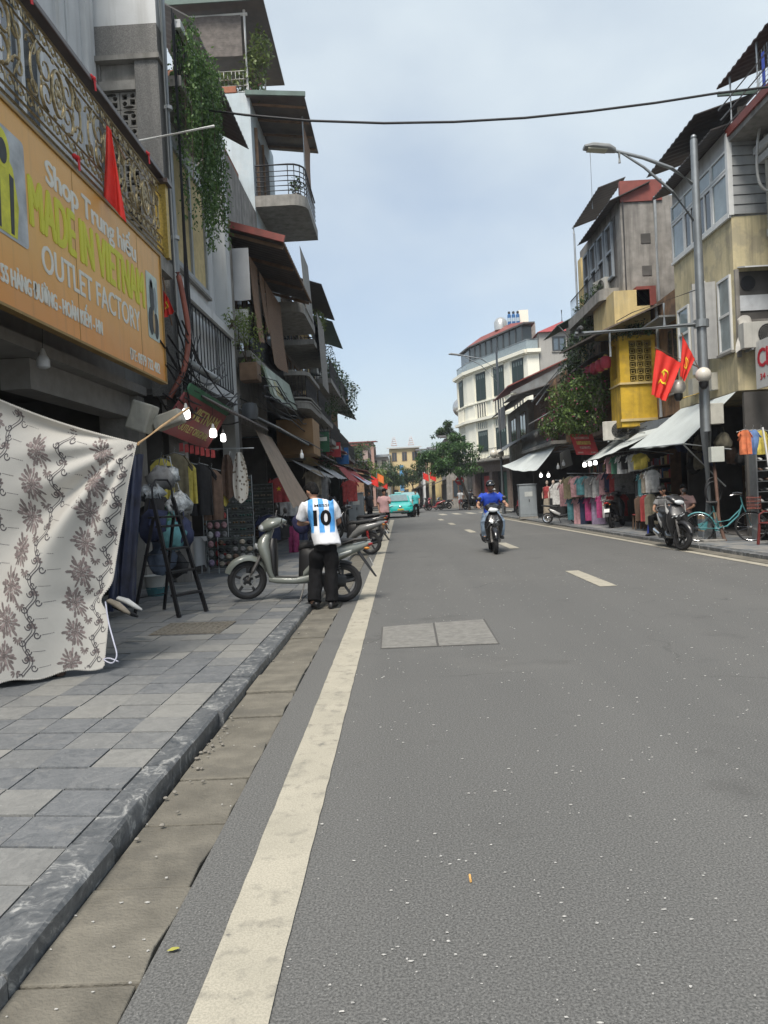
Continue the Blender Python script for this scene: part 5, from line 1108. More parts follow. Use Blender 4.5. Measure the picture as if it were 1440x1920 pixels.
fh.part('balcony_slab', CONC, ht, (-.5, LA + .3, 4.0, 4.14, .3, 1.1)); fh.rail(ht, -.4, LA + .2, 4.14, 5.0, 1.0, BLACKM, .25, .025)
PEN = mat('penthouse_glass', (.05, .065, .07), .15, var=.3, scale=.8)
cen = sum(plan, V()) / 6
def inset(k): return [p.lerp(cen, k) for p in plan]
B().slab([p + V((0, 0, 12.2)) for p in inset(.14)], (0, 0, 2.2)).ob('penthouse', PEN, ht)
B().slab([p + V((0, 0, 14.4)) for p in inset(.06)], (0, 0, .12)).ob('penthouse_eave', SHEETD, ht)
rr_ = B(); o1 = [p + V((0, 0, 14.52)) for p in inset(.06)]; o2 = [p + V((0, 0, 15.3)) for p in inset(.5)]; rr_.rings([o1, o2]); rr_.ob('penthouse_roof', REDROOF, ht)
rp = inset(.02)
for i in range(5):
    p, q = rp[i], rp[i+1]
    if i == 4: continue
    B().slab([p + V((0, 0, 12.3)), q + V((0, 0, 12.3)), q + V((0, 0, 13.05)), p + V((0, 0, 13.05))], (.02, .02, 0)).ob('glass_rail', mat('rail_glass', (.35, .42, .45), .1, alpha=.55), ht); B().tube([p + V((0, 0, 13.08)), q + V((0, 0, 13.08))], .04, 5).ob('rail_tube', GREYM, ht)
for i in range(10): q = inset(.13)[1].lerp(inset(.13)[2], i / 9); B().beam(q + V((0, 0, 12.2)), q + V((0, 0, 14.4)), .1).ob('mullion', DARKF, ht)
fh.part('ground_floor', DARKIN, ht, (0, LA, 0, 4.0, -.6, -.5)); fh.part('shop_panel', mat('shop_red', (.34, .035, .03), .7, var=.2), ht, (6.8, 8.6, .2, 2.8, -.48, -.3)); fh.part('shop_panel', mat('shop_green', (.03, .10, .07), .7, var=.2), ht, (2.0, 5.6, .2, 3.0, -.48, -.3))
for a in (0.3, 3.2, 6.2, 9.4): fh.part('column', mat('brown_stone', (.16, .12, .10), .8, var=.2), ht, (a, a + .5, 0, 4.0, -.4, .2))
fh.part('fascia', mat('brown_stone', (.16, .12, .10), .8), ht, (0, LA, 3.1, 3.98, -.3, .25))
B().lathe([(.4, 0), (.55, .1), (.57, .8), (.35, 1.1), (.1, 1.2)], 18, (9.3, 66, 15.0)).ob('water_tank', mat('steel_tank', (.5, .5, .48), .3, metal=.6), ht, smooth=50)
B().box(10.7, 11.5, 65, 65.8, 15.0, 16.5).ob('stair_head', HW, ht); B().box(11.0, 12.6, 68, 70, 14.6, 16.0).ob('roof_room', GREYP, ht)
for i in range(3):
    t = T('filter_tank', ['left of three blue filter tanks on the hotel roof', 'middle of three blue filter tanks on the hotel roof', 'right of three blue filter tanks on the hotel roof'][i], 'tank', (9.85 + i * .36, 64.7, 15.0), group='blue filter tanks on the hotel roof')
    B().lathe([(.13, 0), (.15, .08), (.15, 1.05), (.06, 1.15)], 14).ob('vessel', mat('tank_blue', (.03, .12, .30), .45, var=.2), t, smooth=40); B().lathe([(.10, 1.151), (.11, 1.3), (.05, 1.36)], 12).ob('valve_head', mat('valve_dark', (.03, .03, .035), .5), t, smooth=40); B().lathe([(.153, .5), (.153, .8)], 14).ob('label_band', mat('label_pale', (.35, .45, .52), .5), t)
gb_ = T('town_house', 'grey rendered building with red hipped roof behind the hotel', 'building'); fg = Fac((0, 62, 0), (1, 0, 0), (0, -1, 0))
fg.part('wall', mat('grey_render', (.33, .32, .30), .9, var=.08, scale=1, streak=.2), gb_, (11.35, 16.2, 5, 13.5, -9, 2.0))
for x in (12.35, 14.4): Fac((0, 60.0, 0), (1, 0, 0), (0, -1, 0)).window(gb_, x, x + 1.05, 12.0, 13.15, 2, 1, DARKF, mat('blue_glass', (.10, .13, .16), .1), .12, .05)
b = B().add([(11.2, 59.7, 13.5), (16.5, 59.7, 13.5), (16.5, 71, 13.5), (11.2, 71, 13.5), (13.8, 62.8, 14.9), (13.8, 67.5, 14.9)], [(0, 1, 4), (1, 2, 5, 4), (2, 3, 5), (3, 0, 4, 5), (0, 3, 2, 1)]); b.ob('roof', mat('bright_red_roof', (.28, .045, .045), .7, var=.15), gb_); B().tube([(13.8, 62.8, 14.8), (13.8, 62.8, 15.8)], .05, 5).ob('finial', BLACKM, gb_)
tag(B().ell((6.4, 74, 9.6), .95, .95, .95, 18, 12).ob('water_tank', mat('steel_sphere', (.55, .54, .52), .25, metal=.8), smooth=60), 'round steel water tank on the roof left of the hotel', 'tank')
# rows of low houses past the crossing, both sides, and the closing house
def far_house(label, x0, x1, y, z, m, nwin, roof=None, d=7, floors=2, rz=0, side=None):
    t = T('far_house', label, 'house'); f = Fac((0, y, 0), (1, 0, 0), (0, -1, 0)); f.part('wall', m, t, (x0, x1, 0, z, -d, 0))
    if roof: B().slab([(x0 - .4, y - .5, z + .003), (x1 + .4, y - .5, z + .003), (x1 + .4, y + d, z + .8), (x0 - .4, y + d, z + .8)], (0, 0, .15)).ob('roof', roof, t)
    for k in range(floors):
        for i in range(nwin):
            a = x0 + (x1 - x0) * (i + .25) / nwin; f.window(t, a, a + (x1 - x0) * .5 / nwin, 1.0 + z * k / floors, min(z - .3, z * (k + .8) / floors), 2, 1, WOOD, GLASS, .07, .05, sill=False)
    if side:
        s = FR(x0) if side < 0 else Fac((x1, 0, 0), (0, 1, 0), (1, 0, 0))
        for k in range(1, floors):
            for i in range(2): s.window(t, y + .7 + i * d * .48, y + .7 + i * d * .48 + d * .3, .6 + z * k / floors, z * (k + .75) / floors, 2, 1, WOOD, GLASS, .07, .05, sill=False)
        s.sheet(t, 'awning', SHEETD, y, y + d, 2.9, .02, 2.4, 1.3, wave=.4); s.part('shop_front', DARKIN, t, (y + .3, y + d - .3, .1, 2.4, .01, .04))
    return t
far_house('cream far house with dark eave, right behind the round tree', 4.6, 9, 75, 6.8, GREYP, 2, SHEETD, 8, 2, side=-1)
far_house('ochre far house with brown shutters left of the round tree', 3.9, 9, 84, 6.2, YELP, 2, SHEETD, 9, 2, side=-1)
far_house('yellowed far house with mossy roof, third past the crossing', 3.6, 9, 94, 6.6, PALEY, 2, SHEETG, 12, 2, side=-1)
far_house('dark roofed house past the left end of the street, behind the taxi', -11, -3.6, 78, 5.0, BROWNP, 2, SHEETD, 14, 2, side=1)
far_house('pink-grey far house with red window panel on the left beyond the trees', -9, -3.9, 100, 8.2, mat('pink_grey_wall', (.36, .27, .24), .9, var=.1), 2, REDROOF, 12, 3, side=1)
far_house('large yellow house closing the view at the street end', -1.5, 3.7, 132, 9.6, mat('far_yellow', (.62, .50, .28), .9, var=.08), 3, mat('pale_roof', (.46, .44, .40), .8), 12, 3)
far_house('red-brown far house left of the closing yellow house', -10, -3.8, 122, 10.2, mat('far_redbrown', (.35, .22, .18), .9, var=.1), 3, REDROOF, 12, 3, side=1)
far_house('grey-white far house right of the closing yellow house', 3.4, 10, 112, 7.5, WHITE, 2, SHEETZ, 12, 2, side=-1)
for i, (x, z) in enumerate(((-.6, 10.4), (2.4, 10.4))):
    tw = B()
    for q in ((-.5, -.5), (.5, -.5), (.5, .5), (-.5, .5)): tw.tube([(x + q[0], 136 + q[1], z), (x + q[0] * .2, 136 + q[1] * .2, z + 1.5)], .05, 4)
    for k in range(4): s_ = .5 - .1 * k; tw.tube([(x - s_, 136 - s_, z + .36 * k), (x + s_, 136 - s_, z + .36 * k), (x + s_, 136 + s_, z + .36 * k), (x - s_, 136 + s_, z + .36 * k)], .05, 4, close=True)
    tag(tw.ob('roof_mast', mat('mast_pink', (.50, .40, .38), .7)), ['left of two pinkish lattice masts on the far yellow roof', 'right of two pinkish lattice masts on the far yellow roof'][i], 'mast', 'roof masts')
# trees
def tree(name, label, base, trunk, clumps, n, size, m, seed, r0=.16):
    rr = random.Random(seed); t = T(name, label, 'tree', base); tb = B(); tk = [V(q) for q in trunk]
    tb.tube(tk, [r0 * (1 - .5 * i / (len(tk) - 1)) for i in range(len(tk))], 10)
    for c, r in clumps: a = tk[-1]; e = V(c); tb.tube([tk[-2].lerp(a, .6), a.lerp(e, .5) + V((rr.uniform(-.2, .2), rr.uniform(-.2, .2), .1)), e], [r0 * .4, r0 * .25, .02], 6)
    tb.ob('trunk', mat('bark', (.10, .08, .065), .95, var=.3, scale=12, bump=.5), t, smooth=60); lb_ = B(); tot = sum(q[1][0] * q[1][1] * q[1][2] for q in clumps)
    for c, r in clumps:
        k = int(n * r[0] * r[1] * r[2] / tot); sub = [V(c) + V((rr.gauss(0, .42) * r[0], rr.gauss(0, .42) * r[1], rr.gauss(0, .42) * r[2])) for _ in range(9)]
        for s_ in sub: leaves(lb_, s_, (r[0] * .45, r[1] * .45, r[2] * .36), k // 9, size, rr, shell=.15)
    lb_.ob('crown', m, t, fix=False); return t
tree('street_tree', 'round dark green street tree with leaning trunk before the hotel', (5.6, 62.5, 0), [(0, 0, 0), (-.15, 0, 1.2), (-.5, 0, 2.2), (-.9, .1, 3.0)],
     [((-1.6, 0, 4.7), (1.9, 1.8, 1.3)), ((-.6, 0, 4.0), (1.7, 1.6, 1.0)), ((-2.9, .2, 4.5), (1.3, 1.3, .9)), ((-1.4, 0, 5.6), (1.4, 1.3, .8)), ((-1.9, 0, 3.6), (1.6, 1.4, .8)), ((.2, 0, 4.8), (1.0, 1, .8))], 12000, .22, _leafm((.022, .06, .018), (.085, .17, .045), 'tree_leaf'), 3)
tree('street_tree', 'yellow-green tree with red flags under it beyond the left houses', (-3.0, 80, 0), [(0, 0, 0), (.05, 0, 1.5), (.1, 0, 2.6)], [((0, 0, 4.0), (1.6, 1.8, 1.2)), ((.8, 0, 3.2), (1.2, 1.3, .9)), ((-.5, 0, 4.8), (1, 1.2, .7))], 2600, .26, LEAFY, 4)
tree('street_tree', 'darker street tree left of the closing yellow house', (-1.9, 98, 0), [(0, 0, 0), (.05, 0, 1.8), (.2, 0, 3.2)], [((.3, 0, 4.4), (1.6, 1.8, 1.4)), ((1.0, 0, 3.4), (1.1, 1.3, 1.0))], 2000, .3, LEAFR, 5)
tree('street_tree', 'small tree on the roof line above the round tree', (5.2, 82, 6.0), [(0, 0, 0), (.05, 0, 1.0), (.1, 0, 1.8)], [((0, 0, 2.4), (1.2, 1.2, .9)), ((-.6, 0, 1.8), (.8, .9, .6))], 1300, .3, LEAFR, 6, .1)
tree('street_tree', 'green tree leaning over the far yellowed house', (2.9, 104, 0), [(0, 0, 0), (-.05, 0, 2), (-.2, 0, 3.5)], [((-.2, 0, 4.8), (1.3, 1.6, 1.3)), ((.8, 0, 5.4), (1.3, 1.6, 1.0))], 1800, .3, LEAFR, 7)

# weathering of the right-hand fronts: pipes, shutters, meters
g2.window(r2, 22.0, 22.9, 4.0, 5.9, 2, 1, WOOD, GLASS, .08); g2.part('door_canopy', SHEETZ, r2, (21.8, 23.4, 6.05, 6.1, 0, .6)); B().tube([g2.p(23.5, 6.8, .08), g2.p(23.5, 3.4, .08)], .05, 8).ob('downpipe', PVC, r2); B().tube([g2.p(21.75, 6.8, .06), g2.p(21.75, 3.5, .06)], .035, 8).ob('downpipe', mat('rust_conduit', (.20, .10, .065), .7), r2)
B().tube([(8.35, 24.22, 10.3), (8.35, 24.22, 6.8)], .05, 8).ob('downpipe', PVC, r2b); B().tube([(7.36, 24.22, 10.2), (7.36, 24.22, 6.9)], .02, 6).ob('cable_duct', WIREM, r2b)
for i, (y, z) in enumerate(((19.0, 3.62), (19.5, 3.62), (20.2, 3.66))): g1.part('electric_meter', mat('box_beige', (.42, .41, .36), .7), r1, (y, y + .3, z, z + .42, .0, .16))
tree('street_tree', 'broad green tree in the middle distance before the closing yellow house', (2.2, 116, 0), [(0, 0, 0), (-.1, 0, 2), (-.3, 0, 3.4)], [((-.5, 0, 4.6), (2.0, 1.8, 1.3)), ((.6, 0, 4.0), (1.6, 1.6, 1.1)), ((-1.4, 0, 3.8), (1.3, 1.3, .9))], 2600, .32, LEAFR, 17)

tree('street_tree', 'leafy tree at the middle of the far street end, left of the yellow house', (-1.0, 112, 0), [(0, 0, 0), (.1, 0, 2), (.2, 0, 3.2)], [((.1, 0, 4.2), (1.7, 1.6, 1.2)), ((1.2, 0, 3.6), (1.2, 1.2, .9)), ((-1.1, 0, 3.9), (1.2, 1.2, .9))], 2200, .32, LEAFR, 18)
far_house('pale far house with grey roof just left of the closing yellow house', -4.6, -1.6, 126, 8.0, mat('far_pale', (.46, .42, .36), .9, var=.1), 2, SHEETZ, 10, 3)
far_house('low ochre far house right of the closing yellow house', 3.3, 8, 122, 8.4, YELP, 2, SHEETD, 10, 3, side=-1)

fy.part('bay_ledge', YELP, r2, (6.94, 8.08, 4.50, 4.56, .003, .06)); fy.part('bay_ledge', YELP, r2, (6.94, 8.08, 3.36, 3.44, .003, .05)); fyx.part('bay_ledge', YELP, r2, (24.0, 25.1, 4.50, 4.545, .003, .05))
bush('roof_creeper', 'dry dark creeper tangled on top of the bright yellow bay', (7.6, 23.8, 6.05), [((0, 0, .1), (.5, .35, .28)), ((-.5, .2, .0), (.35, .3, .2))], 420, .10, LEAFD, rv, 6, cat='creeper')
bush('balcony_plant', 'small potted greenery along the iron balcony of the grey upper house', (6.85, 27.0, 7.85), [((0, -1.2, .1), (.18, .5, .22)), ((0, .3, .12), (.18, .6, .25)), ((0, 1.6, .05), (.16, .4, .2))], 420, .09, LEAFR, rv, 5)
ac_unit((7.0, 26.0, 8.95 - .9), (-1, -.3, 0), 'air conditioner on the iron balcony of the grey upper house', .75, .5)
# ================================================================== SCOOTERS, BICYCLE, CAR
RUBBER = mat('tyre_rubber', (.014, .014, .015), .9, var=.25, scale=30); BLKP = mat('black_plastic', (.013, .013, .014), .45, var=.15, scale=12); SEATM = mat('seat_vinyl', (.018, .018, .019), .55, bump=.15, bscale=120)
ALLOY = mat('dark_alloy', (.05, .05, .052), .4, metal=.6); CHROME = mat('chrome', (.6, .6, .6), .18, metal=1, var=.05); ENGM = mat('engine_metal', (.12, .115, .11), .55, metal=.5, var=.25, scale=20)
LENS = mat('clear_lens', (.55, .58, .60), .12, var=.15, scale=12, spec=.8, coat=.5); REDL = mat('red_lens', (.30, .008, .008), .2, coat=.5); AMBER = mat('amber_lens', (.55, .20, .02), .25, coat=.4); MIRR = mat('mirror_glass', (.5, .52, .55), .05, metal=1, var=0)
def bodym(name, col, rough=.32): return mat(name, col, rough, var=.06, scale=3, coat=.6)
def wheel(root, x, R_, W, steer=None, name='front_wheel', rimm=None, spokes=5, disc=True):
    M = steer or Matrix.Identity(4); rimm = rimm or ALLOY
    rb_ = B(); rr = R_ * .735
    rb_.hoop([(rr - .024, -W*.34), (rr, -W*.42), (rr + .008, -W*.44), (rr + .008, W*.44), (rr, W*.42), (rr - .024, W*.34)], 32, (x, 0, R_))
    for k in range(spokes):
        a = 2*PI*k/spokes + .3; d = V((math.cos(a), 0, math.sin(a))); c = V((x, 0, R_)); rb_.beam(c + d * .03, c + d * (rr - .012), .034, .030, (0, 1, 0))
    rb_.lathe([(.03, -W*.7), (.045, -W*.6), (.045, W*.6), (.03, W*.7)], 16, (x, 0, R_), 'y')
    w_ = rb_.xf(M).ob(name, rimm, root, smooth=40)
    prof = [(rr + .004, -W*.42), (R_ - .045, -W*.52), (R_ - .018, -W*.46), (R_ - .004, -W*.26), (R_, 0), (R_ - .004, W*.26), (R_ - .018, W*.46), (R_ - .045, W*.52), (rr + .004, W*.42)]
    tb_ = B(); ring = []
    for k in range(40):
        a = 2*PI*k/40; ring.append([V((x + r * math.cos(a), h, R_ + r * math.sin(a))) for r, h in prof])
    tb_.rings(ring, cap=False, close=True); tb_.xf(M).ob('tyre', RUBBER, w_, smooth=50)
    if disc: B().hoop([(.075, W*.62), (.105, W*.62), (.105, W*.66), (.075, W*.66)], 24, (x, 0, R_)).xf(M).ob('brake_disc', mat('disc_steel', (.35, .35, .34), .35, metal=.9), w_)
    return w_
def scooter(label, loc, heading, main, second=None, lean=0., steer=0., group=None, stand=True, trim=None, mirrors=True, rim=None, kind='scooter', shock=None, head=LENS, seatm=None, name='motor_scooter', plate=True, sporty=0.):
    """x forward, y left, z up; heading = world angle of forward"""
    second = second or BLKP; t = T(name, label, kind, loc, group=group, rot=(lean, 0, heading)); s_ = 1
    pv = V((.50, 0, .55)); ax = V((-.42, 0, .9)).normalized(); MS = Matrix.Translation(pv) @ Matrix.Rotation(steer, 4, ax) @ Matrix.Translation(-pv)
    wheel(t, .66, .268, .092, MS, 'front_wheel', rim); wheel(t, -.63, .268, .105, None, 'rear_wheel', rim, disc=False)
    fk = B()
    for y in (-.075, .075): fk.tube([(.66, y, .268), (.60, y, .40), (.50, y * .85, .62)], [.022, .026, .026], 8)
    fk.tube([(.50, 0, .60), (.36, 0, .98)], .03, 8); fk.xf(MS).ob('fork', ENGM, t, smooth=40)
    fd = B(); rg = []
    for k in range(13):
        a = rad(18 + 136 * k / 12); r = .305 + .02 * math.sin(k / 12 * PI); c = V((.66 + r * math.cos(a), 0, .268 + r * math.sin(a))); wd = (.035 + .05 * math.sin(PI * (k + .6) / 13.2))
        nrm = V((math.cos(a), 0, math.sin(a))); rg.append([c + V((0, y * wd, 0)) + nrm * h for y, h in ((-1, -.05), (-1, -.012), (-.6, .012), (0, .02), (.6, .012), (1, -.012), (1, -.05), (.6, -.006), (0, 0), (-.6, -.006))])
    fd.rings(rg).xf(MS).ob('front_fender', main, t, smooth=60)
    X_, Y_, Z_ = V((1, 0, 0)), V((0, 1, 0)), V((0, 0, 1))
    # leg shield: front skin and black inner panel
    sh = B(); sh.loft([((.30, 0, .29), X_*.05, Y_*.13), ((.345, 0, .38), X_*.055, Y_*.165), ((.375, 0, .50), X_*.065, Y_*.19), ((.415, 0, .62), X_*(.09 + .02*sporty), Y_*.215), ((.45, 0, .73), X_*(.10 + .04*sporty), Y_*.205), ((.44, 0, .82), X_*.085, Y_*.165), ((.40, 0, .90), X_*.06, Y_*.115), ((.365, 0, .965), X_*.045, Y_*.07)], 20, 2.5)
    sh.ob('leg_shield', main, t, smooth=50)
    B().loft([((.285, 0, .31), X_*.045, Y_*.115), ((.30, 0, .42), X_*.05, Y_*.15), ((.315, 0, .58), X_*.06, Y_*.17), ((.335, 0, .74), X_*.065, Y_*.155), ((.33, 0, .84), X_*.05, Y_*.10)], 16, 2.6).ob('inner_panel', BLKP, t, smooth=50)
    # nose lights
    for q in (-1, 1):
        B().loft([((.50, q*.165, .70), V((.020, q*-.012, 0)), V((0, .012, .030))), ((.555, q*.085, .735), V((.018, q*-.014, 0)), V((0, .012, .034))), ((.575, q*.030, .70), V((.010, q*-.006, 0)), V((0, .01, .020)))], 10).ob('indicator_lens', head, t, smooth=60)
    B().loft([((.555, 0, .60), X_*.012, Y_*.055), ((.575, 0, .66), X_*.014, Y_*.045), ((.565, 0, .72), X_*.012, Y_*.02)], 10).ob('nose_grille', BLKP, t, smooth=60)
    # handlebar cowl, headlight, meter, bars
    cw = B(); cw.loft([((.515, 0, .975), Y_*.06, Z_*.022), ((.49, 0, .99), Y_*.12, Z_*.058), ((.41, 0, 1.03), Y_*.175, Z_*.085), ((.31, 0, 1.065), Y_*.185, Z_*.075), ((.22, 0, 1.075), Y_*.14, Z_*.05), ((.17, 0, 1.075), Y_*.08, Z_*.025)], 18, 2.3); cw.xf(MS).ob('handlebar_cowl', main, t, smooth=60)
    B().loft([((.528, 0, .972), Y_*.06, Z_*.02), ((.516, 0, .978), Y_*.10, Z_*.040), ((.49, 0, .985), Y_*.118, Z_*.052)], 16).xf(MS).ob('headlight', head, t, smooth=60)
    B().loft([((.34, 0, 1.125), Y_*.085, X_*.06), ((.31, 0, 1.150), Y_*.065, X_*.035)], 14).xf(MS).ob('meter', BLKP, t, smooth=60)
    hb = B()
    for q in (-1, 1): hb.tube([(.27, q*.13, 1.055), (.25, q*.20, 1.06), (.215, q*.36, 1.045)], .013, 8)
    hb.xf(MS).ob('handlebar', ENGM, t, smooth=60)
    for q in (-1, 1):
        B().tube([(.243, q*.235, 1.058), (.215, q*.365, 1.045)], .019, 10).xf(MS).ob('grip', BLKP, t, smooth=60)
        B().tube([(.275, q*.20, 1.05), (.30, q*.25, 1.045), (.285, q*.36, 1.03)], [.008, .007, .006], 6).xf(MS).ob('brake_lever', CHROME, t, smooth=60)
        if mirrors:
            B().tube([(.27, q*.19, 1.07), (.26, q*.23, 1.17), (.24, q*.27, 1.235)], .0065, 6).xf(MS).ob('mirror_stem', BLKP, t, smooth=60)
            B().loft([((.262, q*.29, 1.245), Y_*.035, Z_*.026), ((.245, q*.29, 1.248), Y_*.062, Z_*.045), ((.228, q*.29, 1.248), Y_*.058, Z_*.041)], 14).xf(MS).ob('mirror', BLKP, t, smooth=60)
    # floor, lower side panels, rear body
    B().loft([((.36, 0, .285), Y_*.12, Z_*.035), ((.25, 0, .275), Y_*.165, Z_*.045), ((0, 0, .275), Y_*.17, Z_*.045), ((-.14, 0, .30), Y_*.155, Z_*.06), ((-.26, 0, .345), Y_*.13, Z_*.045)], 16, 4).ob('floor_tray', main, t, smooth=50)
    B().box(-.08, .27, -.135, .135, .318, .330).ob('floor_mat', BLKP, t, bevel=.004)
    B().loft([((-.035, 0, .52), Y_*.09, Z_*.21), ((-.075, 0, .53), Y_*.125, Z_*.235), ((-.16, 0, .545), Y_*.15, Z_*.225), ((-.27, 0, .60), Y_*.15, Z_*.18)], 16, 2.8).ob('seat_front_panel', BLKP, t, smooth=50)
    B().loft([((-.10, 0, .36), Y_*.145, Z_*.07), ((-.20, 0, .47), Y_*.165, Z_*.12), ((-.36, 0, .59), Y_*.185, Z_*.135), ((-.54, 0, .655), Y_*.18, Z_*.11), ((-.72, 0, .71), Y_*.15, Z_*.085), ((-.90, 0, .775), Y_*.095, Z_*.06), ((-1.0, 0, .815), Y_*.05, Z_*.03)], 20, 2.4).ob('rear_body', main, t, smooth=50)
    if trim:
        for q in (-1, 1): B().loft([((-.30, q*.175, .555), V((0, .016, 0)), Z_*.022), ((-.50, q*.182, .60), V((0, .014, 0)), Z_*.035), ((-.74, q*.148, .69), V((0, .012, 0)), Z_*.02)], 8).ob('side_trim', trim, t, smooth=60)
    B().loft([((-.02, 0, .705), Y_*.06, Z_*.03), ((-.05, 0, .735), Y_*.105, Z_*.058), ((-.14, 0, .765), Y_*.135, Z_*.060), ((-.30, 0, .765), Y_*.145, Z_*.055), ((-.43, 0, .79), Y_*.150, Z_*.062), ((-.62, 0, .825), Y_*.135, Z_*.05), ((-.76, 0, .84), Y_*.09, Z_*.03)], 18, 2.6).ob('seat', seatm or SEATM, t, smooth=60)
    gr_ = B(); gr_.tube([(-.60, .155, .79), (-.78, .15, .85), (-.92, .09, .875), (-.95, 0, .88), (-.92, -.09, .875), (-.78, -.15, .85), (-.60, -.155, .79)], .016, 8); gr_.ob('grab_rail', ENGM, t, smooth=60)
    B().loft([((-.97, 0, .79), Y_*.085, Z_*.03), ((-1.01, 0, .80), Y_*.07, Z_*.025), ((-1.03, 0, .80), Y_*.04, Z_*.015)], 12).ob('tail_light', REDL, t, smooth=60)
    for q in (-1, 1): B().ell((-.95, q*.10, .74), .04, .022, .018, 8, 6).ob('rear_indicator', AMBER, t, smooth=60)
    rf = B().slab([(-.80, -.06, .70), (-.86, -.06, .70), (-1.10, -.05, .36), (-1.075, -.05, .355)], (0, .12, 0)); rf.ob('rear_mudguard', BLKP, t, bevel=.006)
    if plate: B().obox((-1.02, 0, .56), (.006, .17, .12), Matrix.Rotation(.5, 3, 'Y')).ob('number_plate', mat('plate_white', (.62, .62, .6), .5), t)
    hg = B(); rg = []
    for k in range(9):
        a = rad(35 + 80 * k / 8); c = V((-.63 + .292 * math.cos(a), 0, .268 + .292 * math.sin(a))); nrm = V((math.cos(a), 0, math.sin(a)))
        rg.append([c + V((0, y, 0)) + nrm * h for y, h in ((-.06, -.03), (-.06, .004), (0, .014), (.06, .004), (.06, -.03), (0, 0))])
    hg.rings(rg).ob('rear_hugger', BLKP, t, smooth=60)
    en = B(); en.loft([((-.16, 0, .27), Y_*.10, Z_*.06), ((-.28, 0, .29), Y_*.13, Z_*.09), ((-.42, 0, .29), Y_*.13, Z_*.09)], 12, 3); en.loft([((-.36, .11, .29), Y_*.04, Z_*.085), ((-.52, .115, .275), Y_*.042, Z_*.075), ((-.66, .115, .268), Y_*.035, Z_*.06)], 12, 3); en.ob('engine', ENGM, t, smooth=50)
    B().loft([((-.30, .135, .30), Y_*.03, Z_*.085), ((-.48, .155, .30), Y_*.022, Z_*.10), ((-.68, .15, .29), Y_*.018, Z_*.07)], 12, 3).ob('drive_cover', BLKP, t, smooth=50)
    mu = B(); mu.tube([(-.25, -.10, .22), (-.36, -.15, .21), (-.46, -.165, .25)], .018, 8); mu.loft([((-.46, -.165, .25), Y_*.03, Z_*.04), ((-.52, -.175, .28), Y_*.048, Z_*.062), ((-.80, -.185, .35), Y_*.052, Z_*.066), ((-.88, -.185, .37), Y_*.035, Z_*.045)], 14); mu.ob('exhaust', BLKP, t, smooth=60)
    B().loft([((-.55, -.228, .31), Y_*.006, Z_*.035), ((-.78, -.238, .365), Y_*.006, Z_*.04)], 10).ob('heat_shield', CHROME, t, smooth=60)
    sk = B(); sk.tube([(-.60, .13, .33), (-.55, .14, .62)], .016, 8); o = sk.ob('shock_absorber', ENGM, t, smooth=60)
    cs = B()
    for k in range(60): pass
    cs.tube([V((-.592 + .037 * (k / 48), .132 + .008 * k / 48, .36 + .21 * k / 48)) + V((math.cos(k * .9) * .026, math.sin(k * .9) * .026, 0)) for k in range(49)], .006, 5); cs.ob('spring', shock or ENGM, o, smooth=60)
    if stand:
        B().tube([(-.12, .13, .25), (-.10, .19, .12), (-.075, .255, .015)], .011, 6).ob('kickstand', ENGM, t)
        B().obox((-.07, .26, .012), (.05, .03, .012), Matrix.Identity(3)).ob('stand_foot', ENGM, t)
    return t
GG = bodym('grey_green_paint', (.17, .185, .165), .38)
HEAD = PI + rad(9)
# hero scooter, standing across the pavement: front wheel on the paving, rear wheel in the gutter
c = (G(455, 1133, KERB) + G(640, 1130, 0)) / 2
hero = scooter('grey-green step-through scooter parked across the kerb beside the man in the striped shirt', (c.x + .02, c.y + .1, .05), HEAD, GG, steer=rad(18), lean=-rad(5), trim=mat('satin_silver', (.30, .31, .29), .35, metal=.5), group='parked scooters')
hero.rotation_euler = (rad(5), -rad(4.5), PI + rad(4)); 
SG = bodym('silver_grey_paint', (.16, .16, .155), .35)
sc2 = scooter('dark grey scooter with red shock absorber, parked behind the grey-green one', (-1.42, 18.9, .06), PI + rad(20), SG, steer=rad(10), shock=mat('red_spring', (.5, .03, .03), .4), group='parked scooters'); sc2.rotation_euler = (rad(5), -rad(4), PI - rad(8))
sc3 = scooter('black scooter with silver seat edge, third from the front beside the grey cabinet', (-1.5, 24.5, .06), PI - rad(10), bodym('black_paint', (.02, .02, .022)), group='parked scooters'); sc3.rotation_euler = (rad(5), -rad(4), PI - rad(8))
# ridden scooter, coming towards the camera
BP = bodym('gloss_black_paint', (.012, .012, .014), .2)
ride = scooter('black scooter ridden towards the camera by the man in blue', (2.1, 17.85, 0), -PI/2 + rad(4) - rad(6), BP, steer=0, stand=False, trim=mat('graphite', (.10, .10, .11), .3), sporty=.8, plate=False)
for q in (-1, 1):
    B().loft([((.50, q*.10, .62), V((.02, 0, 0)), V((0, .07, .05))), ((.545, q*.075, .70), V((.02, 0, 0)), V((0, .055, .06))), ((.52, q*.055, .80), V((.02, 0, 0)), V((0, .03, .05)))], 10).ob('front_panel', mat('panel_grey', (.10, .105, .11), .25, coat=.5), ride, smooth=60)
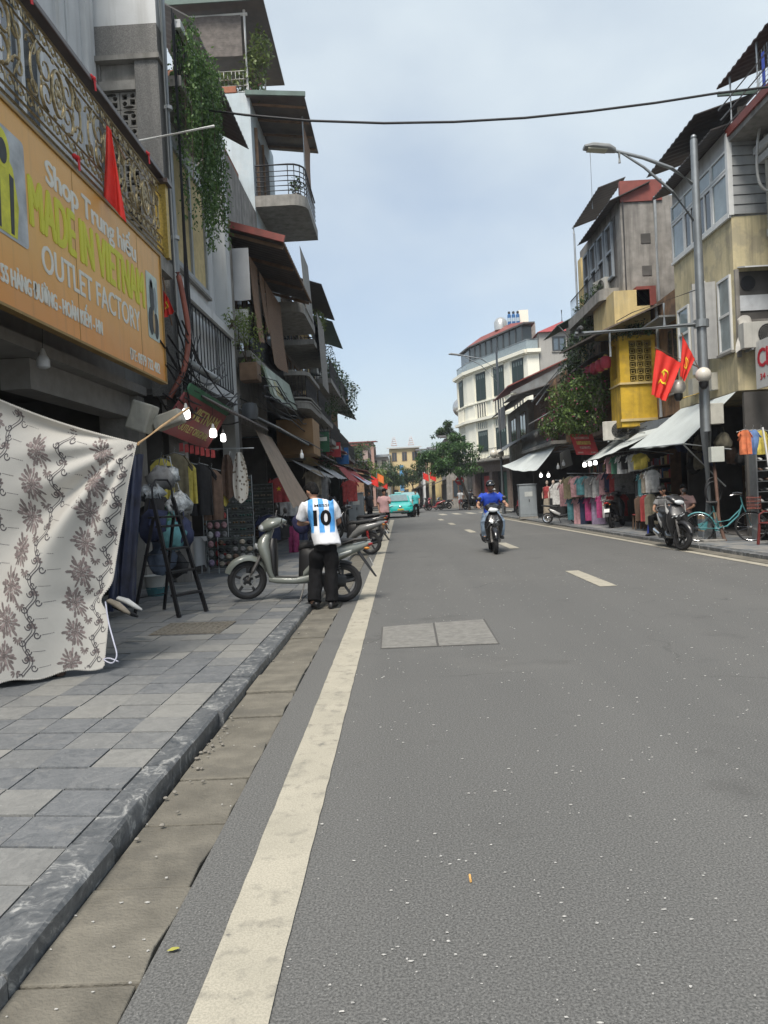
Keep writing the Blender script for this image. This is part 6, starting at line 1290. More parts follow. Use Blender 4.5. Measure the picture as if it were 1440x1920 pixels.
# white and black sports scooter at the lamp post
WP = bodym('white_paint', (.50, .50, .49), .3)
nv = scooter('white and black sports scooter with twin headlights parked by the lamp post', (5.80, 16.4, .012), -PI/2 + rad(8), bodym('matt_black_paint', (.02, .02, .022), .4), steer=rad(26), trim=WP, sporty=1, lean=rad(6), group='parked scooters', rim=mat('black_rim', (.03, .03, .03), .4, metal=.4)); nv.rotation_euler = (rad(5), 0, -PI/2 - rad(7))
for q in (-1, 1):
    B().loft([((.555, q*.085, .70), V((.03, 0, 0)), V((0, .05, .028))), ((.575, q*.075, .72), V((.02, 0, 0)), V((0, .042, .02)))], 12).ob('headlight', LENS, nv, smooth=60)
    B().loft([((.52, q*.15, .72), V((.02, q*-.01, 0)), V((0, .02, .04))), ((.40, q*.19, .86), V((.02, 0, 0)), V((0, .015, .05))), ((.30, q*.17, 1.0), V((.02, 0, 0)), V((0, .012, .03)))], 10).ob('white_cowl', WP, nv, smooth=60)
    B().loft([((-.25, q*.19, .50), V((0, .012, 0)), V((.03, 0, .06))), ((-.45, q*.195, .62), V((0, .012, 0)), V((.03, 0, .05))), ((-.7, q*.16, .72), V((0, .012, 0)), V((.02, 0, .03)))], 10).ob('white_side_panel', WP, nv, smooth=60)
B().loft([((-.46, -.20, .27), V((0, .05, 0)), V((0, 0, .06))), ((-.82, -.22, .36), V((0, .055, 0)), V((0, 0, .07))), ((-.9, -.22, .38), V((0, .04, 0)), V((0, 0, .05)))], 14).ob('silver_muffler', CHROME, nv, smooth=60)
scooter('dark scooter seen from behind under the hanging shirts', (6.9, 24.7, KERB), rad(60), bodym('black_paint', (.02, .02, .022)), lean=rad(-5), group='parked scooters')
# small white electric bicycle
def ebike(label, loc, heading):
    t = T('electric_bicycle', label, 'electric bicycle', loc, rot=(rad(-5), 0, heading)); WPm = WP
    for x, nm in ((.55, 'front_wheel'), (-.50, 'rear_wheel')): wheel(t, x, .21, .07, None, nm, CHROME, 6, False)
    Y_, Z_, X_ = V((0, 1, 0)), V((0, 0, 1)), V((1, 0, 0))
    B().tube([(.55, .06, .21), (.48, .05, .45), (.36, 0, .80), (.33, 0, .95)], .02, 8).ob('fork', CHROME, t, smooth=60)
    B().loft([((.40, 0, .42), X_*.03, Y_*.06), ((.40, 0, .60), X_*.04, Y_*.10), ((.36, 0, .78), X_*.03, Y_*.07)], 12).ob('leg_shield', WPm, t, smooth=60)
    B().tube([(.38, 0, .50), (.25, 0, .30), (-.05, 0, .27), (-.30, 0, .40), (-.45, 0, .55)], [.035, .05, .06, .05, .03], 10).ob('frame', BLKP, t, smooth=60)
    for q in (-1, 1): B().loft([((-.02, q*.06, .33), Y_*.03, Z_*.05), ((-.20, q*.09, .42), Y_*.03, Z_*.07), ((-.38, q*.08, .52), Y_*.02, Z_*.04)], 10).ob('side_panel', WPm, t, smooth=60)
    B().loft([((-.05, 0, .62), Y_*.08, Z_*.03), ((-.25, 0, .64), Y_*.12, Z_*.04), ((-.60, 0, .68), Y_*.10, Z_*.035), ((-.72, 0, .69), Y_*.05, Z_*.02)], 14).ob('seat', SEATM, t, smooth=60)
    B().tube([(-.2, .07, .45), (-.5, .08, .21)], .02, 8).ob('swing_arm', CHROME, t); B().tube([(-.45, .09, .25), (-.38, .09, .58)], .02, 8).ob('shock_absorber', CHROME, t)
    fd = B(); fd.tube([(.55 + .25 * math.cos(a), 0, .21 + .25 * math.sin(a)) for a in [rad(30 + 15 * k) for k in range(9)]], .032, 8); fd.ob('front_fender', BLKP, t, smooth=60)
    hb = B()
    for q in (-1, 1): hb.tube([(.33, 0, .95), (.28, q*.18, 1.0), (.20, q*.32, .98)], .012, 8)
    hb.ob('handlebar', BLKP, t, smooth=60); B().ell((.38, 0, .90), .05, .06, .05, 12, 8).ob('headlight', LENS, t, smooth=60)
    for q in (-1, 1):
        B().tube([(.28, q*.2, 1.0), (.26, q*.25, 1.13)], .006, 5).ob('mirror_stem', BLKP, t); B().ell((.25, q*.27, 1.15), .012, .05, .035, 10, 6).ob('mirror', BLKP, t, smooth=60)
    B().tube([(-.1, .05, .25), (-.02, .17, .01)], .012, 6).ob('kickstand', BLKP, t)
    return t
e = ebike('small white electric bicycle parked before the clothes stalls', (6.05, 29.3, KERB), -rad(22))
scooter('red motorbike parked in the shade behind the grey cabinet', (6.3, 39.0, KERB), rad(110), bodym('red_paint', (.25, .015, .02)), group='parked scooters')
for i, (x, y, h, lab) in enumerate(((1.9, 67.5, 20, 'dark motorbike waiting at the crossing, left of the stop sign'), (3.0, 69, 170, 'red motorbike at the far corner left of the white-shirted pedestrian'), (3.9, 71, 200, 'black motorbike parked at the far corner beside the red one'), (6.1, 66, 25, 'motorbike under the black-dressed rider at the far corner'), (8.0, 65.3, 160, 'red motorbike under the white-helmeted rider at the far corner'))):
    scooter(lab, (x, y, 0), rad(h), bodym('red_paint', (.25, .015, .02)) if 'red' in lab.split('motor')[0] else BP, group='motorbikes at the far corner', mirrors=False, stand=False)
# bicycle behind the lamp post
TEAL = bodym('teal_paint', (.075, .27, .29), .45)
bk = T('bicycle', 'teal city bicycle with brown basket leaning behind the lamp post', 'bicycle', (6.98, 16.75, KERB), rot=(rad(4), 0, -rad(28)))
def thin_wheel(t, x, R_, nm):
    w_ = B().tube([(x + (R_ - .02) * math.cos(2*PI*k/32), 0, R_ + (R_ - .02) * math.sin(2*PI*k/32)) for k in range(32)], .010, 6, close=True).ob(nm, CHROME, t, smooth=60)
    B().tube([(x + (R_ - .002) * math.cos(2*PI*k/36), 0, R_ + (R_ - .002) * math.sin(2*PI*k/36)) for k in range(36)], .017, 8, close=True).ob('tyre', RUBBER, w_, smooth=60)
    sp = B()
    for k in range(18): sp.tube([(x, .02 * (-1)**k, R_), (x + (R_ - .02) * math.cos(2*PI*k/18), 0, R_ + (R_ - .02) * math.sin(2*PI*k/18))], .0025, 4)
    sp.ob('spokes', CHROME, w_, kind='stuff'); B().lathe([(.02, -.04), (.02, .04)], 10, (x, 0, R_), 'y').ob('hub', CHROME, w_)
thin_wheel(bk, .52, .31, 'front_wheel'); thin_wheel(bk, -.52, .31, 'rear_wheel')
fb_ = B(); fb_.tube([(-.10, 0, .28), (-.22, 0, .78)], .018, 8); fb_.tube([(-.12, 0, .30), (.05, 0, .33), (.28, 0, .55), (.36, 0, .78)], .02, 8); fb_.tube([(-.14, 0, .42), (.10, 0, .46), (.34, 0, .70)], .016, 8)
for q in (-1, 1): fb_.tube([(-.10, q*.04, .28), (-.52, q*.05, .31)], .011, 6); fb_.tube([(-.19, q*.03, .68), (-.52, q*.05, .31)], .009, 6)
fb_.ob('frame', TEAL, bk, smooth=60); B().tube([(.52, .045, .31), (.43, .04, .60), (.37, 0, .78), (.34, 0, .95)], .014, 8).ob('fork', TEAL, bk, smooth=60)
hb = B()
for q in (-1, 1): hb.tube([(.34, 0, .98), (.36, q*.12, 1.02), (.26, q*.26, 1.03), (.16, q*.27, 1.01)], .011, 8)
hb.ob('handlebar', CHROME, bk, smooth=60); B().loft([((-.12, 0, .86), V((0, .04, 0)), V((0, 0, .02))), ((-.25, 0, .86), V((0, .08, 0)), V((0, 0, .03))), ((-.34, 0, .87), V((0, .09, 0)), V((0, 0, .03)))], 12).ob('saddle', SEATM, bk, smooth=60)
bs_ = B()
for z in (.70, .78, .86, .94): w_ = .12 + (z - .70) * .18; bs_.tube([(.46, -w_, z), (.46 + .26, -w_, z), (.72, w_, z), (.46, w_, z)], .008, 5, close=True)
for k in range(8): bs_.tube([(.46 + .26 * k / 7, -.12, .70), (.46 + .26 * k / 7, -.163, .94)], .005, 4); bs_.tube([(.46 + .26 * k / 7, .12, .70), (.46 + .26 * k / 7, .163, .94)], .005, 4); bs_.tube([(.72, -.12 + .24 * k / 7, .70), (.72, -.163 + .326 * k / 7, .94)], .005, 4)
bs_.box(.46, .72, -.12, .12, .695, .705); bs_.ob('basket', mat('basket_brown', (.24, .07, .05), .6), bk)
B().slab([(-.55, .055, .38), (-.30, .055, .46), (-.05, .055, .34), (-.10, .055, .22), (-.5, .055, .25)], (0, .02, 0)).ob('chain_case', TEAL, bk); B().lathe([(.085, .0), (.085, .012)], 16, (-.10, .08, .28), 'y').ob('crank_wheel', CHROME, bk)
for q in (-1, 1): B().tube([(-.10, q*.09, .28), (-.10 + q*.12, q*.10, .28 - q*.1)], .010, 6).ob('crank', CHROME, bk); B().obox((-.10 + q*.12, q*.13, .28 - q*.1), (.09, .05, .02), Matrix.Identity(3)).ob('pedal', BLKP, bk)
fd = B(); fd.tube([(-.52 + .335 * math.cos(rad(20 + 16*k)), 0, .31 + .335 * math.sin(rad(20 + 16*k))) for k in range(10)], .02, 6); fd.ob('mudguard', TEAL, bk, smooth=60)
# taxi, head-on
tx = T('taxi', 'turquoise electric taxi facing the camera at the end of the parked scooters', 'taxi', (-.15, 51.5, 0), rz=-PI/2 + rad(4)); TQ = bodym('turquoise_paint', (.02, .46, .42), .3); X_, Y_, Z_ = V((1, 0, 0)), V((0, 1, 0)), V((0, 0, 1))
B().loft([((2.05, 0, .50), Y_*.62, Z_*.16, 4), ((1.95, 0, .58), Y_*.80, Z_*.27, 4), ((1.5, 0, .64), Y_*.86, Z_*.34, 4.5), ((.8, 0, .67), Y_*.88, Z_*.38, 5), ((-1.2, 0, .70), Y_*.88, Z_*.40, 5), ((-1.9, 0, .72), Y_*.82, Z_*.36, 4), ((-2.05, 0, .70), Y_*.7, Z_*.25, 4)], 28).ob('body', TQ, tx, smooth=45)
B().loft([((1.05, 0, 1.02), Y_*.72, Z_*.05, 3), ((.45, 0, 1.22), Y_*.70, Z_*.22, 4), ((-.2, 0, 1.28), Y_*.66, Z_*.28, 4), ((-1.2, 0, 1.26), Y_*.64, Z_*.27, 4), ((-1.8, 0, 1.05), Y_*.62, Z_*.10, 3)], 24).ob('cabin', TQ, tx, smooth=45)
B().slab([(1.06, -.60, 1.06), (1.06, .60, 1.06), (.30, .54, 1.47), (.30, -.54, 1.47)], (.035, 0, .04)).ob('windscreen', mat('windscreen', (.16, .22, .23), .08, spec=.8), tx)
for q in (-1, 1):
    B().slab([(.35, q*.70, 1.10), (.15, q*.66, 1.42), (-1.1, q*.64, 1.42), (-1.3, q*.69, 1.10)], (0, q*.03, 0)).ob('side_window', GLASS, tx)
    B().loft([((1.98, q*.62, .78), X_*.06, V((0, .14, .055))), ((2.02, q*.60, .77), X_*.02, V((0, .11, .035)))], 12).ob('headlight', LENS, tx, smooth=60); B().ell((2.0, q*.62, .48), .04, .09, .05, 10, 6).ob('fog_lamp', LENS, tx, smooth=60)
    B().loft([((.85, q*.93, 1.05), Y_*.03, Z_*.02), ((.82, q*1.0, 1.07), Y_*.08, Z_*.06)], 10).ob('side_mirror', BLKP, tx, smooth=60)
    for x, nm in ((1.32, 'front_wheel'), (-1.28, 'rear_wheel')):
        w_ = B().lathe([(.10, -.10), (.20, -.11), (.20, .11), (.10, .10)], 20, (x, q*.80, .32), 'y').ob(nm, ALLOY, tx, smooth=50)
        B().lathe([(.2, -.11), (.29, -.12), (.32, -.08), (.32, .08), (.29, .12), (.2, .11)], 28, (x, q*.80, .32), 'y').ob('tyre', RUBBER, w_, smooth=50)
B().loft([((2.06, 0, .42), Y_*.55, Z_*.06, 4), ((2.10, 0, .40), Y_*.48, Z_*.045, 4)], 16).ob('lower_grille', BLKP, tx, smooth=50); B().box(2.10, 2.115, -.20, .20, .50, .60).ob('number_plate', mat('plate_yellow', (.58, .42, .05), .5), tx); B().ell((2.055, 0, .72), .02, .12, .06, 10, 6).ob('emblem', CHROME, tx, smooth=60)
B().box(.1, .3, -.22, .22, 1.56, 1.68).ob('roof_sign', mat('roof_sign_teal', (.25, .55, .55), .4), tx, bevel=.03)
vn = T('van', 'pale teal van parked behind the turquoise taxi', 'van', (.75, 62, 0), rz=-PI/2); vn.scale = (.85, .85, .82); B().loft([((2.2, 0, .8), Y_*.7, Z_*.4, 5), ((1.9, 0, .95), Y_*.85, Z_*.6, 6), ((1.2, 0, 1.15), Y_*.88, Z_*.85, 7), ((-2.2, 0, 1.2), Y_*.88, Z_*.9, 8), ((-2.3, 0, 1.2), Y_*.82, Z_*.85, 8)], 24).ob('body', mat('van_teal', (.22, .40, .41), .35, coat=.4), vn, smooth=40); B().slab([(2.0, -.7, 1.2), (2.0, .7, 1.2), (1.45, .65, 1.8), (1.45, -.65, 1.8)], (.04, 0, .04)).ob('windscreen', GLASSL, vn)
for q in (-1, 1):
    for x in (1.4, -1.5): B().lathe([(.1, -.1), (.32, -.1), (.32, .1), (.1, .1)], 20, (x, q*.75, .32), 'y').ob('wheel', RUBBER, vn)
    B().ell((2.12, q*.55, .85), .06, .14, .09, 10, 6).ob('headlight', LENS, vn, smooth=60)
# ================================================================== PEOPLE
SKIN = mat('skin', (.36, .20, .13), .6, var=.06, scale=10); HAIRM = mat('black_hair', (.007, .0065, .0065), .75, spec=.2, var=.3, scale=40, bump=.4, bscale=150)
STAND = dict(pel=(0, 0, .93), chest=(0, 0, 1.27), neck=(0, -.005, 1.45), head=(0, .03, 1.60), shL=(-.175, 0, 1.40), shR=(.175, 0, 1.40), elL=(-.24, -.03, 1.13), elR=(.24, -.03, 1.13), wrL=(-.24, .07, .90), wrR=(.24, .07, .90),
             haL=(-.23, .12, .75), haR=(.23, .12, .75), hipL=(-.09, 0, .90), hipR=(.09, 0, .90), knL=(-.10, .02, .50), knR=(.10, .02, .50), anL=(-.11, -.03, .09), anR=(.11, -.03, .09), toL=(-.13, .15, .03), toR=(.13, .15, .03))
def hand(b, wr, tip, curl=.5, side=1):
    """palm and five bent fingers of unequal length"""
    wr = V(wr); tip = V(tip); d = (tip - wr).normalized(); s_, u = frame(d); pc = wr + d * .05
    b.loft([(wr, s_*.022, u*.016), (wr + d*.03, s_*.034, u*.018), (wr + d*.07, s_*.042, u*.016), (wr + d*.092, s_*.040, u*.013)], 10)
    for k, (off, ln) in enumerate(((-.031, .070), (-.010, .080), (.011, .075), (.030, .058))):
        a = wr + d*.085 + s_*off; m_ = a + d*ln*.5 - u*curl*.012; e = m_ + (d*(1 - curl*.7) - u*curl).normalized()*ln*.5; b.tube([a, m_, e], [.0095, .009, .007], 6)
    a = wr + d*.03 + s_*side*-.030; m_ = a + (d*.6 + s_*side*-.8).normalized()*.035; b.tube([a, m_, m_ + (d - u*.5*curl).normalized()*.032], [.012, .0105, .008], 6)
def tors(b, J, e=0., hem=-.0, wx=1.0, top=True):
    g = {k: V(q) for k, q in J.items() if k[0] != '_'}
    rs = (g['shR'] - g['shL']).normalized(); rh = (g['hipR'] - g['hipL']).normalized(); ax = (g['neck'] - g['pel']).normalized()
    fs_ = ax.cross(rs).normalized() * -1; fh_ = ax.cross(rh).normalized() * -1; sw = (g['shR'] - g['shL']).length / 2
    pe, ch, nk = g['pel'], g['chest'], g['neck']
    S = [(pe + ax*hem, rh*(.150*wx + e*1.3), fh_*(.105 + e*1.2)), (pe, rh*(.158*wx + e), fh_*(.108 + e)), (pe.lerp(ch, .35), rh*(.142*wx + e), fh_*(.098 + e)), (pe.lerp(ch, .75), rs*(.158*wx + e), fs_*(.108 + e)), (ch, rs*(sw*.98 + e), fs_*(.112 + e)), (ch.lerp(nk, .5), rs*(sw*1.02 + e), fs_*(.095 + e)), (ch.lerp(nk, .78), rs*(sw*.80 + e*.8), fs_*(.075 + e*.8))]
    if top: S.append((nk - ax*.005, rs*(.062 + e*.6), fs_*(.056 + e*.6)))
    b.loft(S, 18, 2.4)
def body_mesh(J, vox, arms=True, curl=.5, hands=True):
    g = {k: V(q) for k, q in J.items() if k[0] != '_'}; b = B(); tors(b, J, 0, -.06)
    b.tube([g['neck'] - V((0, 0, .03)), g['head'] - V((0, 0, .06))], [.056, .054], 12)
    nk, hd = g['neck'], g['head']; upv = (hd - nk).normalized(); fwdv = (J.get('look') and V(J['look']).normalized()) or V((0, 1, 0)); r = fwdv.cross(V((0, 0, 1))).normalized(); up_ = r.cross(fwdv).normalized()
    Mh = Matrix((r, fwdv, up_)).transposed(); J['_Mh'] = Mh
    b.ell(hd, .074, .092, .112, 18, 14, Mh); b.ell(hd + Mh @ V((0, .030, -.055)), .052, .058, .062, 14, 10, Mh)
    b.ell(hd + Mh @ V((0, .098, -.018)), .013, .020, .026, 8, 6, Mh)
    for q in (-1, 1): b.ell(hd + Mh @ V((q*.077, -.005, -.012)), .010, .022, .032, 8, 6, Mh)
    b.ell(hd + Mh @ V((0, .085, -.062)), .024, .012, .010, 8, 6, Mh)
    for q, s_ in (('L', -1), ('R', 1)):
        b.tube([g['sh'+q] + V((-s_*.02, 0, 0)), g['sh'+q].lerp(g['el'+q], .5), g['el'+q], g['el'+q].lerp(g['wr'+q], .35), g['wr'+q]], [.054, .046, .038, .038, .025], 10)
        hand(b, g['wr'+q], g['ha'+q], curl, s_)
        b.tube([g['hip'+q] + V((0, 0, .02)), g['hip'+q].lerp(g['kn'+q], .5), g['kn'+q], g['kn'+q].lerp(g['an'+q], .35), g['an'+q], g['an'+q] + V((0, 0, -.05))], [.082, .070, .052, .052, .034, .034], 12)
        b.loft([(g['an'+q] + V((0, -.03, -.02)), V((.032, 0, 0)), V((0, 0, .035))), (g['an'+q].lerp(g['to'+q], .5) + V((0, 0, -.015)), V((.040, 0, 0)), V((0, 0, .032))), (g['to'+q], V((.036, 0, 0)), V((0, 0, .02)))], 10)
    return remeshed(b, 'person', vox, 5)
def fold(me, amp, sc, seed=0):
    nr = [q.normal.copy() for q in me.vertices]
    for q, nn in zip(me.vertices, nr):
        c_ = q.co; d = mnoise.noise(V((c_.x * sc, c_.y * sc, c_.z * sc * .55 + seed))) * amp + mnoise.noise(V((c_.x * sc * 2.7, c_.y * sc * 2.7, c_.z * sc * 1.3 + seed))) * amp * .4; q.co = c_ + nn * d
def person(label, loc, rz, J=None, shirt=None, trousers=None, shoes=None, hair=True, helmet=None, vox=.016, shorts=False, sleeve=.55, group=None, scale=1.0, curl=.5, long_sleeve=False, wide=.028, skin=None, wx=1.0, shirt_e=.024):
    J0 = dict(STAND); J0.update(J or {}); J = J0; g = {k: V(q) for k, q in J.items() if k[0] != '_'}
    t = T('person', label, 'person', loc, rz, group); t.scale = (scale,) * 3
    me = body_mesh(J, vox, curl=curl); o = link('body', me, skin or SKIN, t); Mh = J['_Mh']
    if shirt:
        b = B(); tors(b, J, shirt_e, -.13, wx, True)
        for q in 'LR':
            a, e, w_ = g['sh'+q], g['el'+q], g['wr'+q]; st = g['neck'].lerp(a, .42) - V((0, 0, .045))
            if long_sleeve: b.tube([st, a - V((0, 0, .012)), a.lerp(e, .5), e, e.lerp(w_, .5), w_.lerp(e, .06)], [.060, .078, .064, .055, .048, .040], 12)
            else: b.tube([st, a - V((0, 0, .012)), a.lerp(e, .25), a.lerp(e, sleeve), a.lerp(e, sleeve + .22)], [.056, .070, .070, .072, .074], 12)
        ms = remeshed(b, 'shirt', vox, 3); fold(ms, .014, 9, loc[0]); J['_shirt'] = link('shirt', ms, shirt, t)
    if trousers:
        b = B(); tors_h = g['pel']; rh = (g['hipR'] - g['hipL']).normalized()
        b.loft([(tors_h + V((0, 0, .06)), rh*.135, V((0, .095, 0))), (tors_h, rh*.158, V((0, .112, 0))), (tors_h - V((0, 0, .09)), rh*.172, V((0, .125, 0))), (tors_h - V((0, 0, .19)), rh*.150, V((0, .10, 0)))], 18, 2.3); mid_ = (g['hipL'] + g['hipR']) / 2 + ((g['knL'] + g['knR']) / 2 - (g['hipL'] + g['hipR']) / 2) * .2; b.ell(mid_, .165, .13, .13, 16, 10)
        for q in 'LR':
            h, k_, a = g['hip'+q], g['kn'+q], g['an'+q]
            if shorts: b.tube([h + V((0, 0, .02)), h.lerp(k_, .5), h.lerp(k_, .95)], [.10, .095, .095], 14)
            else: b.tube([h + V((0, 0, .02)), h.lerp(k_, .5), k_, k_.lerp(a, .5), a + V((0, -.005, -.01))], [.098, .086 + wide*.4, .068 + wide*.7, .064 + wide, .062 + wide*1.2], 14)
        mt = remeshed(b, 'trousers', vox, 3); fold(mt, .030, 7, loc[1]); link('trousers', mt, trousers, t)
    for q in 'LR':
        a, e = g['an'+q], g['to'+q]; d = (e - a); d.z = 0; d = d.normalized() if d.length > .01 else V((0, 1, 0)); sx = V((d.y, -d.x, 0))
        zb = min(e.z - .03, a.z - .09)
        b = B().loft([(V((a.x, a.y, zb)) - d*.075 + V((0, 0, .04)), sx*.028, V((0, 0, .032))), (V((a.x, a.y, zb)) - d*.04 + V((0, 0, .05)), sx*.038, V((0, 0, .048))), (V((a.x, a.y, zb)) + d*.08 + V((0, 0, .04)), sx*.046, V((0, 0, .038))), (V((a.x, a.y, zb)) + d*.17 + V((0, 0, .03)), sx*.044, V((0, 0, .027))), (V((a.x, a.y, zb)) + d*.21 + V((0, 0, .024)), sx*.026, V((0, 0, .018)))], 14, 2.6); b.ob('shoe', shoes or BLKP, t, smooth=60)
    hd = g['head']
    if helmet:
        b = B(); rs_ = []
        for i in range(9):
            tt = rad(-8 + 98 * i / 8); rr = max(math.cos(tt), .03); rs_.append([hd + Mh @ V((.108*rr*math.cos(2*PI*k/20), .128*rr*math.sin(2*PI*k/20), .02 + .118*math.sin(tt))) for k in range(20)])
        b.rings(rs_); hm_ = b.ob('helmet', helmet, t, smooth=60); B().loft([(hd + Mh @ V((0, .10, .05)), Mh @ V((.09, 0, 0)), Mh @ V((0, .02, .02))), (hd + Mh @ V((0, .165, .035)), Mh @ V((.07, 0, 0)), Mh @ V((0, .012, .006)))], 12).ob('helmet_peak', helmet, hm_, smooth=60)
        for q in (-1, 1): B().tube([hd + Mh @ V((q*.085, .01, -.0)), hd + Mh @ V((q*.06, .04, -.10)), hd + Mh @ V((0, .05, -.125))], .007, 5).ob('chin_strap', BLKP, hm_)
    elif hair:
        b = B(); b.ell(hd + Mh @ V((0, -.018, .028)), .084, .097, .098, 18, 12, Mh); b.ell(hd + Mh @ V((0, -.045, -.02)), .074, .060, .075, 14, 10, Mh); b.ell(hd + Mh @ V((0, .04, .085)), .062, .055, .035, 12, 8, Mh); mh = remeshed(b, 'hair', max(.008, vox * .6), 2); fold(mh, .007, 45); link('hair', mh, HAIRM, t)
    fa = B()
    for q in (-1, 1): fa.ell(hd + Mh @ V((q*.030, .082, .008)), .012, .008, .006, 8, 6, Mh)
    fa.ob('eyes', mat('eye_dark', (.02, .015, .012), .3), t); fa = B()
    for q in (-1, 1): fa.ell(hd + Mh @ V((q*.032, .084, .028)), .018, .006, .004, 8, 5, Mh)
    fa.ob('eyebrows', HAIRM, t); fa = B().ell(hd + Mh @ V((0, .090, -.062)), .022, .008, .005, 8, 5, Mh); fa.ob('mouth', mat('lip', (.28, .11, .09), .5), t)
    t['_j'] = 0; return t, J
# ---- the man in the striped number 10 football shirt
def _stripes(n, l, bs, v):
    s = nd(n, l, 'ShaderNodeSeparateXYZ', {0: v}); wv = MA(n, l, 'ADD', s.outputs[0], MA(n, l, 'MULTIPLY', MA(n, l, 'SUBTRACT', NZ(n, l, v, 6, 3), .5), .03))
    bnd = MA(n, l, 'ABSOLUTE', MA(n, l, 'SUBTRACT', MA(n, l, 'FRACT', MA(n, l, 'ADD', MA(n, l, 'MULTIPLY', wv, 7.4), .5)), .5))
    st = MR(n, l, bnd, .235, .265, 1., 0.); ax_ = MR(n, l, MA(n, l, 'ABSOLUTE', s.outputs[0]), .185, .195, 1., 0.); lo = MR(n, l, s.outputs[2], .97, .99); hi = MR(n, l, s.outputs[2], 1.415, 1.435, 1., 0.)
    f = MA(n, l, 'MULTIPLY', MA(n, l, 'MULTIPLY', st, ax_), MA(n, l, 'MULTIPLY', lo, hi)); g = NZ(n, l, v, 14, 4)
    c = MX(n, l, f, (.70, .71, .74), MX(n, l, MR(n, l, g, .35, .65), (.055, .27, .64), (.10, .36, .72))); l(c, bs.inputs['Base Color']); bs.inputs['Roughness'].default_value = .75
STRIPE = custom('striped_jersey', _stripes); BLACKC = mat('black_cotton', (.008, .008, .009), .95, spec=.2, var=.3, scale=8)
J = dict(pel=(.04, 0, .93), chest=(-.01, .05, 1.26), neck=(-.055, .12, 1.425), head=(-.10, .21, 1.525), look=(-.5, .7, -.6), shL=(-.200, .07, 1.345), shR=(.145, .05, 1.365), elL=(-.285, .16, 1.10), wrL=(-.17, .42, 1.10), haL=(-.12, .53, 1.10), elR=(.235, .14, 1.10), wrR=(.14, .38, 1.05), haR=(.08, .48, 1.05),
         hipL=(-.05, 0, .90), hipR=(.13, 0, .90), knL=(-.10, .13, .50), anL=(-.15, -.06, .10), toL=(-.27, .07, .04), knR=(.09, .02, .50), anR=(.075, -.07, .09), toR=(.13, .10, .03))
pm = G(607, 1141, 0)
ten, JT = person('man in blue and white striped number 10 football shirt and black trousers, head bowed', (pm.x + .02, pm.y + .05, .0), rad(8), J, STRIPE, BLACKC, BLKP, vox=.011, wide=.026, scale=1.0, curl=.8, shirt_e=.028, wx=.96)
so = JT['_shirt']; bv = BVHTree.FromPolygons([q.co for q in so.data.vertices], [tuple(p.vertices) for p in so.data.polygons])
def on_shirt(txt, x0, x1, z0, z1, m, bold, name):
    me = text_mesh(txt, 1.0, bold, .0).copy(); bm = bmesh.new(); bm.from_mesh(me); bmesh.ops.triangulate(bm, faces=bm.faces); bmesh.ops.subdivide_edges(bm, edges=[e for e in bm.edges if e.calc_length() > .05], cuts=3, use_grid_fill=True); bm.to_mesh(me); bm.free()
    xs = [q.co.x for q in me.vertices]; ys_ = [q.co.y for q in me.vertices]
    for q in me.vertices:
        x = x0 + (x1 - x0) * (q.co.x - min(xs)) / (max(xs) - min(xs)); z = z0 + (z1 - z0) * (q.co.y - min(ys_)) / (max(ys_) - min(ys_))
        h = bv.ray_cast(V((x, -1, z)), V((0, 1, 0))); q.co = (h[0] + V((0, -.005, 0))) if h[0] else V((x, -.16, z))
    me.name = name; return link(name, me, m, so)
on_shirt('10', -.105, .125, 1.07, 1.275, BLACKC, .035, 'number'); on_shirt('MESSI', -.085, .105, 1.315, 1.35, BLACKC, .01, 'name_print')
bg_ = B().ell((0, 0, 0), .13, .07, .15, 16, 12); bg_.ell((.02, 0, .06), .10, .06, .10, 14, 10); mb_ = remeshed(bg_, 'cap', .012, 2); fold(mb_, .012, 12); o = link('carry_bag', mb_, mat('navy_cloth', (.02, .022, .07), .8, var=.25, scale=8)); o.location = V((pm.x - .30, pm.y + .52, 1.10)); tag(o, 'navy blue cloth bag held in front by the man in the striped shirt', 'bag')
# ---- rider in blue
J = dict(pel=(0, -.18, .90), chest=(0, -.10, 1.22), neck=(0, -.05, 1.39), head=(0, .0, 1.53), look=(0, 1, -.08), shL=(-.19, -.09, 1.34), shR=(.19, -.09, 1.34), elL=(-.31, .10, 1.12), elR=(.31, .10, 1.12), wrL=(-.335, .30, 1.09), wrR=(.335, .30, 1.09), haL=(-.325, .39, 1.075), haR=(.325, .39, 1.075),
         hipL=(-.10, -.15, .88), hipR=(.10, -.15, .88), knL=(-.20, .24, .72), knR=(.20, .24, .72), anL=(-.165, .16, .44), anR=(.165, .16, .44), toL=(-.175, .34, .37), toR=(.175, .34, .37))
BLUES = mat('blue_shirt', (.012, .055, .42), .8, var=.15, scale=6); JEANS = mat('pale_jeans', (.20, .27, .36), .85, var=.2, scale=7)
J['knL'], J['knR'] = (-.21, .20, .70), (.21, .20, .70); J['anL'], J['anR'] = (-.19, .12, .40), (.19, .12, .40); J['toL'], J['toR'] = (-.20, .30, .335), (.20, .30, .335)
rider, JR = person('man in blue T-shirt, black helmet and pale jeans riding the black scooter', (2.1, 17.85, 0), PI - rad(6) + rad(4), J, BLUES, JEANS, BLKP, helmet=mat('black_helmet', (.012, .012, .013), .25, coat=.5), vox=.012, curl=1.0, wide=.012)
